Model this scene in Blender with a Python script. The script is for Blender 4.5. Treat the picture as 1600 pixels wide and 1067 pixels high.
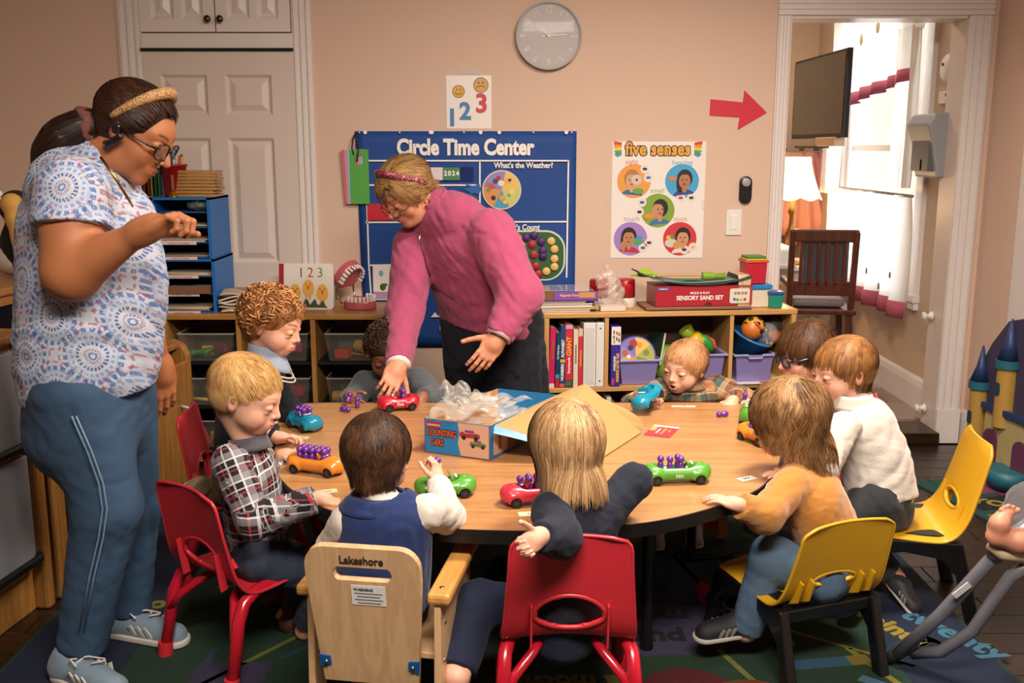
import bpy, bmesh, math, random
import numpy as np
from mathutils import Vector as V, Matrix, Euler
random.seed(7); RNG = np.random.default_rng(7)
SC = bpy.context.scene; COL = SC.collection; PI = math.pi; rad = math.radians
for o in list(bpy.data.objects): bpy.data.objects.remove(o)

# ------------------------------------------------------------------ camera, world, lights, exposure
FPX, CAMH, PITCH = 1555.0, 1.40, rad(11.0)
cam = bpy.data.objects.new('camera', bpy.data.cameras.new('camera')); COL.objects.link(cam)
cam.location = (0, 0, CAMH); cam.rotation_euler = (PI / 2 - PITCH, 0, 0)
cam.data.sensor_width = 36; cam.data.lens = FPX / 1600 * 36; cam.data.clip_start = 0.05
SC.camera = cam
w = bpy.data.worlds.new('world'); SC.world = w; w.use_nodes = True
w.node_tree.nodes['Background'].inputs[0].default_value = (0.72, 0.83, 1.0, 1); w.node_tree.nodes['Background'].inputs[1].default_value = 2.2
def area(name, loc, aim, size, power, color):
    l = bpy.data.lights.new(name, 'AREA'); l.shape = 'RECTANGLE'; l.size, l.size_y = size; l.energy = power; l.color = color
    o = bpy.data.objects.new(name, l); COL.objects.link(o); o.location = loc
    o.rotation_euler = (V(aim) - V(loc)).to_track_quat('-Z', 'Y').to_euler(); return o
area('ceiling_panel_light', (0.20, 0.70, 2.58), (0.1, 2.2, 0.2), (1.3, 0.6), 112, (1.0, 0.88, 0.76)).data.spread = rad(150)
area('ceiling_panel_light', (0.75, 2.70, 2.58), (0.45, 3.2, 0), (0.6, 0.6), 74, (1.0, 0.87, 0.75)).data.spread = rad(140)
area('next_room_added_fill', (1.5, 5.9, 2.55), (1.6, 5.9, 0), (0.5, 0.5), 13, (1.0, 0.86, 0.70))  # added fill with no fixture behind it, brightens the next room's walls
area('window_daylight', (2.85, 5.8, 1.7), (1.6, 5.75, 1.1), (1.2, 1.6), 75, (0.90, 0.95, 1.0))
SC.view_settings.view_transform = 'Standard'; SC.view_settings.look = 'None'
SC.view_settings.gamma = 1.0; SC.view_settings.use_curve_mapping = False
SC.view_settings.exposure = 0.32

# ------------------------------------------------------------------ helpers
def _ray(px, py):
    a = (px - 800) / FPX; b = (533.5 - py) / FPX; c, s = math.cos(PITCH), math.sin(PITCH)
    return V((a, c + b * s, -s + b * c))
def at(px, py, Y):
    d = _ray(px, py); return V((0, 0, CAMH)) + d * (Y / d.y)
def atz(px, py, z):
    d = _ray(px, py); return V((0, 0, CAMH)) + d * ((z - CAMH) / d.z)

def srgb(h):
    if isinstance(h, str):
        h = h.lstrip('#'); h = [int(h[i:i + 2], 16) / 255 for i in (0, 2, 4)]
        return tuple(c / 12.92 if c <= 0.04045 else ((c + 0.055) / 1.055) ** 2.4 for c in h)
    return tuple(h[:3])
MATS = {}
class NT:
    """tiny node-tree writer"""
    def __init__(s, m): s.t = m.node_tree; s.n = s.t.nodes; s.b = s.n['Principled BSDF']
    def new(s, typ, **kw):
        n = s.n.new(typ)
        for k, v in kw.items():
            if k.startswith('i_'):
                key = k[2:]; key = int(key) if key.isdigit() else key.replace('_', ' ')
                if hasattr(v, 'is_output'): s.t.links.new(v, n.inputs[key])
                else: n.inputs[key].default_value = v
            else: setattr(n, k, v)
        return n
    def link(s, a, b): s.t.links.new(a, b)
    def coord(s, which='Object', scale=(1, 1, 1)):
        c = s.new('ShaderNodeTexCoord'); m = s.new('ShaderNodeMapping', i_Vector=c.outputs[which]); m.inputs['Scale'].default_value = scale
        return m.outputs[0]
    def noise(s, vec, scale, detail=4, rough=.55):
        return s.new('ShaderNodeTexNoise', i_Vector=vec, i_Scale=scale, i_Detail=detail, i_Roughness=rough).outputs['Fac']
    def ramp(s, fac, stops, interp='LINEAR'):
        r = s.new('ShaderNodeValToRGB', i_Fac=fac); e = r.color_ramp.elements; r.color_ramp.interpolation = interp
        while len(e) < len(stops): e.new(0.5)
        for el, (p, c) in zip(e, stops):
            el.position = p; c = srgb(c) if isinstance(c, str) else c; el.color = (*c[:3], 1)
        return r.outputs[0]
    def math(s, op, a, b=0.0, clamp=False):
        n = s.new('ShaderNodeMath', operation=op, use_clamp=clamp)
        for i, v in enumerate((a, b)):
            if hasattr(v, 'is_output'): s.link(v, n.inputs[i])
            else: n.inputs[i].default_value = v
        return n.outputs[0]
    def mix(s, fac, a, b, mode='MIX'):
        n = s.new('ShaderNodeMix', data_type='RGBA', blend_type=mode)
        for k, v in ((0, fac), (6, a), (7, b)):
            if hasattr(v, 'is_output'): s.link(v, n.inputs[k])
            elif k == 0: n.inputs[k].default_value = v
            else: n.inputs[k].default_value = (*(srgb(v) if isinstance(v, str) else v)[:3], 1)
        return n.outputs[2]
    def bump(s, h, strength=.3, dist=.002):
        s.link(s.new('ShaderNodeBump', i_Height=h, i_Strength=strength, i_Distance=dist).outputs[0], s.b.inputs['Normal'])
    def color(s, c): s.link(c, s.b.inputs['Base Color'])
def newmat(name, color='#808080', rough=.5, **kw):
    m = bpy.data.materials.new(name); m.use_nodes = True; t = NT(m); b = t.b
    b.inputs['Base Color'].default_value = (*srgb(color), 1); b.inputs['Roughness'].default_value = rough
    for k, v in kw.items(): b.inputs[k.replace('_', ' ')].default_value = v
    return m, t
def mat(color, rough=.5, bump=0, bscale=60, vary=0, metal=0, coat=0, alpha=1, trans=0, emit=0, sheen=0, sss=0):
    """plain procedural material: colour with a little noise variation and relief"""
    key = (str(color), rough, bump, bscale, vary, metal, coat, alpha, trans, emit, sheen, sss)
    if key in MATS: return MATS[key]
    m, t = newmat('surface', color, rough, Metallic=metal); b = t.b
    if coat: b.inputs['Coat Weight'].default_value = coat; b.inputs['Coat Roughness'].default_value = .12
    if alpha < 1: b.inputs['Alpha'].default_value = alpha
    if trans: b.inputs['Transmission Weight'].default_value = trans; b.inputs['IOR'].default_value = 1.3
    if sheen: b.inputs['Sheen Weight'].default_value = sheen; b.inputs['Sheen Roughness'].default_value = .5
    if sss: b.inputs['Subsurface Weight'].default_value = sss; b.inputs['Subsurface Radius'].default_value = (.01, .004, .002); b.inputs['Subsurface Scale'].default_value = .6
    if emit: b.inputs['Emission Color'].default_value = (*srgb(color), 1); b.inputs['Emission Strength'].default_value = emit
    if vary or bump:
        n = t.noise(t.coord(), bscale)
        if vary:
            c = srgb(color); t.color(t.mix(n, [x * (1 - vary) for x in c], [min(1, x * (1 + vary)) for x in c]))
        if bump: t.bump(n, bump)
    MATS[key] = m; return m
def vcmat(name, rough=.5, bump=0, bscale=300, sss=0, sheen=0, vary=0):
    """material that reads the colour stored on the mesh"""
    key = (name, rough, bump, bscale, sss, sheen, vary)
    if key in MATS: return MATS[key]
    m, t = newmat(name, rough=rough); a = t.new('ShaderNodeAttribute', attribute_name='Col').outputs[0]
    if vary: a = t.mix(t.math('MULTIPLY', t.noise(t.coord(), bscale * .3), vary), a, (0, 0, 0))
    t.color(a)
    if bump: t.bump(t.noise(t.coord(), bscale), bump, .0015)
    if sss: t.b.inputs['Subsurface Weight'].default_value = sss; t.b.inputs['Subsurface Radius'].default_value = (.012, .005, .003); t.b.inputs['Subsurface Scale'].default_value = .5
    if sheen: t.b.inputs['Sheen Weight'].default_value = sheen; t.b.inputs['Sheen Roughness'].default_value = .4
    MATS[key] = m; return m
def wood(c1, c2, rough=.4, axis=0, scale=9, coat=.2, bump=.05):
    key = ('wood', c1, c2, rough, axis, scale)
    if key in MATS: return MATS[key]
    m, t = newmat('wood_grain', c1, rough); sc = [scale * 2.2] * 3; sc[axis] = scale * .14
    v = t.coord('Object', sc); n = t.noise(v, 1.0, 6, .62)
    g = t.math('FRACT', t.math('MULTIPLY', n, 6.0)); g = t.math('ABSOLUTE', t.math('SUBTRACT', g, .5))
    f = t.noise(t.coord('Object', [x * 9 for x in sc]), 1.0, 3)
    h = t.math('ADD', t.math('MULTIPLY', g, 1.0), t.math('MULTIPLY', f, .5))
    t.color(t.ramp(h, [(.2, c1), (.85, c2)])); t.bump(f, bump, .001)
    t.b.inputs['Coat Weight'].default_value = coat; t.b.inputs['Coat Roughness'].default_value = .25
    MATS[key] = m; return m

def tag(o, label=None, cat=None, group=None, kind=None):
    for k, v in (('label', label), ('category', cat), ('group', group), ('kind', kind)):
        if v: o[k] = v
    return o
def link(o, parent=None):
    COL.objects.link(o)
    if parent is not None: o.parent = parent
    return o
def empty(name, loc, label=None, cat=None, group=None, rz=0):
    o = bpy.data.objects.new(name, None); o.empty_display_size = .05; link(o); o.location = loc; o.rotation_euler = (0, 0, rz)
    return tag(o, label, cat, group)
def copy_tree(o, parent=None):
    c = o.copy(); link(c, None); c.parent = parent
    for ch in [x for x in o.children]: copy_tree(ch, c)
    return c
def meshobj(name, verts, faces, m=None, parent=None, smooth=True, loc=None):
    me = bpy.data.meshes.new(name); me.from_pydata([tuple(v) for v in verts], [], faces)
    if smooth: me.shade_smooth() if hasattr(me, 'shade_smooth') else None
    if m: me.materials.append(m)
    o = bpy.data.objects.new(name, me); link(o, parent)
    if loc is not None: o.location = loc
    return o
class MB:
    """collects simple shapes into one mesh"""
    def __init__(s, M=None): s.v = []; s.f = []; s.mi = []; s.sm = []; s.mats = []; s.M = M or Matrix()
    def _add(s, vs, fs, m=None, smooth=False):
        if m is not None and m not in s.mats: s.mats.append(m)
        k = s.mats.index(m) if m is not None else 0; n = len(s.v)
        s.v += [s.M @ V(v) for v in vs]
        for f in fs: s.f.append(tuple(n + i for i in f)); s.mi.append(k); s.sm.append(smooth)
        return s
    def box(s, c, size, rot=None, m=None, taper=1.0, shear=(0, 0)):
        x, y, z = size[0] / 2, size[1] / 2, size[2] / 2; R = rot if isinstance(rot, Matrix) else Euler(rot or (0, 0, 0)).to_matrix()
        vs = []
        for k in (-1, 1):
            t = taper if k > 0 else 1
            for (i, j) in ((-1, -1), (1, -1), (1, 1), (-1, 1)):
                vs.append(R @ V((i * x * t + (shear[0] if k > 0 else 0), j * y * t + (shear[1] if k > 0 else 0), k * z)) + V(c))
        return s._add(vs, [(3, 2, 1, 0), (4, 5, 6, 7), (0, 1, 5, 4), (1, 2, 6, 5), (2, 3, 7, 6), (3, 0, 4, 7)], m)
    def prism(s, poly, axis, a, b, m=None, smooth=False):
        """extrude a 2D polygon along axis 0/1/2 from a to b"""
        n = len(poly)
        def P(u, v, t): return (t, u, v) if axis == 0 else ((u, t, v) if axis == 1 else (u, v, t))
        vs = [P(u, v, a) for u, v in poly] + [P(u, v, b) for u, v in poly]
        fs = [tuple(range(n))[::-1], tuple(range(n, 2 * n))] + [(i, (i + 1) % n, n + (i + 1) % n, n + i) for i in range(n)]
        return s._add(vs, fs, m, smooth)
    def tube(s, path, r, n=10, m=None, closed=False, smooth=True):
        P = [V(p) for p in path]; rs = r if isinstance(r, (list, tuple)) else [r] * len(P)
        vs = []; L = len(P); u = None
        for i, p in enumerate(P):
            a = P[i - 1] if (i > 0 or closed) else p; b = P[(i + 1) % L] if (i < L - 1 or closed) else p
            t = (b - a).normalized()
            if u is None: u = t.orthogonal().normalized()
            else: u = (u - t * u.dot(t)).normalized()
            w_ = t.cross(u)
            for k in range(n):
                an = 2 * PI * k / n; vs.append(p + (u * math.cos(an) + w_ * math.sin(an)) * rs[i])
        fs = []
        for i in range(L if closed else L - 1):
            for k in range(n):
                a0 = i * n + k; a1 = i * n + (k + 1) % n; j = ((i + 1) % L) * n
                fs.append((a0, a1, j + (k + 1) % n, j + k))
        if not closed: fs += [tuple(range(n))[::-1], tuple(range((L - 1) * n, L * n))]
        return s._add(vs, fs, m, smooth)
    def cyl(s, a, b, r, n=16, m=None, r2=None): 
        a, b = V(a), V(b); r2 = r if r2 is None else r2; t = (b - a).normalized(); u = t.orthogonal().normalized(); w_ = t.cross(u)
        vs = [p + (u * math.cos(2 * PI * k / n) + w_ * math.sin(2 * PI * k / n)) * q for p, q in ((a, r), (b, r2)) for k in range(n)]
        s._add(vs, [(k, (k + 1) % n, n + (k + 1) % n, n + k) for k in range(n)], m, True)
        return s._add(vs, [tuple(range(n))[::-1], tuple(range(n, 2 * n))], m, False)
    def lathe(s, prof, c=(0, 0, 0), n=24, m=None, rot=None, smooth=True):
        """prof: (radius, height) pairs revolved about local z"""
        R = Euler(rot or (0, 0, 0)).to_matrix(); c = V(c); vs = []
        for r, h in prof:
            for k in range(n): vs.append(R @ V((r * math.cos(2 * PI * k / n), r * math.sin(2 * PI * k / n), h)) + c)
        fs = [(i * n + k, i * n + (k + 1) % n, (i + 1) * n + (k + 1) % n, (i + 1) * n + k) for i in range(len(prof) - 1) for k in range(n)]
        fs += [tuple(range(n))[::-1], tuple(range((len(prof) - 1) * n, len(prof) * n))]
        return s._add(vs, fs, m, smooth)
    def ball(s, c, r, n=14, m=None, rot=None):
        r = (r, r, r) if isinstance(r, (int, float)) else r; R = Euler(rot or (0, 0, 0)).to_matrix(); vs = []; h = n // 2 + 1
        for i in range(h + 1):
            a = PI * i / h
            for k in range(n): vs.append(R @ V((r[0] * math.sin(a) * math.cos(2 * PI * k / n), r[1] * math.sin(a) * math.sin(2 * PI * k / n), -r[2] * math.cos(a))) + V(c))
        return s._add(vs, [(i * n + k, i * n + (k + 1) % n, (i + 1) * n + (k + 1) % n, (i + 1) * n + k) for i in range(h) for k in range(n)], m, True)
    def sheet(s, fn, nu, nv, m=None, th=0, smooth=True):
        """grid surface fn(u, v) in 0..1; th gives it thickness along +normal"""
        g = [[V(fn(i / nu, j / nv)) for j in range(nv + 1)] for i in range(nu + 1)]; W = nv + 1
        vs = [p for r in g for p in r]; fs = [(i * W + j, (i + 1) * W + j, (i + 1) * W + j + 1, i * W + j + 1) for i in range(nu) for j in range(nv)]
        if th:
            N = []
            for i in range(nu + 1):
                for j in range(nv + 1):
                    du = g[min(i + 1, nu)][j] - g[max(i - 1, 0)][j]; dv = g[i][min(j + 1, nv)] - g[i][max(j - 1, 0)]
                    N.append(du.cross(dv).normalized())
            n = len(vs); vs = vs + [p - q * th for p, q in zip(vs, N)]; fs += [tuple(n + k for k in f[::-1]) for f in fs]
            ring = [i * W for i in range(nu + 1)] + [nu * W + j for j in range(1, nv + 1)] + [i * W + nv for i in range(nu - 1, -1, -1)] + [j for j in range(nv - 1, 0, -1)]
            fs += [(ring[(k + 1) % len(ring)], ring[k], n + ring[k], n + ring[(k + 1) % len(ring)]) for k in range(len(ring))]
        return s._add(vs, fs, m, smooth)
    def obj(s, name, m=None, parent=None, bevel=0, seg=2, loc=None, label=None, kind=None):
        me = bpy.data.meshes.new(name); me.from_pydata([tuple(v) for v in s.v], [], s.f)
        for mm in (s.mats or [m]): 
            if mm: me.materials.append(mm)
        if len(s.mats) > 1: me.polygons.foreach_set('material_index', s.mi)
        me.polygons.foreach_set('use_smooth', s.sm)
        bm = bmesh.new(); bm.from_mesh(me); bmesh.ops.recalc_face_normals(bm, faces=bm.faces); bm.to_mesh(me); bm.free()
        o = bpy.data.objects.new(name, me); link(o, parent)
        if loc is not None: o.location = loc
        if bevel:
            b = o.modifiers.new('bevel', 'BEVEL'); b.width = bevel; b.segments = seg; b.limit_method = 'ANGLE'; b.angle_limit = rad(40); b.harden_normals = False
        return tag(o, label, None, None, kind)
def rrect(w_, h, r, n=5, cx=0, cy=0):
    pts = []
    for (x, y, a0) in ((w_ / 2 - r, h / 2 - r, 0), (-w_ / 2 + r, h / 2 - r, 90), (-w_ / 2 + r, -h / 2 + r, 180), (w_ / 2 - r, -h / 2 + r, 270)):
        for k in range(n + 1):
            a = rad(a0 + 90 * k / n); pts.append((cx + x + r * math.cos(a), cy + y + r * math.sin(a)))
    return pts
def circle(r, n=28, cx=0, cy=0, a0=0, a1=360):
    full = abs(a1 - a0) >= 360; k = n if full else n + 1
    return [(cx + r * math.cos(rad(a0 + (a1 - a0) * i / n)), cy + r * math.sin(rad(a0 + (a1 - a0) * i / n))) for i in range(k)]
def text(body, size, m, parent, loc, rot=(PI / 2, 0, 0), name='lettering', bold=.0, th=.0008, align='CENTER', sx=1, label=None, space=1.0):
    c = bpy.data.curves.new(name, 'FONT'); c.body = body; c.size = size; c.extrude = th; c.offset = bold; c.align_x = align; c.align_y = 'CENTER'; c.resolution_u = 3; c.space_character = space
    t = bpy.data.objects.new(name, c); COL.objects.link(t)
    dg = bpy.context.evaluated_depsgraph_get(); me = bpy.data.meshes.new_from_object(t.evaluated_get(dg)); bpy.data.objects.remove(t)
    me.materials.clear(); me.materials.append(m); o = bpy.data.objects.new(name, me); link(o, parent); o.location = loc; o.rotation_euler = rot; o.scale = (sx, 1, 1)
    return tag(o, label)
def flat(polys, y, th, parent, name, y0=0):
    """thin printed shapes on a sheet facing -y: polys = [(poly, material)], each a hair prouder"""
    mb = MB()
    for i, (p, m) in enumerate(polys): mb.prism(p, 1, y - th - .00012 * (i + 1), y, m)
    return mb.obj(name, None, parent)
def smoothstep(a, b, x): t = np.clip((x - a) / (b - a), 0, 1); return t * t * (3 - 2 * t)
# ------------------------------------------------------------------ sculpting: distance fields turned into one continuous surface
class Sdf:
    def __init__(s, h): s.h = h; s.p = []; s.M = Matrix(); s.R3 = np.eye(3); s.sc = 1.0; s.noise = []; s.post = []
    def space(s, M=None):
        s.M = M or Matrix(); s.sc = s.M.to_scale()[0]; s.R3 = np.array(s.M.to_3x3()) / s.sc; return s
    def _w(s, p): return np.array(s.M @ V(p))
    def rc(s, a, b, ra, rb, k=.012, op=1, flat=0):
        s.p.append(('rc', s._w(a), s._w(b), ra * s.sc, rb * s.sc, k * s.sc, op, flat)); return s
    def chain(s, pts, rs, k=.012, op=1):
        for i in range(len(pts) - 1): s.rc(pts[i], pts[i + 1], rs[i], rs[i + 1], k, op)
        return s
    def el(s, c, r, k=.012, op=1, rot=None):
        R = s.R3 @ np.array(Euler(rot or (0, 0, 0)).to_matrix()); r = (r, r, r) if isinstance(r, (int, float)) else r
        s.p.append(('el', s._w(c), np.array(r) * s.sc, R, k * s.sc, op)); return s
    def loft(s, pts, ws, ds, side, k=.02, op=1, flat=(0, 0)):
        P = [s._w(p) for p in pts]; sd = s.R3 @ np.array(V(side).normalized())
        s.p.append(('lt', P, [x * s.sc for x in ws], [x * s.sc for x in ds], sd, k * s.sc, op, flat)); return s
    def cut(s, c, n, r, k=.002, post=False):
        """remove what lies beyond the plane at c, within radius r"""
        (s.post if post else s.p).append(('hs', s._w(c), s.R3 @ np.array(V(n).normalized()), r * s.sc, k * s.sc, -1)); return s
    def _box(s, q):
        t = q[0]
        if t == 'rc': r = max(q[3], q[4]); lo = np.minimum(q[1], q[2]) - r; hi = np.maximum(q[1], q[2]) + r; k = q[5]
        elif t == 'el': e = np.sqrt(((q[3] * q[2][None]) ** 2).sum(1)); lo = q[1] - e; hi = q[1] + e; k = q[4]
        elif t == 'lt': A = np.array(q[1]); r = max(max(q[2]), max(q[3])); lo = A.min(0) - r; hi = A.max(0) + r; k = q[5]
        else: lo = q[1] - q[3]; hi = q[1] + q[3]; k = q[4]
        return lo, hi, k
    def _d(s, q, P):
        t = q[0]
        if t == 'rc':
            a, b, ra, rb = q[1:5]; ab = b - a; L2 = max(ab @ ab, 1e-12); L = math.sqrt(L2); u = ((P - a) @ ab) / L2; tc = np.clip(u, 0, 1)
            d = np.sqrt(((P - a - tc[..., None] * ab) ** 2).sum(-1)) - (ra + (rb - ra) * tc)
            fl = q[7]
            if fl:
                dd = np.sqrt(np.maximum(((P - a - u[..., None] * ab) ** 2).sum(-1), 0)) - (ra + (rb - ra) * tc)
                if fl in (1, 3): d = np.where(u > 1, np.maximum(dd, (u - 1) * L), d)
                if fl in (2, 3): d = np.where(u < 0, np.maximum(dd, -u * L), d)
            return d
        if t == 'el':
            z = ((P - q[1]) @ q[3]) / q[2]; k0 = np.sqrt((z ** 2).sum(-1)); k1 = np.sqrt(((z / q[2]) ** 2).sum(-1)) + 1e-9
            return k0 * (k0 - 1) / k1
        if t == 'lt':
            pts, ws, ds, sd = q[1:5]; fl = q[7]; best = None; n = len(pts) - 1
            for i in range(n):
                a, b = pts[i], pts[i + 1]; ab = b - a; L = math.sqrt(ab @ ab); ax = ab / L; f = np.cross(ax, sd); f = f / np.linalg.norm(f); sx = np.cross(f, ax)
                u = ((P - a) @ ax) / L; tc = np.clip(u, 0, 1); ww = ws[i] + (ws[i + 1] - ws[i]) * tc; dd = ds[i] + (ds[i + 1] - ds[i]) * tc; mn = np.minimum(ww, dd)
                rel = P - a - (tc * L)[..., None] * ax; x = (rel @ sx) / ww; y = (rel @ f) / dd; z = (rel @ ax) / mn
                k0 = np.sqrt(x * x + y * y + z * z); d = (k0 - 1) * k0 / (np.sqrt((x / ww) ** 2 + (y / dd) ** 2 + (z / mn) ** 2) + 1e-9)
                if fl[0] and i == 0: d = np.maximum(d, -u * L)
                if fl[1] and i == n - 1: d = np.maximum(d, (u - 1) * L)
                best = d if best is None else np.minimum(best, d)
            return best
        return np.maximum(-((P - q[1]) @ q[2]), np.sqrt(((P - q[1]) ** 2).sum(-1)) - q[3])
    def fold(s, amp, freq, seed=0, ridged=True, stretch=(1, 1, 1)): s.noise.append((amp, freq, seed, ridged, stretch)); return s
    def build(s):
        h = s.h; los, his = [], []
        for q in s.p:
            if q[5 if q[0] in ('el', 'hs') else 6] > 0:
                lo, hi, k = s._box(q); los.append(lo - k * .3); his.append(hi + k * .3)
        o = np.min(los, 0) - 3 * h; n = np.ceil((np.max(his, 0) + 3 * h - o) / h).astype(int) + 1
        F = np.full(n, .25, np.float32); axs = [o[i] + h * np.arange(n[i]) for i in range(3)]
        def apply(q):
            lo, hi, k = s._box(q); pad = k + 3 * h
            i0 = np.maximum(np.floor((lo - pad - o) / h).astype(int), 0); i1 = np.minimum(np.ceil((hi + pad - o) / h).astype(int) + 1, n)
            if np.any(i1 <= i0): return
            sl = tuple(slice(i0[i], i1[i]) for i in range(3))
            P = np.stack(np.meshgrid(*[axs[i][sl[i]] for i in range(3)], indexing='ij'), -1).astype(np.float32)
            d = s._d(q, P).astype(np.float32); f = F[sl]; op = q[5] if q[0] in ('el', 'hs') else q[6]; k = max(k, 1e-5)
            if op > 0:
                m = np.minimum(f, d); e = np.maximum(k - np.abs(f - d), 0) / k; F[sl] = m - e * e * k * .25
            else:
                d = -d; m = np.maximum(f, d); e = np.maximum(k - np.abs(f - d), 0) / k; F[sl] = m + e * e * k * .25
        for q in s.p: apply(q)
        if s.noise:
            I = np.nonzero(np.abs(F) < 2.5 * h + max(a for a, *_ in s.noise)); P = np.stack([axs[i][I[i]] for i in range(3)], -1); add = 0
            for amp, freq, seed, ridged, st in s.noise: add = add + amp * wav(P * np.array(st), freq, seed, ridged)
            F[I] += add.astype(np.float32)
        for q in s.post: apply(q)
        return surface_net(F, o, h)
def wav(P, freq, seed, ridged=True):
    r = np.random.default_rng(seed); W = P + .25 / freq * np.stack([np.sin(P @ r.normal(size=3) * freq * 3.1 + r.random() * 6) for _ in range(3)], -1); out = 0; tot = 0
    for o in range(4):
        v = r.normal(size=3); v /= np.linalg.norm(v); a = .75 ** o; x = np.sin(W @ v * freq * 6.28 * (1 + .55 * o) + r.random() * 6.28)
        out = out + a * ((1 - 2 * np.abs(x)) if ridged else x); tot += a
    return out / tot
def surface_net(F, o, h):
    s = F < 0; c = np.zeros(tuple(x - 1 for x in F.shape), np.uint8); sl = (slice(None, -1), slice(1, None))
    for i in (0, 1):
        for j in (0, 1):
            for k in (0, 1): c += s[sl[i], sl[j], sl[k]]
    act = (c > 0) & (c < 8); I = np.argwhere(act); N = len(I); ids = np.full(act.shape, -1, np.int32); ids[act] = np.arange(N)
    cor = [(i, j, k) for i in (0, 1) for j in (0, 1) for k in (0, 1)]; val = {q: F[I[:, 0] + q[0], I[:, 1] + q[1], I[:, 2] + q[2]] for q in cor}
    acc = np.zeros((N, 3)); cnt = np.zeros(N)
    for q in cor:
        for ax in range(3):
            if q[ax] == 0:
                r = list(q); r[ax] = 1; r = tuple(r); a, b = val[q], val[r]; x = (a < 0) != (b < 0); t = np.where(x, a / np.where(x, a - b, 1), 0)
                p = np.tile(np.array(q, float), (N, 1)); p[:, ax] = t; acc[x] += p[x]; cnt += x
    Vt = (I + acc / np.maximum(cnt, 1)[:, None]) * h + o; quads = []
    for ax in range(3):
        u, v = (ax + 1) % 3, (ax + 2) % 3; A = [slice(None)] * 3; B = [slice(None)] * 3; A[ax] = slice(None, -1); B[ax] = slice(1, None)
        sa, sb = s[tuple(A)], s[tuple(B)]; E = np.argwhere(sa != sb); E = E[(E[:, u] > 0) & (E[:, v] > 0) & (E[:, u] < F.shape[u] - 1) & (E[:, v] < F.shape[v] - 1)]
        if not len(E): continue
        fl = sa[E[:, 0], E[:, 1], E[:, 2]]; g = []
        for du, dv in ((-1, -1), (0, -1), (0, 0), (-1, 0)):
            J = E.copy(); J[:, u] += du; J[:, v] += dv; g.append(ids[J[:, 0], J[:, 1], J[:, 2]])
        Q = np.stack(g, -1); Q[~fl] = Q[~fl][:, ::-1]; quads.append(Q)
    return Vt, np.concatenate(quads)
def relax(Vt, Q, it=1, f=.5):
    e = np.concatenate([Q[:, [0, 1]], Q[:, [1, 2]], Q[:, [2, 3]], Q[:, [3, 0]]])
    for _ in range(it):
        a = np.zeros_like(Vt); n = np.zeros(len(Vt))
        for i in range(3): a[:, i] = np.bincount(e[:, 0], Vt[e[:, 1], i], len(Vt)) + np.bincount(e[:, 1], Vt[e[:, 0], i], len(Vt))
        n = np.bincount(e[:, 0], minlength=len(Vt)) + np.bincount(e[:, 1], minlength=len(Vt)); Vt = Vt * (1 - f) + f * a / np.maximum(n, 1)[:, None]
    return Vt
def np_mesh(name, Vt, Q, m, parent=None, base=(0, 0, 0), cols=None, attr=None):
    me = bpy.data.meshes.new(name); n, f = len(Vt), len(Q); k = Q.shape[1]; me.vertices.add(n); me.loops.add(f * k); me.polygons.add(f)
    me.vertices.foreach_set('co', (Vt - np.array(base)).astype(np.float32).ravel()); me.loops.foreach_set('vertex_index', Q.astype(np.int32).ravel())
    me.polygons.foreach_set('loop_start', np.arange(0, f * k, k, dtype=np.int32)); me.polygons.foreach_set('use_smooth', np.ones(f, bool)); me.update(calc_edges=True)
    if cols is not None: a = me.attributes.new('Col', 'FLOAT_COLOR', 'POINT'); a.data.foreach_set('color', np.concatenate([cols, np.ones((n, 1))], 1).astype(np.float32).ravel())
    if attr is not None: a = me.attributes.new('cloth', 'FLOAT_VECTOR', 'POINT'); a.data.foreach_set('vector', attr.astype(np.float32).ravel())
    if m: me.materials.append(m)
    o = bpy.data.objects.new(name, me); link(o, parent); return o
def joined(parts):
    vs, qs, n = [], [], 0
    for v, q in parts: vs.append(v); qs.append(q + n); n += len(v)
    return np.concatenate(vs), np.concatenate(qs)
# ------------------------------------------------------------------ the room
WY = 4.65
M_WALL = mat('#ceb29e', .75, .08, 220, .02); M_TRIM = mat('#d8d0cc', .35, .03, 40); M_DOOR = mat('#cfc1b7', .4, .03, 40)
M_WALL2 = mat('#bfa890', .75, .05, 200, .02)
def struct(name, mb, m=None, parent=None, bevel=0):
    o = mb.obj(name, m, parent, bevel)
    if parent is None: o['kind'] = 'structure'
    return o
XR, XL = 2.18, -2.6
struct('wall_back', MB().box(((XL + 1.222) / 2, WY + .08, 1.3), (1.222 - XL, .16, 2.6)), M_WALL)
struct('wall_back', MB().box(((2.072 + XR + .1) / 2, WY + .08, 1.3), (XR + .1 - 2.072, .16, 2.6)), M_WALL)
struct('wall_back', MB().box((1.647, WY + .08, 2.305), (.85, .16, .59)), M_WALL)
struct('wall_left', MB().box((XL - .05, 1.75, 1.3), (.1, 5.9, 2.6)), M_WALL)
struct('wall_right', MB().box((XR + .05, 1.75, 1.3), (.1, 5.8, 2.6)), M_WALL)
struct('wall_front', MB().box((-.2, -1.25, 1.3), (4.9, .1, 2.6)), M_WALL)
struct('ceiling', MB().box((-.2, 1.75, 2.65), (5.1, 6.1, .1)), mat('#d9d0c6', .9))
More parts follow.
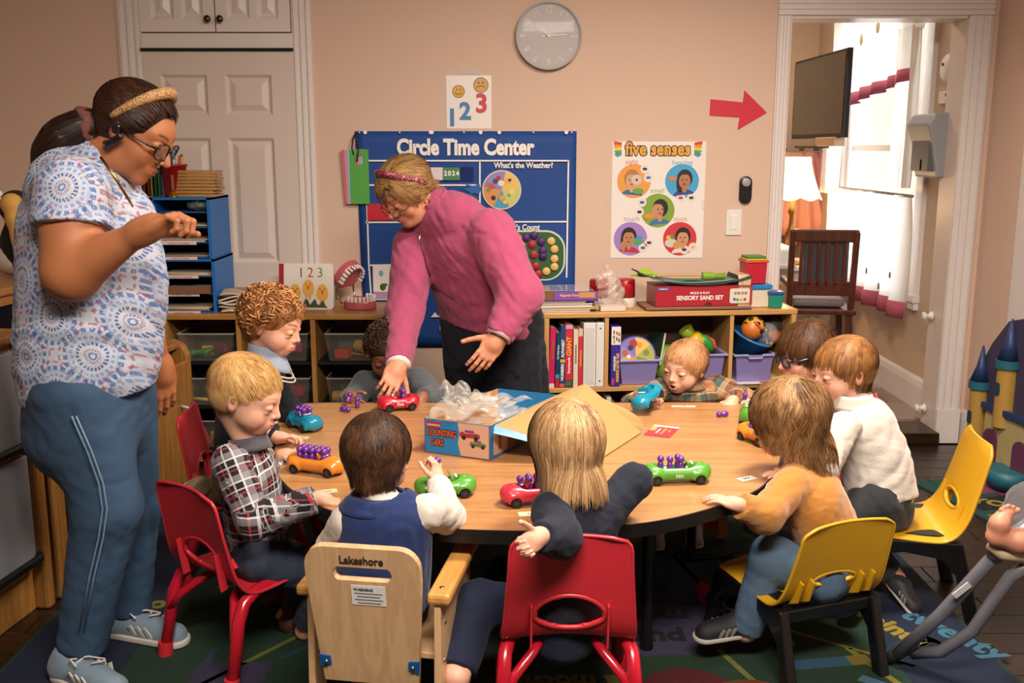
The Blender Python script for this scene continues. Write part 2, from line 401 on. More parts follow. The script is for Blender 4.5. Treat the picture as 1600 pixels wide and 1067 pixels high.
# dark stained plank floor: sub-floor plus separate boards where the boards show
fl = struct('floor', MB().box((-.2, 1.75, -.06), (5.1, 6.1, .1)), mat('#150c08', .5))
M_PL = [wood(a, b, .33, 0, 7, .25, .08) for a, b in (('#170d09', '#27170f'), ('#1c100b', '#2b1a12'), ('#130b07', '#211410'))]
r = random.Random(3)
for j in range(28):
    y = 1.35 + j * .118
    for (xa, xb) in ((XL, -.6), (.5, XR)):
        x = xa + r.uniform(.1, .5) - .5
        while x < xb:
            x2 = min(x + r.uniform(.5, .95), xb + .02); a = max(x, xa)
            if x2 - a > .04: MB().box(((a + x2) / 2, y, -.008), (x2 - a - .003, .115, .016)).obj('floor_plank', r.choice(M_PL), fl, .0015, 1)
            x = x2
# baseboards
def base_prof(): return [(0, 0), (.018, 0), (.018, .12), (.012, .15), (.004, .165), (0, .165)]
struct('baseboard_right', MB().prism([(XR - d, z) for d, z in base_prof()], 1, 4.18, WY, M_TRIM))
struct('baseboard_back', MB().prism([(WY - d, z) for d, z in base_prof()], 0, -.9, 1.19, M_TRIM))
# doorway casing with stepped profile, jambs
def casing(name, pts):
    mb = MB()
    for (x0, x1, z0, z1) in pts:
        mb.box(((x0 + x1) / 2, WY - .009, (z0 + z1) / 2), (x1 - x0, .018, z1 - z0))
    return mb
def trim_vert(name, x0, x1, z0, z1, steps=3, parent=None, yy=WY):
    mb = MB(); W_ = x1 - x0
    mb.box(((x0 + x1) / 2, yy - .008, (z0 + z1) / 2), (W_, .016, z1 - z0))
    for k in range(steps):
        cx = x0 + W_ * (k + .5) / steps; mb.prism([(cx - W_ / steps * .36, yy - .016), (cx - W_ / steps * .2, yy - .023), (cx + W_ / steps * .2, yy - .023), (cx + W_ / steps * .36, yy - .016)], 2, z0, z1)
    return struct(name, mb, M_TRIM, parent, .001)
trim_vert('trim_1', 1.19, 1.252, 0, 1.98, 2); trim_vert('trim_2', 2.045, 2.15, .17, 1.98, 3)
struct('trim_2', MB().box((2.0975, WY - .013, .085), (.112, .026, .17)), M_TRIM, None, .002)
mb = MB().box((1.67, WY - .008, 2.018), (.962, .016, .075))
for k in range(3): mb.box((1.67, WY - .019, 1.99 + k * .024), (.962, .008, .014))
struct('trim_3', mb, M_TRIM, None, .001)
struct('trim_4', MB().box((1.237, WY + .08, .99), (.03, .17, 1.98)), M_TRIM); struct('trim_5', MB().box((2.057, WY + .08, .99), (.03, .17, 1.98)), M_DOOR)
struct('trim_6', MB().box((1.647, WY + .08, 1.985), (.84, .17, .03)), M_TRIM)
struct('trim_7', MB().box((1.647, WY + .05, .03), (.80, .22, .06)), wood('#1c0f0a', '#33200f', .3), None, .004)
for z in (.60, .14):
    MB().lathe([(.022, 0), (.022, .008), (.012, .012), (.012, .03), (.02, .034), (.02, .044), (.012, .048)], (2.037, 4.76, z), 14, mat('#d9d3cd', .35), (0, -PI / 2, 0)).obj('door_stop_peg').parent = bpy.data.objects['trim_5']
# white door frame on the right wall, near the castle
struct('door_2', MB().box((XR - .012, 3.85, 1.0), (.024, .85, 2.0)), M_TRIM, None, .003)

# ---- built-in closet: casing, six panel door, cupboard above
cl = trim_vert('trim_8', -1.765, -1.66, 0, 2.5, 3); trim_vert('trim_9', -.985, -.90, 0, 2.5, 3)
struct('trim_10', MB().box((-1.322, WY - .012, 1.868), (.68, .024, .07)), M_TRIM, None, .003)
struct('trim_11', MB().box((-1.322, WY - .02, 1.833), (.68, .03, .012)), mat('#0c0908', .8))
d1 = bpy.data.objects.new('door_1', None); link(d1); d1['kind'] = 'structure'
def panel_slab(x0, x1, z0, z1, yy, panels, parent, name, m):
    """door leaf with recessed, raised-field panels"""
    mb = MB(); d = .016
    xs = sorted({x0, x1, *[p[0] for p in panels], *[p[1] for p in panels]}); zs = sorted({z0, z1, *[p[2] for p in panels], *[p[3] for p in panels]})
    for i in range(len(xs) - 1):
        for j in range(len(zs) - 1):
            cx, cz = (xs[i] + xs[i + 1]) / 2, (zs[j] + zs[j + 1]) / 2
            if any(p[0] < cx < p[1] and p[2] < cz < p[3] for p in panels): continue
            mb.box((cx, yy - d / 2, cz), (xs[i + 1] - xs[i], d, zs[j + 1] - zs[j]))
    o = mb.obj(name, m, parent)
    for (a, b, c, e) in panels:
        mb = MB(); s = .014; t = .032
        ring = lambda q, y: [(a + q, y, c + q), (b - q, y, c + q), (b - q, y, e - q), (a + q, y, e - q)]
        R = [ring(0, yy - d), ring(s, yy - .004), ring(s + .006, yy - .004), ring(s + t, yy - d * .95), ]
        vs = [p for q in R for p in q]; fs = [(i * 4 + k, i * 4 + (k + 1) % 4, i * 4 + 4 + (k + 1) % 4, i * 4 + 4 + k) for i in range(3) for k in range(4)] + [(12, 13, 14, 15)]
        mb._add(vs, fs); mb.obj('door_panel', m, parent)
    return o
pan = []
for (a, b) in ((-1.585, -1.375), (-1.295, -1.085)): pan += [(a, b, 1.545, 1.725), (a, b, .875, 1.445), (a, b, .22, .76)]
panel_slab(-1.66, -.985, .0, 1.825, WY - .004, pan, d1, 'door_leaf', M_DOOR)
cb = bpy.data.objects.new('door_3', None); link(cb); cb['kind'] = 'structure'
for (x0, x1) in ((-1.66, -1.326), (-1.32, -.99)):
    w3 = (x1 - x0); panel_slab(x0, x1, 1.91, 2.5, WY - .006, [(x0 + .05, x0 + w3 * .46, 1.965, 2.44), (x0 + w3 * .56, x1 - .05, 1.965, 2.44)], cb, 'cupboard_door', M_TRIM)
for x in (-1.352, -1.296):
    MB().lathe([(.006, 0), (.006, .016), (.015, .022), (.0165, .03), (.012, .036), (.002, .038)], (x, WY - .02, 1.962), 16, mat('#5a4a40', .25, metal=1), (PI / 2, 0, 0)).obj('door_knob', None, cb)

# ---- rug: carpet with printed blocks, words and shapes
rg = MB(); rg.prism(rrect(2.74, 2.75, .04, 4, -.02, 2.62), 2, .0, .010)
m, t = newmat('rug_pile', '#0c2416', .95); n = t.noise(t.coord(), 420, 3); t.color(t.ramp(n, [(.3, '#0a2015'), (.7, '#153a25')])); t.bump(n, .8, .004)
rug = rg.obj('rug', m); tag(rug, 'dark green classroom rug with navy border, words and pictures under the table', 'rug')
def carpet(c, d=.25):
    key = 'carpet' + c
    if key not in MATS:
        m, t = newmat('rug_print', c, .95); n = t.noise(t.coord(), 420, 3); q = [x * .62 for x in srgb(c)]; t.color(t.mix(n, [x * (1 - d) for x in q], [x * (1 + d) for x in q])); t.bump(n, .8, .004); MATS[key] = m
    return MATS[key]
def rug_print(polys, name='rug_motif'):
    mb = MB()
    for i, (p, c) in enumerate(polys): mb.prism(p, 2, .009, .0102 + .0004 * (i + 1), carpet(c))
    return mb.obj(name, None, rug)
def rbar(x0, y0, x1, y1, wd, c):
    d = V((x1 - x0, y1 - y0)).normalized(); n = V((-d.y, d.x)) * wd / 2; return ([(x0 + n.x, y0 + n.y), (x0 - n.x, y0 - n.y), (x1 - n.x, y1 - n.y), (x1 + n.x, y1 + n.y)], c)
NAVY = '#0b2140'
for (x0, x1, y0, y1) in ((-1.38, -1.06, 1.26, 3.98), (1.06, 1.34, 1.26, 3.98), (-1.06, 1.06, 3.68, 3.98), (-1.06, 1.06, 1.26, 1.5)):
    rug_print([([(x0, y0), (x1, y0), (x1, y1), (x0, y1)], NAVY)], 'rug_border')
rug_print([(circle(.52, 40, .42, 2.86, 0, 180), '#0f2f55'), ([(-.1, 2.87), (.94, 2.87), (.75, 2.66), (.5, 2.56), (.2, 2.56), (0, 2.66)], '#433a5c'), (circle(.42, 30, -.3, 3.0, 90, 200), '#8a6b1e'), (circle(.3, 30, -.28, 2.94, 120, 250), '#7a3a1c')])
for b_ in [rbar(.5, 2.35, .72, 2.2, .016, '#6f7a2c'), rbar(.72, 2.2, .8, 1.9, .016, '#6f7a2c'), rbar(.6, 3.2, 1.06, 3.32, .014, '#8c7a2a'), rbar(-.9, 2.3, -.45, 2.9, .016, '#6f7a2c'), rbar(-.95, 3.0, -.4, 3.1, .014, '#6f7a2c'), rbar(-.42, 2.1, -.3, 2.6, .016, '#6f7a2c'), rbar(.58, 2.6, .74, 2.14, .018, '#7d8436'),
           rbar(.5, 3.5, .62, 3.0, .016, '#77702a'), rbar(.75, 2.75, 1.1, 2.5, .014, '#8c7a2a'), rbar(.95, 2.6, 1.1, 2.2, .02, '#8c8a2a')]: rug_print([b_], 'rug_line')
# desk, school bag, pencil and books drawn on the rug
rug_print([([(-.88, 2.36), (-.6, 2.36), (-.6, 2.38), (-.66, 2.38), (-.66, 2.52), (-.86, 2.52), (-.86, 2.38), (-.88, 2.38)], '#3b3352'), rbar(-.84, 2.52, -.84, 2.6, .02, '#1c4a5c'), rbar(-.64, 2.54, -.57, 2.62, .02, '#1c4a5c')], 'rug_drawing')
rug_print([(circle(.13, 26, .46, 2.36), '#5c1016'), (circle(.1, 26, .48, 2.33, 180, 360), '#40090e'), (circle(.13, 20, .62, 2.3, 0, 330), '#7a3f14'), (circle(.095, 20, .62, 2.3), '#123322')], 'rug_drawing')
rug_print([rbar(.74, 2.50, .93, 2.53, .05, '#2f5f7a'), rbar(.93, 2.53, .99, 2.54, .05, '#8c7a2a'), rbar(.9, 2.34, 1.06, 2.25, .22, '#10305a'), rbar(.93, 2.44, 1.12, 2.28, .035, '#4d7d95'), rbar(.98, 2.36, 1.12, 2.26, .012, '#8c7a2a')], 'rug_drawing')
rug_print([(circle(.18, 26, .98, 1.98), '#31451d'), ([(.34, 3.36), (.5, 3.36), (.54, 3.44), (.4, 3.46)], '#7d5a1c'), ([(.1, 3.36), (.26, 3.36), (.28, 3.44), (.12, 3.44)], '#8a6a20'), (circle(.055, 20, -.31, 2.24), '#8a5a1c'), (circle(.035, 20, -.31, 2.24), '#123322'), (circle(.045, 20, -1.16, 2.86), '#7a2d16'), (circle(.03, 16, -.86, 3.34), '#7a2d16')], 'rug_drawing')
def rug_word(s, size, x, y, c, rz=PI, bold=.004): text(s, size, carpet(c), rug, (x, y, .0118), (0, 0, rz), 'rug_lettering', bold, .0012)
for a in (('chair', .12, -.78, 2.23, '#35584a'), ('la silla', .08, -.2, 2.36, '#35584a'), ('la mochila', .085, .13, 2.42, '#7d7420'), ('backpack', .11, .12, 2.25, '#2c5c68'), ('morado', .11, .36, 2.80, '#0d0f1c'), ('purple', .11, .36, 2.66, '#0d0f1c'), ('azul', .1, .42, 3.0, '#0a1830'), ('verde', .12, -.12, 3.18, '#0d1810'), ('green', .12, -.12, 3.02, '#0d1810'),
          ('paper', .075, .62, 3.27, '#30564a'), ('lapiz', .07, .8, 2.98, '#8a6a1a'), ('el', .08, .78, 2.62, '#8a6a1a'), ('book', .12, .98, 2.28, '#35584a'), ('nuevo', .1, -1.13, 2.78, '#8a8a3a', rad(75)), ('red', .09, .3, 3.42, '#9a7a20'),
          ('twenty', .115, 1.285, 2.68, '#457d9a', rad(-58)), ('veinte', .10, 1.12, 2.72, '#a09030', rad(-62)), ('20', .09, 1.17, 2.62, '#0d1420', rad(-62)), ('seven', .13, 1.24, 3.2, '#4d8cab', rad(-75)), ('ocho', .1, -1.16, 2.4, '#4d8cab', rad(75))): rug_word(*a)
rug_print([(circle(.06, 22, 1.17, 2.62), '#a89a30')], 'rug_motif')
# second rug's bright corner by the castle
ru2 = tag(MB().box((2.02, 3.80, .004), (.5, .62, .008), (0, 0, rad(14))).obj('play_mat', carpet('#1d4d4a')), 'small multicoloured play mat under the toy castle', 'rug')
mbb = MB()
for (x, y, a, b, c) in ((1.86, 4.02, .16, .08, '#1b5a3a'), (1.99, 3.95, .2, .1, '#96456f'), (2.1, 3.86, .2, .12, '#8a3046'), (1.93, 3.78, .22, .12, '#0f1220'), (2.04, 3.66, .2, .1, '#2a6f86'), (1.9, 3.62, .12, .08, '#a0802a')): mbb.box((x, y, .009), (a, b, .003), (0, 0, rad(14)), carpet(c))
mbb.obj('mat_motif', None, ru2); text('YOU', .09, carpet('#b0a030'), ru2, (1.93, 3.76, .012), (0, 0, rad(-30)), 'mat_lettering', .004)

# ---- next room beyond the doorway
struct('floor', MB().box((2.2, 6.2, .015), (3.6, 2.9, .05)), mat('#6d6055', .6))
ft = bpy.data.objects['floor.001']
for j in range(5):
    for i in range(6): MB().box((1.02 + i * .33 + (.16 if j % 2 else 0), 4.99 + j * .33, .054), (.322, .322, .032)).obj('floor_tile', mat(['#8c7d70', '#857668', '#938577'][(i * 2 + j) % 3], .45, .05, 30, .1), ft, .003, 1)
wr = struct('wall_right', MB().box((2.16, 5.0, 1.3), (.1, .4, 2.6)).box((2.16, 6.75, 1.3), (.1, .7, 2.6)).box((2.16, 5.8, .36), (.1, 1.2, .6)).box((2.16, 5.8, 2.37), (.1, 1.2, .46)), M_WALL2)
struct('wall_back', MB().box((2.0, 7.15, 1.3), (3.2, .1, 2.6)), M_WALL2); struct('ceiling', MB().box((2.2, 6.0, 2.66), (3.6, 2.5, .08)), mat('#d9d0c6', .9))
struct('wall_left', MB().box((.55, 5.95, 1.3), (.1, 2.4, 2.6)), M_WALL2)
struct('baseboard_right', MB().prism([(2.11 - d, .07 + z) for d, z in base_prof()], 1, 4.81, 7.1, M_TRIM))
wn = struct('window_1', MB().box((2.15, 5.22, 1.4), (.07, .05, 1.5)).box((2.15, 6.38, 1.4), (.07, .05, 1.5)).box((2.15, 5.8, .68), (.07, 1.16, .05)).box((2.15, 5.8, 2.12), (.07, 1.16, .05)).box((2.16, 5.8, 1.4), (.04, 1.16, .035)), M_TRIM)
MB().box((2.17, 5.8, 1.4), (.006, 1.14, 1.44)).obj('window_pane', mat('#ffffff', .02, alpha=.08), wn)
struct('trim_12', MB().box((2.1, 5.155, 1.4), (.03, .09, 1.66)).box((2.1, 6.44, 1.4), (.03, .09, 1.66)).box((2.095, 5.8, .63), (.04, 1.4, .04)).box((2.1, 5.8, 2.19), (.03, 1.4, .1)), M_TRIM, None, .003)
# ------------------------------------------------------------------ left: wooden play kitchen
MAPLE = wood('#a8763c', '#8a5a28', .4, 2, 7); MAPLE_X = wood('#a8763c', '#8a5a28', .4, 1, 7)
KX = Matrix.Translation((-1.50, 2.50, 0)) @ Matrix.Rotation(rad(-7.5), 4, 'Z')   # local: +y runs away along the fronts, -x is the units' depth
def kit(name, y, label, cat): 
    e = empty(name, KX @ V((0, y, 0)), label, cat); e.rotation_euler = (0, 0, rad(-7.5)); return e
RED = mat('#a3121c', .35, coat=.3); DARK = mat('#100d0c', .5)
def frame_front(mb, y0, y1, z0, z1, wd, d=.02):
    mb.box((-d / 2, y0 + wd / 2, (z0 + z1) / 2), (d, wd, z1 - z0)).box((-d / 2, y1 - wd / 2, (z0 + z1) / 2), (d, wd, z1 - z0))
    mb.box((-d / 2, (y0 + y1) / 2, z1 - wd / 2), (d, y1 - y0 - 2 * wd, wd)).box((-d / 2, (y0 + y1) / 2, z0 + wd / 2), (d, y1 - y0 - 2 * wd, wd)); return mb
fr = kit('play_fridge', 0, 'wooden play refrigerator with white doors and black bar handles', 'toy fridge')
MB().box((-.19, .20, .42), (.34, .40, .84)).obj('body', MAPLE, fr, .004)
for y in (.02, .385): MB().box((0, y, .43), (.05, .04, .86)).obj('post', MAPLE, fr, .01)
MB().box((-.18, .2, .86), (.40, .42, .03)).obj('top_board', MAPLE, fr, .01)
for (z0, z1) in ((.17, .50), (.53, .82)):
    dr = MB().box((-.008, .2, (z0 + z1) / 2), (.025, .32, z1 - z0)).obj('door', mat('#8b8d92', .35), fr, .006)
    MB().tube([(.012, .06, z0 + .012), (.028, .08, z0 + .012), (.028, .34, z0 + .012), (.012, .36, z0 + .012)], .013, 8).obj('handle', mat('#0d1512', .4), dr)
st = kit('play_stove', .43, 'wooden play stove with a red knob, red handle and oven window', 'toy stove')
MB().box((-.2, .24, .33), (.34, .48, .52)).obj('body', MAPLE, st, .004); MB().box((-.18, .24, .615), (.40, .50, .03)).obj('counter', MAPLE_X, st, .006)
for y in (.03, .45): MB().box((0, y, .31), (.045, .05, .62)).obj('post', MAPLE, st, .01)
MB().box((-.02, .24, .54), (.02, .38, .10)).obj('control_panel', MAPLE_X, st, .003)
for y in (.13, .35): MB().lathe([(.03, 0), (.034, .006), (.03, .014), (.018, .018), (.02, .04), (.012, .044)], (-.01, y, .54), 12, RED, (0, PI / 2, 0)).obj('knob', None, st, .002)
od = frame_front(MB(), .06, .42, .09, .48, .045).obj('oven_door', MAPLE_X, st, .003)
MB().box((-.016, .24, .28), (.004, .28, .30)).obj('oven_window', mat('#1a0d0a', .15, coat=.4), od); MB().box((.015, .24, .435), (.05, .30, .045)).obj('handle', RED, od, .008)
MB().box((-.1, .24, .24), (.14, .26, .012)).obj('oven_rack', mat('#8a8680', .35), st)
for (x, y, r_) in ((-.10, .13, .06), (-.27, .13, .05), (-.1, .36, .05), (-.27, .36, .06)):
    MB().lathe([(r_, 0), (r_, .004), (r_ * .86, .005), (r_ * .86, .003), (r_ * .6, .003), (r_ * .6, .006), (.001, .006)], (x, y, .63), 20, mat('#2b1210', .4)).obj('burner', None, st)
# hutch above the stove, with the microwave front
hu = kit('play_kitchen_hutch', .06, 'wooden play kitchen hutch with black microwave door behind the woman', 'toy kitchen')
MB().box((-.28, .68, .775), (.26, .60, .03)).box((-.28, .68, .965), (.3, .64, .025)).box((-.28, .39, .87), (.26, .03, .17)).box((-.28, .68, .87), (.26, .03, .17)).box((-.28, .97, .87), (.26, .03, .17)).box((-.40, .68, .80), (.02, .60, .34)).obj('shelf_frame', MAPLE_X, hu, .004)
for y in (.40, .96): MB().box((-.37, y, .70), (.06, .03, .14)).obj('upright', MAPLE, hu, .004)
ov = frame_front(MB(Matrix.Translation((-.14, 0, 0))), .40, .69, .78, .955, .035).obj('microwave_door', MAPLE_X, hu, .003); MB().prism(rrect(.2, .10, .03, 4, .545, .868), 0, -.165, -.15, mat('#0e0b0a', .2)).obj('microwave_window', None, ov)
MB().box((-.15, .83, .87), (.02, .24, .16)).obj('side_door', mat('#5c0f12', .5), hu, .003)
# toys on the hutch, seen behind the woman's back
hp = lambda x, y, z: KX @ V((x, y + .06, z))
bt = empty('toy_toucan', hp(-.24, .74, .978), 'black plush toucan toy with long tan beak on the hutch', 'plush toy', None, rad(-135))
S = Sdf(.008); S.el((0, 0, .10), (.07, .07, .10)).el((0, -.03, .23), (.055, .06, .055), .03).chain([(0, .02, .06), (.0, .10, .03)], [.04, .02])
v_, q_ = S.build(); np_mesh('body', v_, q_, mat('#0b0909', .9, .3, 150), bt)
S = Sdf(.007); S.chain([(.02, .02, .24), (.05, .08, .245), (.06, .13, .20), (.07, .14, .12)], [.028, .03, .026, .012], .02); v_, q_ = S.build(); np_mesh('beak', v_, q_, mat('#b98c42', .7), bt)
MB().ball((.045, -.05, .27), .016, 8).ball((.052, -.01, .255), .008, 8).obj('eye', mat('#cfc6bd', .4), bt); MB().ball((.02, -.02, .06), (.07, .06, .06), 12).obj('bib', mat('#b8ab9c', .9), bt)
og = empty('toy_orange_ball', hp(-.21, .90, .978), 'orange toy ball lying on the play kitchen hutch', 'toy'); MB().ball((0, 0, .048), .048).obj('ball', mat('#b8551c', .5), og); MB().lathe([(.049, -.004), (.0495, 0), (.049, .004)], (0, 0, .048), 24, mat('#7d3510', .5)).obj('seam', None, og)
tv = empty('toy_animal', hp(-.16, .80, .978), 'dark grey toy rhinoceros standing on the hutch edge', 'toy')
S = Sdf(.005); S.rc((0, -.03, .035), (0, .04, .035), .022, .024).rc((0, .04, .035), (0, .085, .03), .02, .012).rc((0, .085, .03), (0, .095, .05), .006, .002)
for x in (-.012, .012):
    for y in (-.03, .04): S.rc((x, y, .03), (x, y, .006), .009, .008)
v_, q_ = S.build(); np_mesh('body', v_, q_, mat('#1b1a1c', .6), tv); MB().ball((-.014, .065, .048), .005, 6).ball((.014, .065, .048), .005, 6).obj('ear', mat('#1b1a1c', .6), tv)
# tall end cabinet with a rounded top corner and a white pull
ca = kit('play_cabinet', .98, 'tall maple play cabinet with rounded top corner and white handle', 'cabinet')
MB().prism([(-.34, .02), (-.34, .64), (-.06, .64), (-.02, .62), (.0, .58), (.0, .02)], 1, .46, .50).prism([(-.34, .02), (-.34, .64), (-.06, .64), (-.02, .62), (.0, .58), (.0, .02)], 1, .0, .03).box((-.18, .25, .62), (.30, .46, .025)).box((-.33, .25, .33), (.02, .46, .6)).box((-.17, .25, .06), (.32, .46, .03)).obj('body', MAPLE, ca, .006)
dr = MB().box((-.005, .245, .31), (.022, .42, .50)).obj('door', MAPLE, ca, .006); MB().tube([(.006, .375, .30), (.036, .375, .305), (.036, .375, .385), (.006, .375, .39)], .007, 8, mat('#c9c3bc', .4)).obj('handle', None, dr)

# ------------------------------------------------------------------ left shelf: cubbies with clear bins
BIRCH = wood('#b98848', '#a06f35', .4, 0, 6); BIRCH_Z = wood('#b98848', '#a06f35', .4, 2, 6)
LY0, LY1, LZ = 4.27, 4.63, .69
sl_ = empty('cubby_shelf', (-1.24, LY0, 0), 'low birch cubby shelf of clear bins below the blue paper sorter', 'shelf')
def L(x, y, z): return (x + 1.24, y - LY0, z)
MB().box(L(-1.24, 4.45, LZ - .0125), (1.39, .36, .025)).obj('top', BIRCH, sl_, .004)
DIV = (-1.925, -1.50, -1.16, -.83, -.555)
DIV = (-1.92, -1.515, -1.195, -.87, -.56)
for x in DIV: MB().box(L(x, 4.45, .333), (.022, .352, .664)).obj('divider', BIRCH_Z, sl_, .002)
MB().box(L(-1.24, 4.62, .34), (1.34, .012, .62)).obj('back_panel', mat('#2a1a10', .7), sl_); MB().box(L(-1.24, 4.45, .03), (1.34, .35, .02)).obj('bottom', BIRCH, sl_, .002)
RACK = (.475, .275, .08)
for i in range(4):
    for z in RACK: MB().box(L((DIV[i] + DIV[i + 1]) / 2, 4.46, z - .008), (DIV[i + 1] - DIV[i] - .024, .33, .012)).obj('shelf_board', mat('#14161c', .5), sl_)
M_CLEAR = mat('#d8d2c6', .12, alpha=.10, coat=.5)
TOYC = ['#1f6a2c', '#b8891c', '#8f1d1f', '#b03a16', '#b6761a', '#8a1050', '#6d2730', '#2a4a86', '#3c8a35', '#9a1e24', '#b9a24a', '#c25a80']
TOYM = [mat(c, .45) for c in TOYC]
rr = random.Random(11)
def toy(kind, loc, m, rot, sc, label, cat='toy'):
    e = empty(['toy_block', 'toy_cylinder', 'toy_animal', 'toy_spring', 'toy_cone', 'toy_bone'][kind], loc, label, cat); e.rotation_euler = rot
    if kind == 0: MB().box((0, 0, sc * .5), (sc * 1.6, sc, sc)).obj('block', m, e, sc * .12)
    elif kind == 1: MB().cyl((-sc, 0, sc * .5), (sc * .55, 0, sc * .5), sc * .5, 14, m).obj('barrel', None, e); MB().cyl((sc * .55, 0, sc * .5), (sc * 1.2, 0, sc * .5), sc * .44, 14, mat('#14402a', .5)).obj('cap', None, e)
    elif kind == 2:
        S = Sdf(sc * .16); S.rc((-sc, 0, sc * .8), (sc, 0, sc * .8), sc * .4, sc * .45).rc((sc, 0, sc * .8), (sc * 1.8, 0, sc * 1.2), sc * .35, sc * .3).rc((-sc, 0, sc * .8), (-sc * 2.0, 0, sc * .5), sc * .25, sc * .08)
        for x in (-.8, .8):
            for y in (-.35, .35): S.rc((sc * x, sc * y, sc * .7), (sc * x * 1.2, sc * y, sc * .12), sc * .16, sc * .13)
        v, q = S.build(); np_mesh('animal', v, q, m, e); MB().ball((sc * 1.9, sc * .2, sc * 1.35), sc * .08, 6).ball((sc * 1.9, -sc * .2, sc * 1.35), sc * .08, 6).obj('eye', mat('#dddddd'), e)
    elif kind == 3: MB().tube([(sc * (-1 + 2 * i / 48), sc * .5 * math.cos(i * 1.05), sc * .5 + sc * .5 * math.sin(i * 1.05)) for i in range(49)], sc * .1, 6, m).obj('coil', None, e)
    elif kind == 4: MB().lathe([(sc * .75, 0), (sc * .75, sc * .1), (sc * .2, sc * 1.3), (sc * .12, sc * 1.5)], (0, 0, 0), 16, m).obj('cone', None, e)
    else: MB().tube([(-sc * 1.6, 0, sc * .3), (sc * 1.6, 0, sc * .3)], sc * .22, 10, m).ball((-sc * 1.7, sc * .25, sc * .3), sc * .36, 10).ball((-sc * 1.7, -sc * .25, sc * .3), sc * .36, 10).ball((sc * 1.7, sc * .25, sc * .3), sc * .36, 10).ball((sc * 1.7, -sc * .25, sc * .3), sc * .36, 10).obj('bone', m, e)
    return e
COLN = {0: 'green', 1: 'yellow', 2: 'red', 3: 'orange', 4: 'amber', 5: 'magenta', 6: 'maroon', 7: 'blue', 8: 'bright green', 9: 'crimson', 10: 'straw', 11: 'pink'}
KN = ['block', 'cylinder', 'animal figure', 'spring', 'cone', 'bone-shaped tool']
CONT = {(0, 0): [(0, 6), (1, 7), (2, 2)], (0, 1): [(5, 10), (0, 3), (3, 0)], (0, 2): [(1, 9), (0, 4)], (1, 0): [(2, 0), (1, 1), (0, 6)], (1, 1): [(5, 10), (4, 4), (0, 6)], (1, 2): [(4, 2), (0, 1)], (2, 0): [(3, 2), (4, 7), (0, 5)], (2, 1): [(1, 7), (5, 3), (0, 2)], (2, 2): [(0, 4), (1, 2)], (3, 0): [(0, 3), (5, 4), (3, 1)], (3, 1): [(1, 1), (3, 1), (0, 5)], (3, 2): [(0, 6), (1, 4)]}
CONT = {k: v for k, v in CONT.items()}
COLNAME = ['far left', 'second', 'third', 'fourth']; ROWN = ['upper', 'middle', 'lower']
def bin_at(x, z, wd, hgt, label, ht=.9, m=None):
    b = empty('clear_bin', (x, LY0 + .015, z), label, 'storage bin', 'clear bins in the cubby shelf'); d = .30
    ring = lambda f, zz: [(-wd / 2 * f, d / 2 - d / 2 * f, zz), (wd / 2 * f, d / 2 - d / 2 * f, zz), (wd / 2 * f, d / 2 + d / 2 * f, zz), (-wd / 2 * f, d / 2 + d / 2 * f, zz)]
    vs = ring(.88, .002) + ring(1, hgt); MB()._add(vs, [(3, 2, 1, 0)] + [(k, (k + 1) % 4, 4 + (k + 1) % 4, 4 + k) for k in range(4)], m or M_CLEAR).obj('bin_body', None, b)
    MB().tube([(-wd / 2, 0, hgt), (wd / 2, 0, hgt), (wd / 2, d, hgt), (-wd / 2, d, hgt)], .004, 6, mat('#c9c2b4', .15, alpha=.4), True, False).obj('bin_rim', None, b); return b
for i in range(4):
    for j, z in enumerate(RACK):
        x = (DIV[i] + DIV[i + 1]) / 2 + .012; wd = DIV[i + 1] - DIV[i] - .075
        bin_at(x, z, wd, .125, f'clear plastic bin in the {ROWN[j]} row of the {COLNAME[i]} column of the cubby shelf')
        for k, (kd, ci) in enumerate(CONT[(i, j)]):
            fx = x + wd * (-.24 + .24 * k) * .9; sc = [.042, .05, .034, .05, .05, .036][kd]
            toy(kd, (fx, LY0 + .075 + .045 * (k % 2), z + .006 + (.028 if k == 2 else 0)), TOYM[ci], (0, 0, rr.uniform(-.6, .6)), sc, f'{COLN[ci]} toy {KN[kd]} in the {ROWN[j]} bin of the {COLNAME[i]} cubby column')

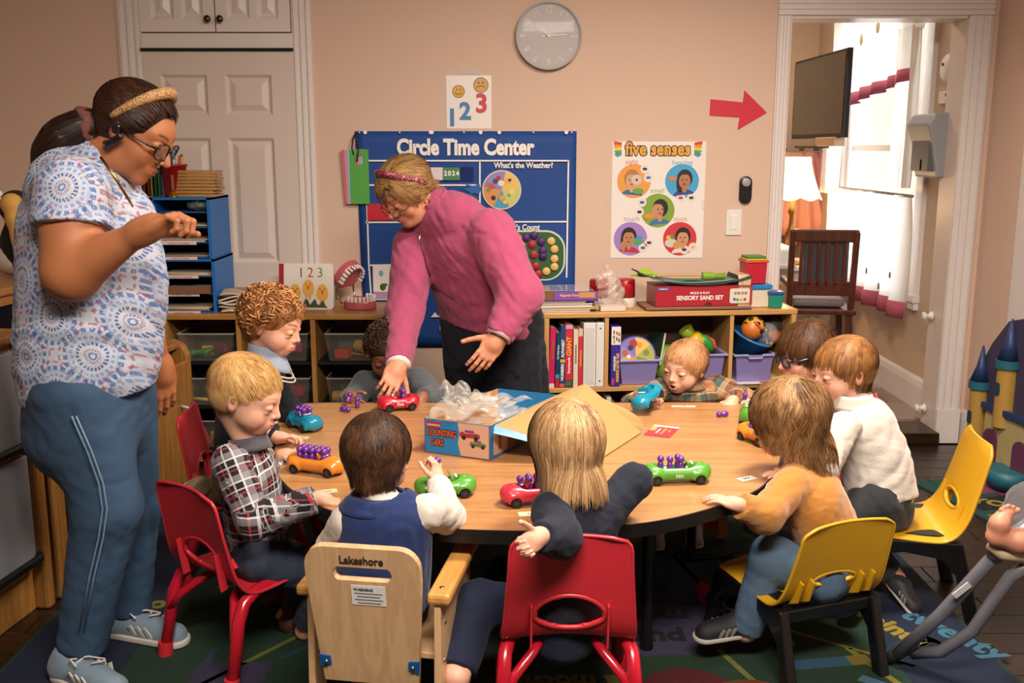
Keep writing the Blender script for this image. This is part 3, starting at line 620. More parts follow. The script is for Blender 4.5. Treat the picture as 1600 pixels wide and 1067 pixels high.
# blue paper sorter with two stacked units, standing on the cubby shelf
BLUE = mat('#1469b4', .45, .05, 90); BLUE_D = mat('#0b4c8c', .5)
SX0, SX1, SXM = -1.80, -1.30, -1.55; SY0, SY1 = 4.31, 4.60
for nm, z0, z1, n, lab in (('paper_sorter', LZ, LZ + .235, 3, 'blue cardboard paper sorter unit standing directly on the cubby shelf'), ('paper_sorter', LZ + .238, LZ + .50, 4, 'upper blue cardboard paper sorter stacked on another sorter')):
    so = empty(nm, (SX0, SY0, z0), lab, 'paper sorter'); P = lambda x, y, z: (x - SX0, y - SY0, z - z0)
    off = .006 if z0 > LZ else 0
    for x in (SX0, SXM, SX1 - off): MB().box(P(x, (SY0 + SY1) / 2, (z0 + z1) / 2), (.014, SY1 - SY0, z1 - z0)).obj('side_panel', BLUE, so)
    MB().box(P((SX0 + SX1 - off) / 2, (SY0 + SY1) / 2, z1 - .004), (SX1 - SX0 - off + .014, SY1 - SY0, .010)).obj('top_panel', BLUE, so)
    MB().box(P((SX0 + SX1) / 2, SY1 - .005, (z0 + z1) / 2), (SX1 - SX0, .01, z1 - z0)).obj('back_panel', BLUE_D, so)
    for k in range(n):
        zz = z0 + .004 + (z1 - z0) * k / n; MB().box(P((SX0 + SX1 - off) / 2, (SY0 + SY1) / 2, zz), (SX1 - SX0 - off, SY1 - SY0 - .01, .006)).obj('slot_floor', BLUE_D, so)
        for (xa, xb, cn) in ((SX0, SXM, 'left'), (SXM, SX1, 'right')):
            slot = f'slot {["bottom", "second", "third", "fourth"][k]} of the {"upper" if z0 > LZ else "lower"} blue sorter, {cn} column'
            if not (k == 3 and z0 > LZ and cn == 'right'):
                ps = empty('paper_stack', (((xa + xb) / 2), SY0 + .02, zz + .0035), 'stack of paper sheets in the ' + slot, 'papers', 'paper stacks in the blue sorter'); nn = rr.randint(3, 6); zc = .0
                for q in range(nn):
                    hh = rr.choice([.002, .003, .005]); c = rr.choice(['#cfc3b0', '#d8cfc2', '#bda98c', '#c9b79a', '#cfc8c0', '#93806a']); wq = (xb - xa) * rr.uniform(.74, .88)
                    MB().box((rr.uniform(-.012, .012), .11 + rr.uniform(-.012, .004), zc + hh / 2), (wq, .22, hh), (0, 0, rr.uniform(-.04, .04))).obj('paper_sheet', mat(c, .8), ps); zc += hh
                if cn == 'right':
                    MB().box((-.015, -.021, -.002), (.15, .002, .013)).obj('slot_label', mat('#d8c8c4', .6), so).location = P((xa + xb) / 2, SY0 + .018, zz)
                    text('tr-Am Dr Srofenlan'[:rr.randint(12, 18)], .011, mat('#b02838', .7), so, P((xa + xb) / 2 - .015, SY0 - .0045, zz - .0025), sx=1.1, th=.0003)
bx = empty('brown_tray', (-1.425, SY0 - .01, LZ + .0855), 'shallow brown cardboard tray in the blue paper sorter', 'tray'); MB().box((0, .10, .016), (.215, .2, .003)).box((0, .0, .016), (.215, .004, .03)).box((-.106, .1, .016), (.004, .2, .03)).box((.106, .1, .016), (.004, .2, .03)).obj('tray', mat('#7a5236', .7), bx); MB().box((0, .1, .02), (.19, .17, .006)).obj('paper', mat('#c9b79a', .8), bx)
cm = empty('crumpled_bag', (-1.36, SY0 + .05, LZ + .448), 'crumpled clear bag in the top slot of the blue sorter', 'bag'); S = Sdf(.006); S.el((0, 0, .018), (.05, .05, .02)).fold(.006, 14, 4); v_, q_ = S.build(); np_mesh('bag', v_, q_, mat('#6f7f7a', .25, alpha=.55), cm); MB().cyl((0, 0, .03), (0, 0, .042), .008, 8, mat('#6f7f7a', .25)).obj('knot', None, cm)
# on top of the sorter
TZ = LZ + .50
e = empty('sticky_tape_roll', (-1.715, 4.40, TZ + .001), 'yellow round tub with flat lid on the blue sorter', 'tub'); MB().lathe([(.055, 0), (.06, .004), (.06, .028), (.001, .028)], (0, 0, 0), 24, mat('#c9982e', .5)).obj('tub', None, e); MB().lathe([(.062, .028), (.062, .036), (.001, .037)], (0, 0, 0), 24, mat('#d0a436', .5)).obj('lid', None, e); e.name = 'round_tub'
for k, (c, h_, t_) in enumerate((('#8a8478', .105, .03), ('#b8a02e', .10, .012), ('#7c3b28', .12, .01), ('#6a1f1c', .105, .012), ('#b48a2c', .11, .01), ('#2e5a38', .125, .01), ('#3c7a48', .118, .009), ('#7d96a6', .13, .008))):
    bk = empty('book', (-1.64 + k * .0165, 4.38, TZ + .001), f'thin upright {["grey", "yellow", "brown", "dark red", "ochre", "dark green", "green", "pale blue"][k]} book on the blue sorter', 'book', 'books standing on the blue sorter')
    MB().box((0, .08, h_ / 2), (t_, .16, h_)).obj('cover', mat(c, .6), bk, .001); MB().box((0, .081, h_ / 2), (t_ * .7, .162, h_ * .96)).obj('pages', mat('#d0c4ae', .8), bk)
cup = empty('marker_cup', (-1.475, 4.40, TZ + .001), 'red plastic cup full of markers on the blue sorter', 'cup'); MB().lathe([(.038, 0), (.042, .01), (.054, .13), (.06, .132), (.06, .14), (.052, .14), (.04, .012), (.001, .01)], (0, 0, 0), 24, mat('#8a0f14', .4)).obj('cup', None, cup)
for k, (c, n_) in enumerate((('#c9982e', 'yellow'), ('#6a6258', 'grey'), ('#16305c', 'navy blue'), ('#8a1d26', 'red'), ('#3f1f6a', 'purple'), ('#c2502e', 'orange'), ('#1d4c8a', 'blue'), ('#c9b08a', 'tan'), ('#14181c', 'black'))):
    a = k * 2.4; x, y = .03 * math.cos(a), .03 * math.sin(a); t_ = rr.uniform(.165, .195); p0, p1 = V((x * .6, y * .6, .02)), V((x * 1.25 + rr.uniform(-.008, .008), y * 1.25, t_)); pm = p0 + (p1 - p0) * .8
    mk = empty('marker', cup.location, f'{n_} marker standing in the red cup', 'marker', 'markers in the red cup'); MB().cyl(p0, pm, .006, 10, mat('#cfc8c0' if k % 3 == 0 else c, .4)).obj('barrel', None, mk); MB().cyl(pm, p1, .0068, 10, mat(c, .4), .0055).obj('cap', None, mk)
bl = empty('hand_bell', (-1.462, 4.335, TZ + .001), 'small brass hand bell with wooden handle on the blue sorter', 'bell'); MB().lathe([(.022, 0), (.02, .004), (.013, .02), (.008, .03), (.003, .033)], (0, 0, 0), 18, mat('#b8902e', .25, metal=1)).obj('bell_cup', None, bl); MB().cyl((0, 0, .03), (0, 0, .095), .006, 10, mat('#7d4f2a', .5), .008).obj('handle', None, bl)
for k in range(8):
    cb_ = empty('wooden_tray', (-1.382 + rr.uniform(-.006, .006), 4.43, TZ + .001 + .0145 * k), f'thin wooden lap board, {["lowest", "second", "third", "fourth", "fifth", "sixth", "seventh", "topmost"][k]} in the stack beside the red cup', 'board', 'stack of wooden boards on the sorter')
    MB().box((0, 0, .005), (.185, .14, .010)).obj('board', wood('#b98a4c', '#96682f', .5, 0, 6), cb_, .002); MB().box((0, -.066, .0115), (.178, .006, .003)).obj('lip', wood('#a87a3e', '#85592a', .5, 0, 6), cb_)
# ------------------------------------------------------------------ things on the back wall
def W(px, py, Y=WY): p = at(px, py, Y); return p.x, p.z
def wp(px, py, base, Y=WY): x, z = W(px, py, Y); return (x - base[0], z - base[2])
PAPER = mat('#e2dcd6', .35, coat=.3); WHITE = mat('#e6e2dd', .5); INK = mat('#17171a', .6)
TXROT = (PI / 2, 0, 0)
# clock
ck = empty('wall_clock', (.164, WY - .001, 1.892), 'round pale grey wall clock with thin white numerals and hands', 'clock')
MB().lathe([(.142, 0), (.148, .004), (.149, .028), (.146, .034), (.141, .034), (.140, .012), (.001, .012)], (0, 0, 0), 56, mat('#a9a5a2', .3), (PI / 2, 0, 0)).obj('rim', None, ck)
MB().prism(circle(.140, 56), 1, -.0155, -.012, mat('#aaa4a2', .45)).obj('dial', None, ck)
MB().lathe([(.141, .031), (.12, .0325), (.001, .034)], (0, 0, 0), 48, mat('#ffffff', .03, alpha=.05, coat=.6), (PI / 2, 0, 0)).obj('glass', None, ck)
for n in range(1, 13):
    a = rad(90 - 30 * n); text(str(n), .044, WHITE, ck, (.112 * math.cos(a), -.0175, .112 * math.sin(a)), (PI / 2, -a + PI / 2 if False else 0, 0), 'numeral', -.0006, .0006, sx=.75).rotation_euler = Euler((PI / 2, -(rad(90) - a) * -1 if False else (rad(90) - a), 0), 'XYZ')
MB().box((.026, -.019, .003), (.110, .002, .005), (0, rad(-3), 0)).box((-.004, -.019, 0), (.02, .002, .008)).obj('minute_hand', WHITE, ck); MB().box((-.018, -.0205, .016), (.052, .002, .004), (0, rad(40), 0)).obj('hour_hand', WHITE, ck)
MB().tube([(-.045 + .008 * math.cos(i * PI / 6), -.0205, .038 + .008 * math.sin(i * PI / 6)) for i in range(12)], .0012, 6, WHITE, True).obj('hand_ring', None, ck); MB().cyl((0, -.016, 0), (0, -.023, 0), .006, 14, WHITE).obj('hub', None, ck)
# sheet with 1 2 3 and two faces
def sheet_on_wall(name, x0, y0, x1, y1, label, cat, th=.002, m=PAPER):
    xa, za = W(x0, y0); xb, zb = W(x1, y1); e = empty(name, ((xa + xb) / 2, WY - .0005, (za + zb) / 2), label, cat)
    MB().box((0, -th / 2, 0), (xb - xa, th, za - zb)).obj('sheet', m, e); return e
def disc(e, px, py, r, m, y, name='print', n=28, a0=0, a1=360):
    b = e.location; x, z = wp(px, py, b); return MB().prism(circle(r, n, x, z, a0, a1), 1, y - .0006, y, m).obj(name, None, e)
PX = 1 / 341.0
e = sheet_on_wall('number_sheet', 697, 118, 768, 201, 'white laminated sheet with two faces and the numbers 1 2 3 above the blue chart', 'poster')
YEL = mat('#c79a2c', .5); SB = mat('#3f78a8', .5); SRED = mat('#c03a44', .5)
for (px, py, r_, sad) in ((716.5, 143, .028, 0), (751.5, 133, .034, 1)):
    disc(e, px, py, r_, INK, -.002, 'face_outline'); disc(e, px, py, r_ - .0025, mat('#d0a23c' if not sad else '#c99c50', .5), -.0027, 'face')
    b = e.location; x, z = wp(px, py, b)
    for s in (-1, 1): MB().prism(circle(r_ * .1, 10, x + s * r_ * .28, z + r_ * .3), 1, -.0042, -.003, INK).obj('face_eye', None, e)
    MB().tube([(x + r_ * .55 * math.cos(a), -.0034, z + (r_ * -.45 + r_ * .35 * math.sin(a) if sad else r_ * .05 - r_ * .55 * math.sin(a))) for a in [PI * (.1 + .8 * i / 10) for i in range(11)]], .0014, 6, INK).obj('face_mouth', None, e)
for (s, px, py, sz, m) in (('1', 706.5, 185, .105, SB), ('2', 727, 175, .105, SB), ('3', 752.5, 163, .115, SRED)): x, z = wp(px, py, e.location); text(s, sz, m, e, (x, -.0026, z), TXROT, 'numeral', .004)
MB().box((0, -.001, .137), (.10, .001, .03)).obj('tape', mat('#e8e2dc', .1, alpha=.35, coat=.6), e)
# big blue pocket chart
CB = mat('#0b3f86', .7, .1, 500); cx0, cz0 = W(555, 205); cx1, cz1 = W(901, 203); czb = .47
ch = empty('pocket_chart', ((cx0 + cx1) / 2, WY - .001, (cz0 + czb) / 2), 'large blue fabric Circle Time Center pocket chart hung behind the woman in pink', 'chart')
B = ch.location; HW = (cx1 - cx0) / 2; HH = (cz0 - czb) / 2
MB().sheet(lambda u, v: (-HW + 2 * HW * u + .02 * (1 - v) * (1 - u) * .9, -.006 - .003 * math.sin(u * 9) * math.sin(v * 5) , -HH + 2 * HH * v), 26, 18, CB, .003).obj('chart_cloth', None, ch)
YC = -.0125
def cline(pts, wd=.007, name='chart_line'):
    P = [wp(px, py, B) for px, py in pts]; mb = MB()
    for (a, b) in zip(P[:-1], P[1:]):
        d = V((b[0] - a[0], b[1] - a[1])); n_ = V((-d.y, d.x)).normalized() * wd / 2; mb.prism([(a[0] + n_.x, a[1] + n_.y), (a[0] - n_.x, a[1] - n_.y), (b[0] - n_.x, b[1] - n_.y), (b[0] + n_.x, b[1] + n_.y)], 1, YC - .001, YC + .001)
    return mb.obj(name, WHITE, ch)
for l in (((574, 251), (888, 251)), ((750, 251), (750, 347)), ((888, 250), (885, 433)), ((574, 289), (750, 289)), ((572, 347), (886, 346)), ((572, 251), (577, 414), (585, 520)), ((577, 414), (690, 412))): cline(l)
def ctext(s, px, py, sz, bold=.002, sx=1.0, m=WHITE, al='CENTER'): x, z = wp(px, py, B); return text(s, sz, m, ch, (x, YC - .0008, z), TXROT, 'lettering', bold, .001, al, sx)
ctext('Circle Time Center', 727, 231, .098, .0042, .80); ctext("What's the Weather?", 818, 258.5, .036, .001, .86); ctext("Let's Count", 818, 355, .036, .001, .88); ctext('Days of the Week', 655, 298, .036, .001, .8); ctext('Today', 700, 497, .036, .001, .9); ctext("Let's", 697, 513, .036, .001, .9)
def csector(px, py, r, a0, a1, c, y, name='wheel_sector'):
    x, z = wp(px, py, B); MB().prism([(x, z)] + circle(r, 12, x, z, a0, a1), 1, y - .0012, y, mat(c, .5)).obj(name, None, ch)
x, z = wp(784, 296.5, B); MB().prism(circle(.0905, 40, x, z), 1, YC - .003, YC, mat('#c9bfae', .5)).obj('weather_wheel', None, ch)
for a0, a1, c in ((78, 150, '#8a7fb4'), (6, 78, '#d9b65a'), (-66, 6, '#b9bd6a'), (-116, -66, '#3b93b8'), (-190, -116, '#c98a4c'), (150, 170, '#8a6fa4')): csector(784, 296.5, .084, a0, a1, c, YC - .003)
for (px, py, r_, c) in ((774, 283, .012, '#3a3c6a'), (779, 278, .011, '#a52f34'), (783, 286, .014, '#d8d2c8'), (793, 283, .013, '#d8a42c'), (797, 281, .008, '#7a5fa8'), (768, 291, .014, '#b5502e'), (763, 297, .009, '#5f8a4c'), (800, 299, .014, '#d9c77a'), (795, 305, .008, '#6fa05c'), (785, 309, .014, '#c99a3c'), (789, 315, .01, '#e0b43a'), (771, 309, .011, '#2b1a14'), (768, 316, .009, '#d8962c')): disc(ch, px, py, r_, mat(c, .5), YC - .0045, 'wheel_picture', 14)
x, z = wp(784, 335, B); MB().prism([(x - .006, z - .022), (x + .006, z - .022), (x + .006, z), (x + .017, z), (x, z + .022), (x - .017, z), (x - .006, z)], 1, YC - .001, YC, WHITE).obj('chart_arrow', None, ch)
x, z = wp(680, 491, B); MB().prism([(x - .02, z - .012), (x + .02, z - .012), (x, z + .012)], 1, YC - .001, YC, WHITE).obj('chart_arrow', None, ch)
xa, za = wp(783, 361, B); xb, zb = wp(881, 436, B)
MB().prism(rrect(xb - xa + .01, za - zb + .01, .09, 8, (xa + xb) / 2, (za + zb) / 2), 1, YC - .002, YC, mat('#c9cdc4', .5)).obj('board_edge', None, ch); MB().prism(rrect(xb - xa - .006, za - zb - .006, .083, 8, (xa + xb) / 2, (za + zb) / 2), 1, YC - .004, YC - .002, mat('#24552c', .6)).obj('counting_board', None, ch)
btn = [(809.5, 372, '#c9824c'), (815, 382.5, '#c9824c'), (812, 394, '#c9824c'), (818, 405, '#c9824c'), (822, 371, '#4a1764'), (834.5, 367, '#4a1764'), (845.5, 377, '#4a1764'), (848, 391, '#4a1764'), (848, 400, '#3a0f55'), (831.5, 381, '#a5252c'), (834, 397, '#a5252c'), (837, 414.5, '#a5252c'), (841, 427, '#a5252c'), (861, 376, '#d6b264'), (866, 388.5, '#d6b264'), (866, 403.5, '#d6b264'), (866, 416, '#d6b264'), (853.5, 423, '#d6b264'), (800, 367, '#3b63a4'), (798, 378, '#3b63a4'), (800, 420, '#3b63a4')]
for k, (px, py, c) in enumerate(btn):
    x, z = wp(px, py, B); o = MB().lathe([(.019, 0), (.019, .006), (.016, .009), (.001, .010)], (x, YC - .004, z), 18, mat(c, .55), (PI / 2, 0, 0)).obj('button', None, ch)
xa, za = wp(668, 261, B); xb, zb = wp(740, 283, B)
MB().box(((xa + xb) / 2, YC - .0005, (za + zb) / 2), (xb - xa, .001, za - zb)).obj('date_pocket', mat('#17326e', .2, alpha=.8, coat=.5), ch)
for (p0, p1, c) in ((668, 692, '#d6c6d0'), (692, 719, '#3a7a4c'), (668, 673, '#a03a6a')): a, _ = wp(p0, 270, B); b_, _ = wp(p1, 270, B); MB().box(((a + b_) / 2, YC - .002, (za + zb) / 2 + .002), (b_ - a, .001, (za - zb) * .9)).obj('date_card', mat(c, .5), ch)
for k, s in enumerate('2024'): ctext(s, 696.5 + k * 6.2, 271, .03, .0012, .9).location.y = YC - .003
xa, za = wp(574, 318, B); xb, zb = wp(617, 344, B); MB().box(((xa + xb) / 2, YC - .001, (za + zb) / 2), (xb - xa, .002, za - zb)).obj('red_card', mat('#b3152a', .5), ch)
x, z = wp(742, 297, B); MB().prism([(x - .06, z + .01), (x - .02, z + .012), (x - .05, z + .03), (x - .005, z + .02), (x + .02, z + .03), (x + .03, z + .005), (x + .02, z - .02), (x - .005, z - .012), (x - .03, z - .03), (x - .02, z - .01)], 1, YC - .002, YC, mat('#0d5a9e', .5)).obj('chart_shape', None, ch)
for px in (571, 673, 675, 751, 780, 884.5): x, z = wp(px, 207, B); MB().lathe([(.009, 0), (.009, .003), (.004, .004), (.001, .002)], (x, YC + .002, z), 14, WHITE, (PI / 2, 0, 0)).obj('pin', None, ch)
for px in (562, 625, 725, 833, 893): x, z = wp(px, 207, B); MB().ball((x, YC, z), .004, 8, WHITE).obj('pin_head', None, ch)
cd = empty('seed_card', (0, WY - .014, 0), 'white picture card with a green plant tucked in the blue chart', 'card'); xa, za = W(583, 414); xb, zb = W(613, 468); cd.location.x, cd.location.z = (xa + xb) / 2, (za + zb) / 2
MB().box((0, 0, 0), (xb - xa, .002, za - zb)).obj('card', PAPER, cd); MB().box((0, -.0015, -.06), (xb - xa, .001, .035)).obj('stripe', mat('#a78bb0', .5), cd); MB().ball((.002, -.0015, -.02), (.014, .001, .018), 8).ball((.014, -.0015, -.01), (.01, .001, .008), 8).obj('plant_print', mat('#3c5a24', .6), cd); MB().ball((-.004, -.0015, .045), (.01, .001, .016), 8).obj('butterfly_print', mat('#6fa8c9', .6), cd)
# hanging tags with a cord
tg = None; x0, z0 = W(562, 276)
tags = empty('tag_set', (x0, WY - .02, z0), 'set of coloured door tags with green one in front hanging beside the blue chart', 'tags')
for k, (c, dx, an) in enumerate((('#c9606a', -.03, -3), ('#c98a98', -.018, -2), ('#8ab6c9', -.006, -1), ('#4c9a3c', .004, 0))):
    pl = [(-.043, -.123), (.043, -.123), (.043, .098), (.03, .123), (-.03, .123), (-.043, .105)]; hole = circle(.02, 14, 0, .075); mb = MB(); R = Matrix.Rotation(rad(an), 4, 'Y')
    out = [(-.043, -.123), (.043, -.123), (.043, .123), (-.043, .123)]; mb.M = Matrix.Translation((dx, -.003 * k, 0)) @ R
    mb.prism([(-.043, -.123), (.043, -.123), (.043, .055), (-.043, .055)], 1, 0, .002); mb.prism([(-.043, .095), (.043, .095), (.043, .123), (-.043, .123)], 1, 0, .002)
    mb.prism([(-.043, .055), (-.02, .055), (-.014, .061), (-.02, .075), (-.014, .089), (-.02, .095), (-.043, .095)], 1, 0, .002); mb.prism([(.02, .055), (.043, .055), (.043, .095), (.02, .095), (.014, .089), (.02, .075), (.014, .061)], 1, 0, .002)
    mb.obj('tag', mat(c, .5), tags)
MB().tube([(-.005, -.014, .07), (.0, -.016, .10), (.005, -.012, .14), (-.01, -.006, .18), (-.008, .0, .2), (-.022, -.004, .17), (-.028, -.006, .13), (-.02, -.01, .10)], .0035, 6, INK).obj('cord', None, tags)
# five senses poster
e = sheet_on_wall('senses_poster', 957, 221, 1097, 403, 'white laminated five senses poster with five round pictures', 'poster'); B2 = e.location
x, z = wp(1028, 233.5, B2)
for k, (bo, m, y) in enumerate(((.0065, INK, -.0022), (.0022, mat('#d99a2c', .5), -.0034))): text('five senses', .083, m, e, (x, y, z), TXROT, 'lettering', bo, .0006, sx=.84)
for s in (-1, 1):
    for k, c in enumerate(('#b83a34', '#d9862c', '#d9c23c', '#4c9a4c', '#3a8ab0')): xx, zz = wp(1028 + s * 61.5, 233, B2); MB().prism([(xx - s * .0 + s * .022, zz + .036 - k * .0145), (xx - s * .014, zz + .030 - k * .0115), (xx - s * .014, zz + .030 - (k + 1) * .0115), (xx + s * .022 - s * .004 * k, zz + .036 - (k + 1) * .0145)], 1, -.0031, -.002, mat(c, .5)).obj('rainbow_stripe', None, e)
SK = ['#c99878', '#a8714c', '#b98560', '#b07a54', '#c08c66']
for k, (px, py, c, lab, lc, hair, shirt, lx, ly, hx) in enumerate(((990.5, 283, '#d9943c', 'sight', '#c96a6a', '#a8743c', '#2f5f9a', 987, 253, -.01), (1065.5, 283, '#3a9ac9', 'hearing', '#4ca0c9', '#1c1210', '#3a3f86', 1066, 254, .012), (1027.5, 329, '#7a9a34', 'smell', '#8aa84c', '#1a1210', '#3a6a9a', 1027, 298, .012), (985, 373, '#9a7abf', 'touch', '#9a86b8', '#17100e', '#b3282e', 987, 342, -.008), (1062, 373, '#c23038', 'taste', '#c98a8a', '#140f0e', '#d8d0c8', 1063, 342, .014))):
    disc(e, px, py, .078, mat(c, .5), -.002, 'picture_circle', 36); x, z = wp(px, py, B2); s = .9
    def el_(cx, cz, a, b, n=20, a0=0, a1=360): return [(x + cx + a * math.cos(rad(a0 + (a1 - a0) * i / n)), z + cz + b * math.sin(rad(a0 + (a1 - a0) * i / n))) for i in range(n + (a1 - a0 < 360))]
    polys = [(el_(hx, -.074, .052, .038, 20, 0, 180), mat(shirt, .6)), (el_(hx, .012, .036, .042), mat(hair, .6))]
    if k in (1, 3): polys.append((el_(hx - .02, -.01, .018, .045), mat(hair, .6)))
    polys += [(el_(hx, -.032, .012, .02), mat(SK[k], .6)), (el_(hx - (.012 if k == 2 else 0), .0, .027, .034), mat(SK[k], .6)), (el_(hx, .03, .031, .017, 20, 0, 180), mat(hair, .6)), (el_(hx - .011, .006, .0045, .003, 10), INK), (el_(hx + .009, .006, .0045, .003, 10), INK), (el_(hx - .001, -.014, .009, .005 if k == 1 else .0028, 12), mat('#8a3436', .6)), (el_(hx - .001, -.003, .003, .004, 10), mat('#96654a', .6))]
    if k == 0: polys += [(el_(.012, .006, .024, .024), mat('#b8c4c0', .3)), (el_(.012, .006, .019, .019), mat('#d3b8a4', .3)), (el_(.012, .006, .006, .005), INK), (el_(.02, -.045, .026, .014), mat('#5f9a3c', .6))]
    if k == 1: polys += [(el_(-.045, .012, .02, .01), mat('#c9764c', .6))]
    if k == 2: polys += [(el_(-.04, -.026, .022, .012), mat('#d9862c', .6))]
    if k == 3: polys += [(el_(.035, -.012, .022, .018), mat('#4c9a5a', .6)), (el_(.04, .005, .014, .01), mat('#3f8ab8', .6)), (el_(-.034, -.035, .012, .024), mat(SK[k], .6))]
    if k == 4: polys += [(el_(-.04, -.02, .03, .02), mat('#c9c0b8', .6)), (el_(-.052, .006, .012, .01), mat('#d9b23c', .6)), (el_(-.036, .01, .008, .01), mat('#3f8a5a', .6)), (el_(-.014, -.03, .018, .016), mat('#c98a4c', .6))]
    clip = []
    for p, m in polys:   # keep each print inside its circle
        clip.append(([(x + (q[0] - x) * min(1, .077 / max(1e-6, math.hypot(q[0] - x, q[1] - z))), z + (q[1] - z) * min(1, .077 / max(1e-6, math.hypot(q[0] - x, q[1] - z)))) for q in p], m))
    flat(clip, -.0028, .0001, e, 'portrait_print')
    xx, zz = wp(lx, ly, B2); text(lab, .032, mat(lc, .6), e, (xx, -.0022, zz), TXROT, 'lettering', 0, .0005)
for (px, py, c) in ((1007.5, 264, '#3a2420'), (1013, 277.5, '#2f6a9a'), (1063.5, 309, '#b83a4a'), (1080, 309, '#3a3432'), (1003, 316, '#4a4a8a'), (999, 331, '#17171a'), (1004.5, 387, '#5a5650'), (1014, 379, '#2a2622'), (1069, 390, '#3a2620'), (1082.5, 386, '#d9b24c')):
    disc(e, px, py, .021, mat('#d9d2cc', .5), -.0021, 'icon_disc', 20); x, z = wp(px, py, B2); MB().prism(rrect(.02, .012, .004, 3, x, z), 1, -.0034, -.0027, mat(c, .6)).obj('icon_print', None, e)
for (px, py, a, b) in ((1025, 217, .09, .02), (951, 315, .02, .06), (1099, 320, .015, .05)): x, z = wp(px, py, B2); MB().box((x, -.0022, z), (a, .0008, b), (0, rad(4), 0)).obj('tape', mat('#e8e2dc', .1, alpha=.3, coat=.6), e)
# red arrow, doorbell receiver, light switch
P = [W(*q) for q in ((1110, 155), (1160.5, 160), (1163, 141), (1198, 176), (1152, 203), (1155.5, 183.5), (1108.5, 180.5))]; cx, cz = sum(p[0] for p in P) / 7, sum(p[1] for p in P) / 7
ar = MB().prism([(x - cx, z - cz) for x, z in P], 1, -.004, 0, mat('#c41f35', .6, .05, 200)).obj('paper_arrow', None, None, .0008, 1, (cx, WY - .0005, cz)); tag(ar, 'red foam arrow on the wall pointing to the doorway', 'arrow sign')
x, z = W(1164, 296.5); bl = empty('wall_receiver', (x, WY - .0005, z), 'black oval device with grey round button on the wall', 'device'); MB().prism(rrect(.058, .125, .028, 7), 1, -.02, 0, mat('#0e0e10', .35)).obj('body', None, bl, .006); MB().lathe([(.020, 0), (.020, .003), (.017, .005), (.001, .005)], (0, -.02, .035), 20, mat('#9a9896', .35), (PI / 2, 0, 0)).obj('button', None, bl)
x, z = W(1146, 347.5); sw = empty('light_switch', (x, WY - .0005, z), 'white rocker light switch plate beside the doorway', 'light switch'); MB().box((0, -.004, 0), (.073, .008, .118)).obj('plate', mat('#dcd8d4', .3), sw, .003); MB().box((0, -.010, 0), (.033, .006, .066), (rad(4), 0, 0)).obj('rocker', mat('#e4e0dc', .25), sw, .002)
# ------------------------------------------------------------------ right shelf, books, bins
SHELL = wood('#c79a5e', '#b38548', .4, 0, 6); SHELL_Z = wood('#c79a5e', '#b38548', .4, 2, 6)
RX = Matrix.Translation((.14, 4.235, 0)) @ Matrix.Rotation(rad(6.2), 4, 'Z'); RZ = rad(6.2)
def rs(name, s, d, z, label, cat, group=None, rz=0): e = empty(name, RX @ V((s, d, z)), label, cat, group); e.rotation_euler = (0, 0, RZ + rz); return e
RL, RD, RT, RM = 1.13, .265, .70, .365
sh = rs('bookshelf', 0, 0, 0, 'low light wood bookshelf with open shelves beside the doorway', 'shelf')
MB().box((RL / 2, RD / 2, RT - .012), (RL + .01, RD, .024)).obj('top', SHELL, sh, .004)
for s in (.011, RL - .011): MB().box((s, RD / 2, .34), (.022, RD - .004, .672)).obj('side', SHELL_Z, sh, .002)
for s, z0, z1 in ((.276, RM, RT - .024), (.838, RM, RT - .024), (.56, .04, RM - .02)): MB().box((s, RD / 2, (z0 + z1) / 2), (.018, RD - .01, z1 - z0)).obj('divider', SHELL_Z, sh, .002)
for z in (RM - .01, .03): MB().box((RL / 2, RD / 2, z), (RL - .044, RD - .006, .02)).obj('shelf_board', SHELL, sh, .002)
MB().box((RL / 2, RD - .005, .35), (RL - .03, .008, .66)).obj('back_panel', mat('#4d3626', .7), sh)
def book(s0, s1, h_, c, label, top=None, d=.18, words=None, wc='#e8dcc0', z=RM, cat='book', lean=0, extra=None):
    t_ = s1 - s0; e = rs('book' if cat == 'book' else cat.replace(' ', '_'), s0 + t_ / 2, .012, z + .0012, label, cat, 'books on the right shelf' if cat == 'book' else None); 
    MB().box((0, .002, h_ / 2), (t_, .006, h_)).box((-t_ / 2 + .0012, d / 2, h_ / 2), (.0024, d, h_)).box((t_ / 2 - .0012, d / 2, h_ / 2), (.0024, d, h_)).obj('cover', mat(c, .4, coat=.2), e); MB().box((0, d / 2 + .004, h_ / 2), (t_ - .005, d - .008, h_ - .008)).obj('pages', mat('#d3c6ae', .8), e)
    for (z0, z1, cc) in extra or (): MB().box((0, -.0016, (z0 + z1) / 2), (t_ * .98, .001, z1 - z0)).obj('spine_band', mat(cc, .5), e)
    for k, (wd, sz, zz, cc, dx) in enumerate(words or ()): text(wd, sz, mat(cc, .5), e, (dx, -.0024, zz), (PI / 2, -PI / 2, 0), 'spine_lettering', .0006, .0004)
    e.rotation_euler = (0, lean, RZ); return e
book(.022, .046, .268, '#c2185a', 'tall magenta book at the end of the row beside the woman', words=[('Learning Themes', .013, .17, '#8a6a3a', .0)], extra=[(0, .02, '#d9c2b0')], lean=rad(1.5))
book(.050, .068, .245, '#123a55', 'dark teal book second in the row, red foot on spine', words=[('The Wide River', .010, .16, '#b0c4cc', 0)], extra=[(0, .042, '#a8202e'), (.044, .06, '#3a8aa5')], lean=rad(1.5))
book(.070, .092, .275, '#263f6e', 'navy book with ALPHABET and NUMBERS in white on the spine', words=[('ALPHABET', .017, .175, '#e2ddd2', 0), ('NUMBERS', .017, .07, '#e2ddd2', 0)], extra=[(.113, .127, '#c9a23a'), (.003, .018, '#c9503c')], lean=rad(1))
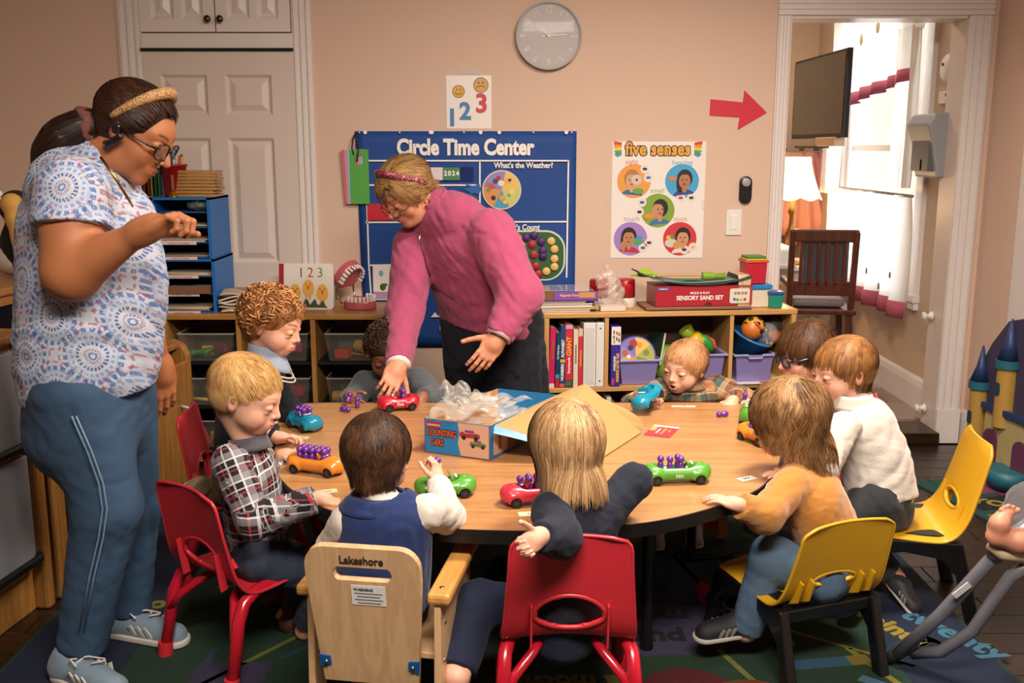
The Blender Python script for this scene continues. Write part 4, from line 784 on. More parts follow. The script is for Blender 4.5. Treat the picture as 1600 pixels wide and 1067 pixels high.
book(.095, .127, .280, '#c22a3a', 'thick red book with GIANT in yellow on the spine', words=[('GIANT', .028, .185, '#e2b23c', 0), ('Encyclopedia', .014, .10, '#e8cfc4', 0)], extra=[(.0, .035, '#1f4a2c'), (.262, .28, '#c98aa8'), (.008, .03, '#cfc8b8')])
book(.131, .151, .258, '#cfc3ac', 'slim cream book between two red ones', words=[('Stories for Early Years', .009, .15, '#7a6a58', 0)])
book(.153, .171, .262, '#c4303a', 'slim red book next to the white binder', words=[('My First Dictionary', .009, .13, '#e2a23c', 0)], extra=[(.228, .262, '#cdb692')])
for s0, s1, lab, ho in ((.174, .229, 'thick white ring binder standing on the shelf', 0), (.2305, .266, 'narrow white binder with two rivets beside the divider', 1)):
    e = rs('binder', (s0 + s1) / 2, .008, RM + .0012, lab, 'binder'); MB().box((0, .11, .143), (s1 - s0, .22, .286)).obj('cover', mat('#d4d0cc', .4), e, .003)
    if ho:
        for z in (.027, .262): MB().cyl((0, -.0015, z), (0, .002, z), .0035, 10, INK).obj('rivet', None, e)
    else: MB().box((0, -.0012, .14), (.042, .001, .25)).obj('label_sleeve', mat('#e2dfdc', .1, alpha=.6, coat=.6), e)
e = rs('plastic_bag', .21, .09, RM + .288, 'crumpled grey plastic bag lying on top of the white binders', 'bag'); S = Sdf(.006); S.el((0, 0, .016), (.06, .06, .016)).el((.03, .02, .02), (.03, .03, .016)).fold(.007, 15, 9); v_, q_ = S.build(); np_mesh('bag', v_, q_, mat('#4a4844', .3, alpha=.6), e); MB().cyl((0, 0, .024), (0, 0, .038), .008, 8, mat('#4a4844', .3)).obj('knot', None, e)
e = rs('letter_tile_box', .318, .006, RM + .0012, 'purple and white box of magnetic letter tiles standing upright', 'box'); MB().box((0, .1, .135), (.042, .2, .27)).obj('box', mat('#3a2a86', .4, coat=.3), e, .002); MB().box((0, -.0008, .228), (.0415, .001, .08)).obj('white_panel', mat('#dcd8d6', .5), e)
for (x, z, c) in ((-.010, .244, '#a8352c'), (-.010, .222, '#3a7a3c'), (.003, .24, '#b0502c'), (.003, .215, '#2f6a4c'), (.013, .235, '#a8452c'), (.013, .208, '#8a2f2c'), (-.009, .202, '#c97a2c')): MB().box((x, -.0018, z), (.007, .001, .016)).obj('tile_print', mat(c, .5), e)
text('MAGNETIC LETTER TILES', .016, mat('#d9a83c', .5), e, (.009, -.0016, .085), (PI / 2, -PI / 2, 0), 'box_lettering', .0008, .0004, sx=.72); text('DOUBLE-SIDED', .012, mat('#dcd8d6', .5), e, (-.005, -.0016, .105), (PI / 2, -PI / 2, 0), 'box_lettering', .0006, .0004, sx=.8); MB().box((-.011, -.0015, .022), (.01, .001, .03)).obj('logo_patch', mat('#b83a4a', .5), e)
LAV = mat('#7d74a8', .35, coat=.2); LAV_L = mat('#9790bd', .35)
def lav_bin(s, wd, h_, label, d=.20, d0=.02, m=LAV, ml=LAV_L, notch=False):
    e = rs('storage_bin', s, d0, RM + .0012, label, 'storage bin'); ring = lambda f, z: [(-wd / 2 * f, d / 2 - d / 2 * f, z), (wd / 2 * f, d / 2 - d / 2 * f, z), (wd / 2 * f, d / 2 + d / 2 * f, z), (-wd / 2 * f, d / 2 + d / 2 * f, z)]
    vs = ring(.84, 0) + ring(1, h_) + ring(.96, h_) + ring(.8, .004); fs = [(3, 2, 1, 0), (12, 13, 14, 15)] + [(i * 4 + k, i * 4 + (k + 1) % 4, i * 4 + 4 + (k + 1) % 4, i * 4 + 4 + k) for i in range(3) for k in range(4)]
    MB()._add(vs, fs, m).obj('bin_body', None, e, .004)
    fr_ = [(-wd / 2 - .006, -.006, h_)] + ([(-wd * .2, -.006, h_), (-wd * .16, -.006, h_ - .014), (wd * .16, -.006, h_ - .014), (wd * .2, -.006, h_)] if notch else []) + [(wd / 2 + .006, -.006, h_), (wd / 2 + .006, d + .004, h_), (-wd / 2 - .006, d + .004, h_)]
    MB().tube(fr_, .006, 6, ml, True, False).obj('bin_rim', None, e); return e
lav_bin(.428, .175, .112, 'lavender plastic bin holding a round picture wheel', notch=False); lav_bin(.735, .165, .13, 'lavender bin behind the toddler in the checked shirt'); lav_bin(.955, .175, .125, 'lavender bin with notched rim under the blue tub', notch=True)
def wheel(s, d, z, r, cols, label, tilt=rad(-12), rz=0):
    e = rs('weather_spinner', s, d, z, label, 'toy wheel'); e.rotation_euler = (tilt, 0, RZ + rz); MB().prism(circle(r, 36), 1, 0, .004, mat('#3a4a9a', .5)).obj('disc', None, e)
    n = len(cols)
    for k, c in enumerate(cols): MB().prism([(0, 0)] + circle(r * .93, 8, 0, 0, 90 - 360 * k / n - 360 / n, 90 - 360 * k / n), 1, -.0012, 0, mat(c, .5)).obj('sector', None, e)
    for k, (a, q, rr_, c) in enumerate(((100, .65, .2, '#a02c34'), (120, .5, .14, '#20304f'), (70, .6, .13, '#d8862c'), (20, .55, .16, '#6a8a3c'), (-20, .7, .12, '#c9b24c'), (-120, .55, .18, '#241a14'), (200, .6, .18, '#c9a03c'), (160, .55, .15, '#b0503a'), (180, .35, .1, '#dcd4c8'), (-70, .6, .16, '#b8942c'))): MB().prism(circle(r * rr_, 12, r * q * math.cos(rad(a)), r * q * math.sin(rad(a))), 1, -.0022, -.0012, mat(c, .5)).obj('sector_print', None, e)
    return e
wheel(.418, .05, RM + .125, .092, ['#d6b25a', '#a8a04c', '#5f8a4c', '#c98a34', '#d88a3c', '#8a7fb0', '#7a6fb0'], 'colourful weather wheel standing in the lavender bin')
e = rs('picture_book', .505, .10, RM + .09, 'thin dark picture book leaning in the lavender bin', 'book'); e.rotation_euler = (rad(-6), rad(18), RZ + rad(30)); MB().box((0, 0, .06), (.012, .1, .15)).obj('cover', mat('#1d2a24', .5), e); MB().box((0, -.003, .06), (.008, .1, .145)).obj('pages', mat('#cfc8b8', .8), e)
gb = rs('toy_ball', .555, .16, RM + .105, 'lime green smooth ball at the back of the shelf', 'ball'); MB().ball((0, 0, 0), .078, 24).obj('ball', mat('#6f9a2c', .4, coat=.3), gb); MB().lathe([(.016, 0), (.014, .004), (.001, .005)], (0, -.076, -.02), 12, mat('#5a8020', .4), (PI / 2, 0, 0)).obj('valve', None, gb); gb.location.z = RM + .080
e = rs('toy_stand', .52, .18, RM + .0012, 'dark teal box under the green ball', 'box'); MB().box((0, .01, .045), (.08, .08, .09)).obj('box', mat('#1d3a3c', .5), e, .004); MB().box((0, .01, .088), (.084, .084, .008)).obj('lid', mat('#244a4c', .5), e); gb.location = RX @ V((.58, .16, RM + .078 + .0015))
gd = rs('toy_telescope', .735, .10, RM + .135, 'yellow and green toy horn in the lavender bin', 'toy'); gd.rotation_euler = (rad(-10), rad(-38), RZ + .2)
MB().lathe([(.030, 0), (.045, .03), (.05, .08), (.042, .11), (.03, .12)], (0, 0, -.03), 18, mat('#c9a01c', .4)).obj('body', None, gd); MB().lathe([(.028, .11), (.034, .16), (.03, .162), (.024, .12)], (0, 0, -.03), 18, mat('#8aa02c', .4)).obj('mouth', None, gd); MB().ball((.03, -.02, .02), (.028, .03, .05), 14).obj('fin', mat('#2c8a34', .4), gd); MB().tube([(.05, -.02, -.03), (.07, 0, .0), (.06, .01, .04)], .008, 8, mat('#c9402c', .5)).obj('strap', None, gd)
tb = rs('blue_tub', .945, .10, RM + .15, 'blue round tub tilted in the lavender bin', 'tub'); tb.rotation_euler = (rad(14), rad(20), RZ); MB().lathe([(.065, -.05), (.085, .05), (.094, .052), (.094, .058), (.08, .058), (.06, -.046), (.001, -.046)], (0, 0, 0), 28, mat('#14609c', .4)).obj('tub', None, tb); MB().lathe([(.092, .05), (.098, .056), (.092, .062), (.084, .057)], (0, 0, 0), 28, mat('#2a78b0', .35)).obj('rim', None, tb)
sb = rs('spotted_ball', .945, .03, RM + .252, 'yellow and orange ball with black holes and a pink band', 'ball'); MB().ball((0, 0, 0), .05, 24).obj('ball', mat('#c99a24', .4, coat=.2), sb)
MB().ball((-.008, -.004, -.008), .0485, 18).obj('orange_half', mat('#c9702c', .4), sb)
for (a, b) in ((200, 20), (235, -10), (275, 25), (300, -15), (330, 20), (265, -40), (315, 55), (225, 55)):
    n_ = V((math.cos(rad(a)) * math.cos(rad(b)), math.sin(rad(a)) * math.cos(rad(b)), math.sin(rad(b)))); q_ = n_.to_track_quat('Z', 'Y').to_euler(); MB().lathe([(.013, .046), (.011, .0515), (.001, .052)], (0, 0, 0), 12, INK, q_).obj('hole', None, sb)
MB().tube([V((-.3 + .1 * i, -.95, .75 - .12 * i)).normalized() * .051 for i in range(8)], .006, 8, mat('#c9404c', .4)).obj('band', None, sb)
gl = rs('clear_globe', 1.015, .06, RM + .215, 'clear plastic globe toy with blue and yellow beads', 'toy'); MB().ball((0, 0, 0), .055, 20).obj('globe', mat('#d8dcd8', .08, alpha=.18, coat=.8), gl)
for k in range(14): MB().ball((rr.uniform(-.028, .028), rr.uniform(-.028, .028), rr.uniform(-.045, -.012)), .011, 8).obj('bead', TOYM[[7, 1, 4, 7, 0][k % 5]], gl)
pb = rs('snack_bag', 1.07, .11, RM + .20, 'grey and orange crinkled bag at the shelf end', 'bag'); pb.rotation_euler = (rad(-15), rad(25), RZ); S = Sdf(.006); S.el((0, 0, .03), (.045, .02, .075)).fold(.004, 16, 3); v_, q_ = S.build(); np_mesh('bag', v_, q_, mat('#4c443e', .35), pb); MB().ball((0, -.012, .0), (.034, .012, .034), 12).obj('bag_print', mat('#b0562a', .4), pb)
e = rs('paper_sheet', .96, .0, RM + .0002, 'white sheet with a red patch under the lavender bin', 'paper'); MB().box((0, .1, .0005), (.26, .22, .0008)).obj('sheet', PAPER, e); MB().ball((.05, .01, .0012), (.035, .02, .0006), 12).obj('red_patch', mat('#b02c38', .5), e)
# lower shelf: small books packed together
lb = random.Random(5); s = .03; LC = [('mustard', '#a8862c'), ('brown', '#4c2f1f'), ('tan', '#a88a5c'), ('red', '#96242c'), ('white', '#c9c2b6'), ('maroon', '#5c1f26'), ('orange', '#b8562c'), ('blue', '#244a7a'), ('grey', '#6c6660'), ('green', '#2f5a3a'), ('pink', '#b04a6a')]; k = 0
seen = {}
while s < 1.08:
    t_ = lb.choice([.014, .02, .026, .017]); 
    if abs(s + t_ / 2 - .56) < .03: s += .05; continue
    n_, c = LC[(k * 7) % 11]; seen[n_] = seen.get(n_, 0) + 1
    book(s, s + t_, lb.uniform(.2, .285), c, f'{n_} book on the lower shelf, {["first", "second", "third", "fourth", "fifth", "sixth"][seen[n_] - 1]} {n_} one from the woman in pink', z=.042, d=.15, extra=[(.06, .09, '#c9b89a')] if k % 3 == 0 else [(.19, .2, '#c9862c')] if k % 3 == 1 else None); s += t_ + (.002 if lb.random() < .8 else .03); k += 1
# ---- on the top board of the shelf
pz = rs('puzzle_box', .09, .12, RT + .046, 'purple wooden puzzle box with clear lid on a pile of books', 'puzzle'); MB().box((.02, 0, .004), (.26, .19, .008)).obj('base', mat('#54307a', .5), pz); MB().box((.05, -.088, .025), (.19, .014, .034)).obj('box_front', mat('#7a4a9c', .45), pz); MB().box((.10, -.0955, .028), (.07, .001, .024)).obj('picture', mat('#c08a4c', .5), pz); MB().box((.01, 0, .047), (.24, .18, .003)).obj('clear_lid', mat('#d8d0d8', .08, alpha=.3, coat=.6), pz); MB().box((-.08, -.01, .024), (.07, .16, .036)).obj('wood_tray', mat('#7a5232', .5), pz)
text('Magnetic Puzzle', .014, mat('#d8b06a', .5), pz, (.025, -.0955, .027), TXROT, 'box_lettering', .0004, .0004)
for k, (w_, h_, c, n_) in enumerate(((.24, .010, '#cfc8be', 'white'), (.28, .010, '#c9a878', 'tan'), (.25, .014, '#d4cec6', 'off-white'), (.22, .009, '#b8a88a', 'grey-beige'))):
    zz = RT + .001 + [0, .0105, .021, .0355][k]; e = rs('flat_book', .085 + (w_ - .24) / 2, .12, zz, f'{n_} flat book in the pile under the purple puzzle, {["lowest", "second", "third", "topmost"][k]}', 'book', 'pile of flat books under the puzzle'); MB().box((0, 0, h_ * .08), (w_, .2, h_ * .16)).box((0, 0, h_ * .92), (w_, .2, h_ * .16)).obj('cover', mat(c, .6), e); MB().box((0, .002, h_ / 2), (w_ * .98, .19, h_ * .7)).obj('pages', mat('#d8d0c2', .8), e)
for s, n_ in ((.265, 'left, behind the clear bag'), (.385, 'beside the green leaf')):
    e = rs('craft_jar', s, .14, RT + .001, f'red lidded jar with white base, {n_}'.replace('left, ', ''), 'jar'); MB().lathe([(.045, 0), (.046, .002), (.046, .042), (.044, .044)], (0, 0, 0), 26, mat('#cfc4b6', .5)).obj('base', None, e); MB().lathe([(.044, .044), (.043, .12), (.038, .126), (.001, .128)], (0, 0, 0), 26, mat('#a5121c', .35, coat=.2)).obj('red_body', None, e)
e = rs('clear_bag', .305, .075, RT + .001, 'crumpled clear plastic bag standing between two red jars', 'bag'); S = Sdf(.006); S.el((0, 0, .07), (.055, .03, .07)).el((-.02, 0, .13), (.045, .03, .045), .02).el((.025, .0, .02), (.045, .03, .02), .02).fold(.010, 10, 21).fold(.005, 24, 5); v_, q_ = S.build(); np_mesh('bag', v_, q_, mat('#dcc8bc', .1, alpha=.38, coat=.7), e); MB().lathe([(.012, 0), (.006, .012), (.02, .035)], (-.02, 0, .165), 10, mat('#dcc8bc', .1, alpha=.4)).obj('knot', None, e)
MB().box((0, -.03, .012), (.11, .05, .022)).obj('bag_label', mat('#d4c2b4', .5), e)
e = rs('wooden_tray', .685, .10, RT + .001, 'flat dark-edged brown tray under the red game box', 'tray'); MB().box((0, 0, .009), (.47, .19, .012)).obj('tray', mat('#8a5f48', .5), e, .002); MB().box((.01, -.003, .0015), (.455, .19, .004)).obj('foot', mat('#1a1412', .6), e)
sb = rs('sand_set_box', .71, .10, RT + .018, 'long red game box lettered MOLD AND PLAY SENSORY SAND SET', 'box'); MB().box((0, 0, .044), (.435, .17, .088)).obj('box', mat('#a5222e', .4, coat=.3), sb, .002); MB().box((0, 0, .087), (.436, .171, .006)).obj('lid_edge', mat('#982030', .4), sb)
text('MOLD & PLAY', .014, WHITE, sb, (-.02, -.0862, .058), TXROT, 'box_lettering', .0003, .0004); text('SENSORY SAND SET', .026, WHITE, sb, (-.02, -.0862, .036), TXROT, 'box_lettering', .0008, .0004, sx=.9)
MB().prism(rrect(.09, .065, .008, 3, .16, .043), 1, -.0866, -.085, mat('#d4ccc0', .5)).obj('picture_panel', None, sb)
for (x, z, c) in ((.14, .055, '#a8825c'), (.155, .055, '#8a7a6a'), (.172, .055, '#a8825c'), (.187, .055, '#8a8478'), (.136, .028, '#3a6ab0'), (.15, .026, '#4c9a4c'), (.166, .026, '#c9a23c'), (.184, .027, '#b03a44')): MB().prism(circle(.007, 10, x, z), 1, -.0874, -.0866, mat(c, .5)).obj('picture_print', None, sb)
MB().box((-.185, -.0862, .078), (.055, .001, .012)).obj('brand_patch', mat('#3a5aa0', .5), sb); text('Lakeshore', .0085, WHITE, sb, (-.185, -.0870, .078), TXROT, 'box_lettering', .0002, .0003)
MB().prism(circle(.018, 14, .02, .0, 0, 180), 1, -.0866, -.085, mat('#5c1018', .6)).obj('thumb_notch', None, sb)
fo = rs('foam_sheet', .64, .085, RT + .111, 'dark grey curved foam sheets lying over the red game box', 'craft sheet'); MB().sheet(lambda u, v: (-.22 + .5 * u, -.08 + .17 * v, .006 + .075 * (abs(u - .55) * 1.25) ** 2.2 * 1.6), 20, 3, mat('#3c4444', .7), .006).obj('sheet', None, fo)
MB().sheet(lambda u, v: (-.16 + .36 * u, -.083 + .13 * v, .014 + .05 * (abs(u - .55) * 1.15) ** 2.2), 14, 3, mat('#6c7a80', .7), .004).obj('grey_sheet', None, fo)
e = rs('craft_stick', .62, .05, RT + .158, 'flat wooden stick lying across the foam sheets', 'craft stick'); MB().box((0, 0, 0), (.24, .016, .008)).obj('stick', wood('#b8905c', '#a37a44', .5, 0, 6), e, .003); MB().box((.115, 0, .001), (.012, .017, .009)).obj('stick_tip', mat('#8a6a44', .5), e)
e.location.z = RT + .150
e = rs('green_craft_piece', .755, .04, RT + .130, 'lime green spool of craft ribbon on the foam sheets', 'craft'); MB().cyl((-.05, 0, .018), (.0, 0, .018), .017, 14, mat('#7a9a24', .5)).cyl((.0, 0, .016), (.05, 0, .016), .013, 14, mat('#6a8a1c', .5)).obj('spool', None, e); MB().cyl((.05, 0, .016), (.054, 0, .016), .017, 14, mat('#86a82c', .5)).obj('flange', None, e)
e = rs('green_leaf', .44, .06, RT + .150, 'bright green paper leaf poking out over the red jar', 'craft'); MB().prism([(-.06, 0), (-.02, .012), (.0, .035), (.03, .03), (.05, .01), (.10, .002), (.05, -.008), (0, -.006)], 1, 0, .002, mat('#9ab82c', .6)).obj('leaf', None, e); MB().tube([(-.05, -.001, .002), (.05, -.001, .006)], .002, 6, mat('#86a02a', .6)).obj('vein', None, e)
e = rs('green_paper', .70, .03, RT + .128, 'long dark green paper strip among the foam sheets', 'craft'); MB().sheet(lambda u, v: (-.12 + .24 * u, .05 * v - .01, .006 * math.sin(u * 6)), 10, 2, mat('#2f7a2c', .6), .002).obj('strip', None, e); MB().box((.11, .01, .004), (.03, .04, .004)).obj('fold', mat('#3a8a30', .6), e)
for k, (s, c, n_, t_) in enumerate(((.872, '#2a3444', 'navy-covered', .018), (.892, '#c9b28a', 'cream middle', .016), (.910, '#c4ab80', 'cream outer', .016))):
    e = rs('board_book', s, .015, RT + .001, f'{n_} board book standing upright beside the red game box', 'book', 'board books on the right shelf'); MB().prism([(0, 0), (.16, 0), (.16, .135), (.145, .15), (.015, .15), (0, .135)], 0, -t_ / 2, t_ / 2, mat('#c9b28a', .6)).obj('pages', None, e); MB().prism([(0, 0), (.16, 0), (.16, .135), (.145, .15), (.015, .15), (0, .135)], 0, -t_ / 2 - .0016, -t_ / 2, mat(c, .5)).obj('cover', None, e)
    if k == 0: MB().box((-t_ / 2 - .002, .05, .1), (.001, .05, .06)).obj('cover_picture', mat('#a89a86', .5), e)
def tub(s, d, z, wd, h_, c, lids, label, name='square_tub'):
    e = rs(name, s, d, z, label, 'tub'); MB().box((0, 0, h_ / 2), (wd * .92, wd * .92, h_), None, None, 1.08).obj('tub', mat(c, .4, coat=.1), e, .005); zz = h_
    for (cc, k, t_) in lids: MB().box((0, 0, zz + t_ / 2), (wd * k, wd * k, t_)).obj('lid', mat(cc, .4), e, .003); zz += t_
    return e
tub(.975, .10, RT + .001, .10, .082, '#d3c7b4', [('#1a78b8', 1.12, .02)], 'white square tub with blue lid under the red tub'); tub(.96, .11, RT + .105, .098, .095, '#b3182e', [('#c9502c', 1.10, .010), ('#c9a02c', 1.0, .008), ('#2f7a2c', .9, .010)], 'red square tub with green and yellow lids, topmost on the white tub'); tub(1.045, .055, RT + .001, .062, .060, '#16806c', [('#1f4c9a', 1.14, .014)], 'small teal tub with dark blue lid at the shelf corner')

# ---- on the left cubby shelf
def ltop(name, px, Y, label, cat): p = at(px, 485, Y); return empty(name, (p.x, Y, LZ + .001), label, cat)
bk = ltop('board_book', 481, 4.40, 'white counting board book with 1 2 3 and three yellow chicks standing open', 'book'); bk.rotation_euler = (rad(-8), 0, rad(-4)); BW, BH = .232, .205
MB().prism(rrect(BW, BH, .014, 4, 0, BH / 2), 1, 0, .012, mat('#ddd6cd', .4, coat=.3)).obj('cover', None, bk); MB().box((-BW / 2 - .004, .006, BH / 2), (.022, .015, BH * .98)).obj('spine', mat('#9c1422', .5), bk)
MB().prism(rrect(BW * .96, BH * .96, .014, 4, .0, BH / 2), 1, .034, .046, mat('#cfc6ba', .5), ).obj('back_cover', None, bk)
for (s, x, c) in (('1', -.030, '#2a4a86'), ('2', .012, '#b0263a'), ('3', .056, '#4c8a2f')): text(s, .062, mat(c, .5), bk, (x, -.0006, .163), TXROT, 'numeral', -.0004, .0006)
for (x, z) in ((-.058, .075), (.002, .095), (.066, .075)):
    flat([([(x + .027 * math.cos(a) * (1 - .12 * math.sin(a)), z + .039 * math.sin(a)) for a in [2 * PI * i / 24 for i in range(24)]], mat('#dba540', .6)), ([(x - .008, z + .012), (x + .008, z + .012), (x + .003, z - .006), (x, z - .010), (x - .003, z - .006)], mat('#c9622c', .6)), (circle(.0028, 8, x - .011, z + .018), INK), (circle(.0028, 8, x + .011, z + .018), INK)], -.0002, .0002, bk, 'chick_print')
    for sx_ in (-1, 1): MB().tube([(x + sx_ * .008, -.001, z - .036), (x + sx_ * .01, -.001, z - .05)], .0018, 6, mat('#b8502c', .6)).obj('chick_leg', None, bk)
gr = [(-.09 + .18 * i / 16, .022 + .016 * math.sin(i * 1.9) + .014 * math.sin(PI * i / 16)) for i in range(17)]; MB().prism([(-.095, .008), (.095, .008)] + gr[::-1], 1, -.0011, -.0003, mat('#3f4a24', .7, 0, 90, .5)).obj('grass_print', None, bk); text('SERIES', .012, mat('#d8b0b0', .5), bk, (-BW / 2 - .004, -.002, .06), (PI / 2, -PI / 2, 0), 'spine_lettering', 0, .0004)
# big teeth model
th_ = ltop('teeth_model', 561, 4.45, 'large pink dental teeth model opened wide on the cubby shelf', 'teeth model'); th_.rotation_euler = (0, 0, rad(58)); GUM = mat('#b3545c', .35, .05, 90, coat=.3); ENA = mat('#d8cfc4', .3, coat=.4)
def arch(t): a = rad(200 * t - 100); return (.060 * math.sin(a) * 1.05, -.075 * math.cos(a))
HIN = V((0, .045, .07))
def jaw(name, flip, rot):
    Mj = Matrix.Translation(HIN) @ Matrix.Rotation(rot, 4, 'X') @ Matrix.Translation(-HIN); mb = MB(Mj)
    out = [arch(i / 24) for i in range(25)]; zz = (lambda z: z) if not flip else (lambda z: .14 - z)
    loop = [(x * 1.16, y * 1.10 - .002) for x, y in out] + [(.05, .05), (-.05, .05)]
    vs = [(x, y, zz(0)) for x, y in loop] + [(x * .97, y * .97, zz(.036)) for x, y in loop]; n = len(loop); mb._add(vs, [tuple(range(n)), tuple(range(n, 2 * n))] + [(i, (i + 1) % n, n + (i + 1) % n, n + i) for i in range(n)], GUM, False); mb.obj(name, None, th_, .006)
    if flip: MB(Mj).ball((0, -.01, .135), (.045, .05, .03), 14).obj('palate', GUM, th_)
    else: MB(Mj).ball((0, -.0, .04), (.032, .05, .012), 12).obj('tongue', mat('#a5484f', .4), th_)
    for i in range(14):
        x, y = arch((i + .5) / 14); a = math.atan2(x, -y); w_ = .011 if 3 < i < 10 else .0145
        b = MB(Mj).box((x * 1.02, y * 1.02, zz(.045)), (w_ * .95, .011 if 3 < i < 10 else .014, .026), (0, 0, a)); b.obj('tooth', ENA, th_, .004)
jaw('lower_gum', False, 0); jaw('upper_gum', True, rad(-58))
for sx_ in (-1, 1): MB().tube([(sx_ * .052, .052, .02), (sx_ * .056, .075, .05), (sx_ * .056, .08, .085), (sx_ * .052, .062, .12)], .004, 8, mat('#9a9690', .25, metal=1)).obj('hinge_wire', None, th_)
npz = ltop('newspaper_stack', 366, 4.33, 'messy pile of folded newspapers beside the blue sorter', 'newspapers')
for k in range(7):
    a = rr.uniform(-.3, .3); MB(Matrix.Translation((rr.uniform(-.012, .012), .04, .004 + .0125 * k)) @ Matrix.Rotation(a, 4, 'Z') @ Matrix.Rotation(rr.uniform(-.1, .1), 4, 'Y')).sheet(lambda u, v: (-.065 + .13 * u, -.06 + .14 * v, .006 * math.sin(u * 5 + k) + .008 * v * math.cos(k * 2.0)), 8, 5, mat(['#cdbfae', '#d4cabd', '#b5a38e', '#c9b49a'][k % 4], .8), .006).obj('newspaper', None, npz)
# ------------------------------------------------------------------ next room seen through the doorway
CURT, t = newmat('sheer_cotton', '#e2ddd4', .8); tr = t.new('ShaderNodeBsdfTranslucent'); tr.inputs[0].default_value = (.85, .82, .77, 1); mx = t.new('ShaderNodeMixShader', i_0=.55); t.link(t.b.outputs[0], mx.inputs[1]); t.link(tr.outputs[0], mx.inputs[2]); t.link(mx.outputs[0], t.n['Material Output'].inputs['Surface'])
def curtain(name, y0, y1, z0, z1, x, label, hem=0, top=0, sag=None, amp=.018):
    e = empty(name, (x, (y0 + y1) / 2, z1), label, 'curtain'); Y0, Y1, H_ = y0 - e.location.y, y1 - e.location.y, z1 - z0
    def fn(u, v):
        zb = -H_ + (sag(u) if sag else 0); return (amp * math.sin(u * 44 + 1.3 * math.sin(v * 3)) - .012 * math.sin(u * 17), Y0 + (Y1 - Y0) * u, zb * v)
    MB().sheet(fn, 64, 14, CURT).obj('curtain_fabric', None, e)
    if hem: MB().sheet(lambda u, v: (lambda p: (p[0] - .004, p[1], p[2]))(fn(u, 1 - hem / H_ * (1 - v))), 64, 2, mat('#b0566c', .85), .0015).obj('pink_band', None, e)
    return e
curtain('curtain', 5.12, 6.46, 1.98, 2.22, 2.03, 'short white valance across the top of the window with a pink band', 0).name = 'curtain_valance'
e = curtain('curtain', 5.12, 6.46, 1.60, 2.20, 2.0, 'gathered white upper curtain with a pink ribbon band at its lower edge', .08, sag=lambda u: .14 * (1 - u))
for (y, z) in ((-.2, -.16), (.05, -.2), (.32, -.3)): MB().ball((-.028, y, z), (.004, .03, .035), 8).obj('butterfly_print', mat('#a89a7a', .8), e)
curtain('curtain', 6.20, 6.50, 1.12, 1.9, 2.0, 'white curtain side panel hanging at the far side of the window'); curtain('curtain', 5.10, 5.36, 1.2, 2.0, 2.01, 'white curtain side panel on the near side of the window')
e = curtain('cafe_curtain', 5.10, 6.48, .52, 1.16, 2.03, 'long white cafe curtain with pink hem below the window', .09, amp=.02); MB().tube([(0, -.7, .0), (0, .7, .0)], .008, 8, mat('#8a7f70', .5)).obj('rod', None, e)
for (y, z) in ((-.55, -.42), (-.4, -.5), (-.2, -.44), (.0, -.5)): MB().ball((-.03, y, z), (.003, .018, .02), 8).obj('flower_print', mat('#8a8a86', .8), e)
tv = empty('tv_screen', (1.79, 5.95, 1.47), 'flat black television angled on a wall bracket in the next room', 'television'); tv.rotation_euler = (0, 0, rad(-84) + rad(8)); tv.name = 'television'
tv.rotation_euler = (0, 0, rad(91)); MB().box((0, 0, .22), (.95, .03, .47)).obj('case', mat('#0a0a0b', .4), tv, .004); MB().box((0, .0165, .225), (.90, .002, .43)).obj('screen', mat('#131416', .12, coat=.6), tv); MB().box((0, -.06, .22), (.2, .1, .16)).box((.18, -.14, .22), (.05, .2, .05)).obj('wall_bracket', mat('#1a1a1a', .5), tv)
sb = empty('sound_bar', (1.80, 5.9, 1.405), 'narrow pale box on a bracket under the television', 'speaker'); MB().box((0, -.15, .03), (.07, .34, .05)).obj('body', mat('#b89878', .5), sb, .006); MB().box((0, .2, .0), (.09, .4, .012)).obj('shelf_plate', mat('#1a1412', .5), sb)
# lamp on a small white table, high chair in front
wt = empty('side_table', (1.66, 6.35, .07), 'white painted table with a lamp on it in the next room', 'table'); MB().box((0, 0, .60), (.7, .5, .03)).obj('table_top', mat('#cfc7bc', .5), wt, .004); MB().box((0, -.2, .54), (.6, .02, .08)).obj('apron', mat('#c4bbb0', .5), wt)
for x in (-.3, .3):
    for y in (-.2, .2): MB().box((x, y, .29), (.05, .05, .58)).obj('leg', mat('#c4bbb0', .5), wt, .004)
lp = empty('table_lamp', (1.735, 6.2, .686), 'brass table lamp with glowing scalloped cream shade', 'lamp'); MB().lathe([(.07, 0), (.07, .015), (.03, .03), (.02, .08), (.035, .14), (.04, .18), (.02, .23), (.016, .30), (.03, .33), (.012, .36), (.01, .42)], (0, 0, 0), 20, mat('#7d5a2a', .3, metal=.8)).obj('base', None, lp)
def shade(u, v): a = 2 * PI * u; r = (.09 + .075 * v ** 1.5) * (1 + .04 * abs(math.sin(4 * a))); return (r * math.cos(a), r * math.sin(a), .66 - .24 * v - .02 * abs(math.sin(4 * a)) * v)
m, t = newmat('lamp_shade', '#ffdca8', .7); t.b.inputs['Emission Color'].default_value = (1, .72, .40, 1); t.b.inputs['Emission Strength'].default_value = 1.6
MB().sheet(shade, 48, 8, m, .002).obj('lamp_shade', None, lp)
l = bpy.data.lights.new('lamp_bulb', 'POINT'); l.energy = 14; l.color = (1, .62, .32); l.shadow_soft_size = .04; o = bpy.data.objects.new('lamp_bulb', l); COL.objects.link(o); o.parent = lp; o.location = (0, 0, .36)
dr = empty('hanging_dresses', (1.96, 6.86, .95), 'small peach and pink dresses hanging on pegs behind the lamp', 'clothes')
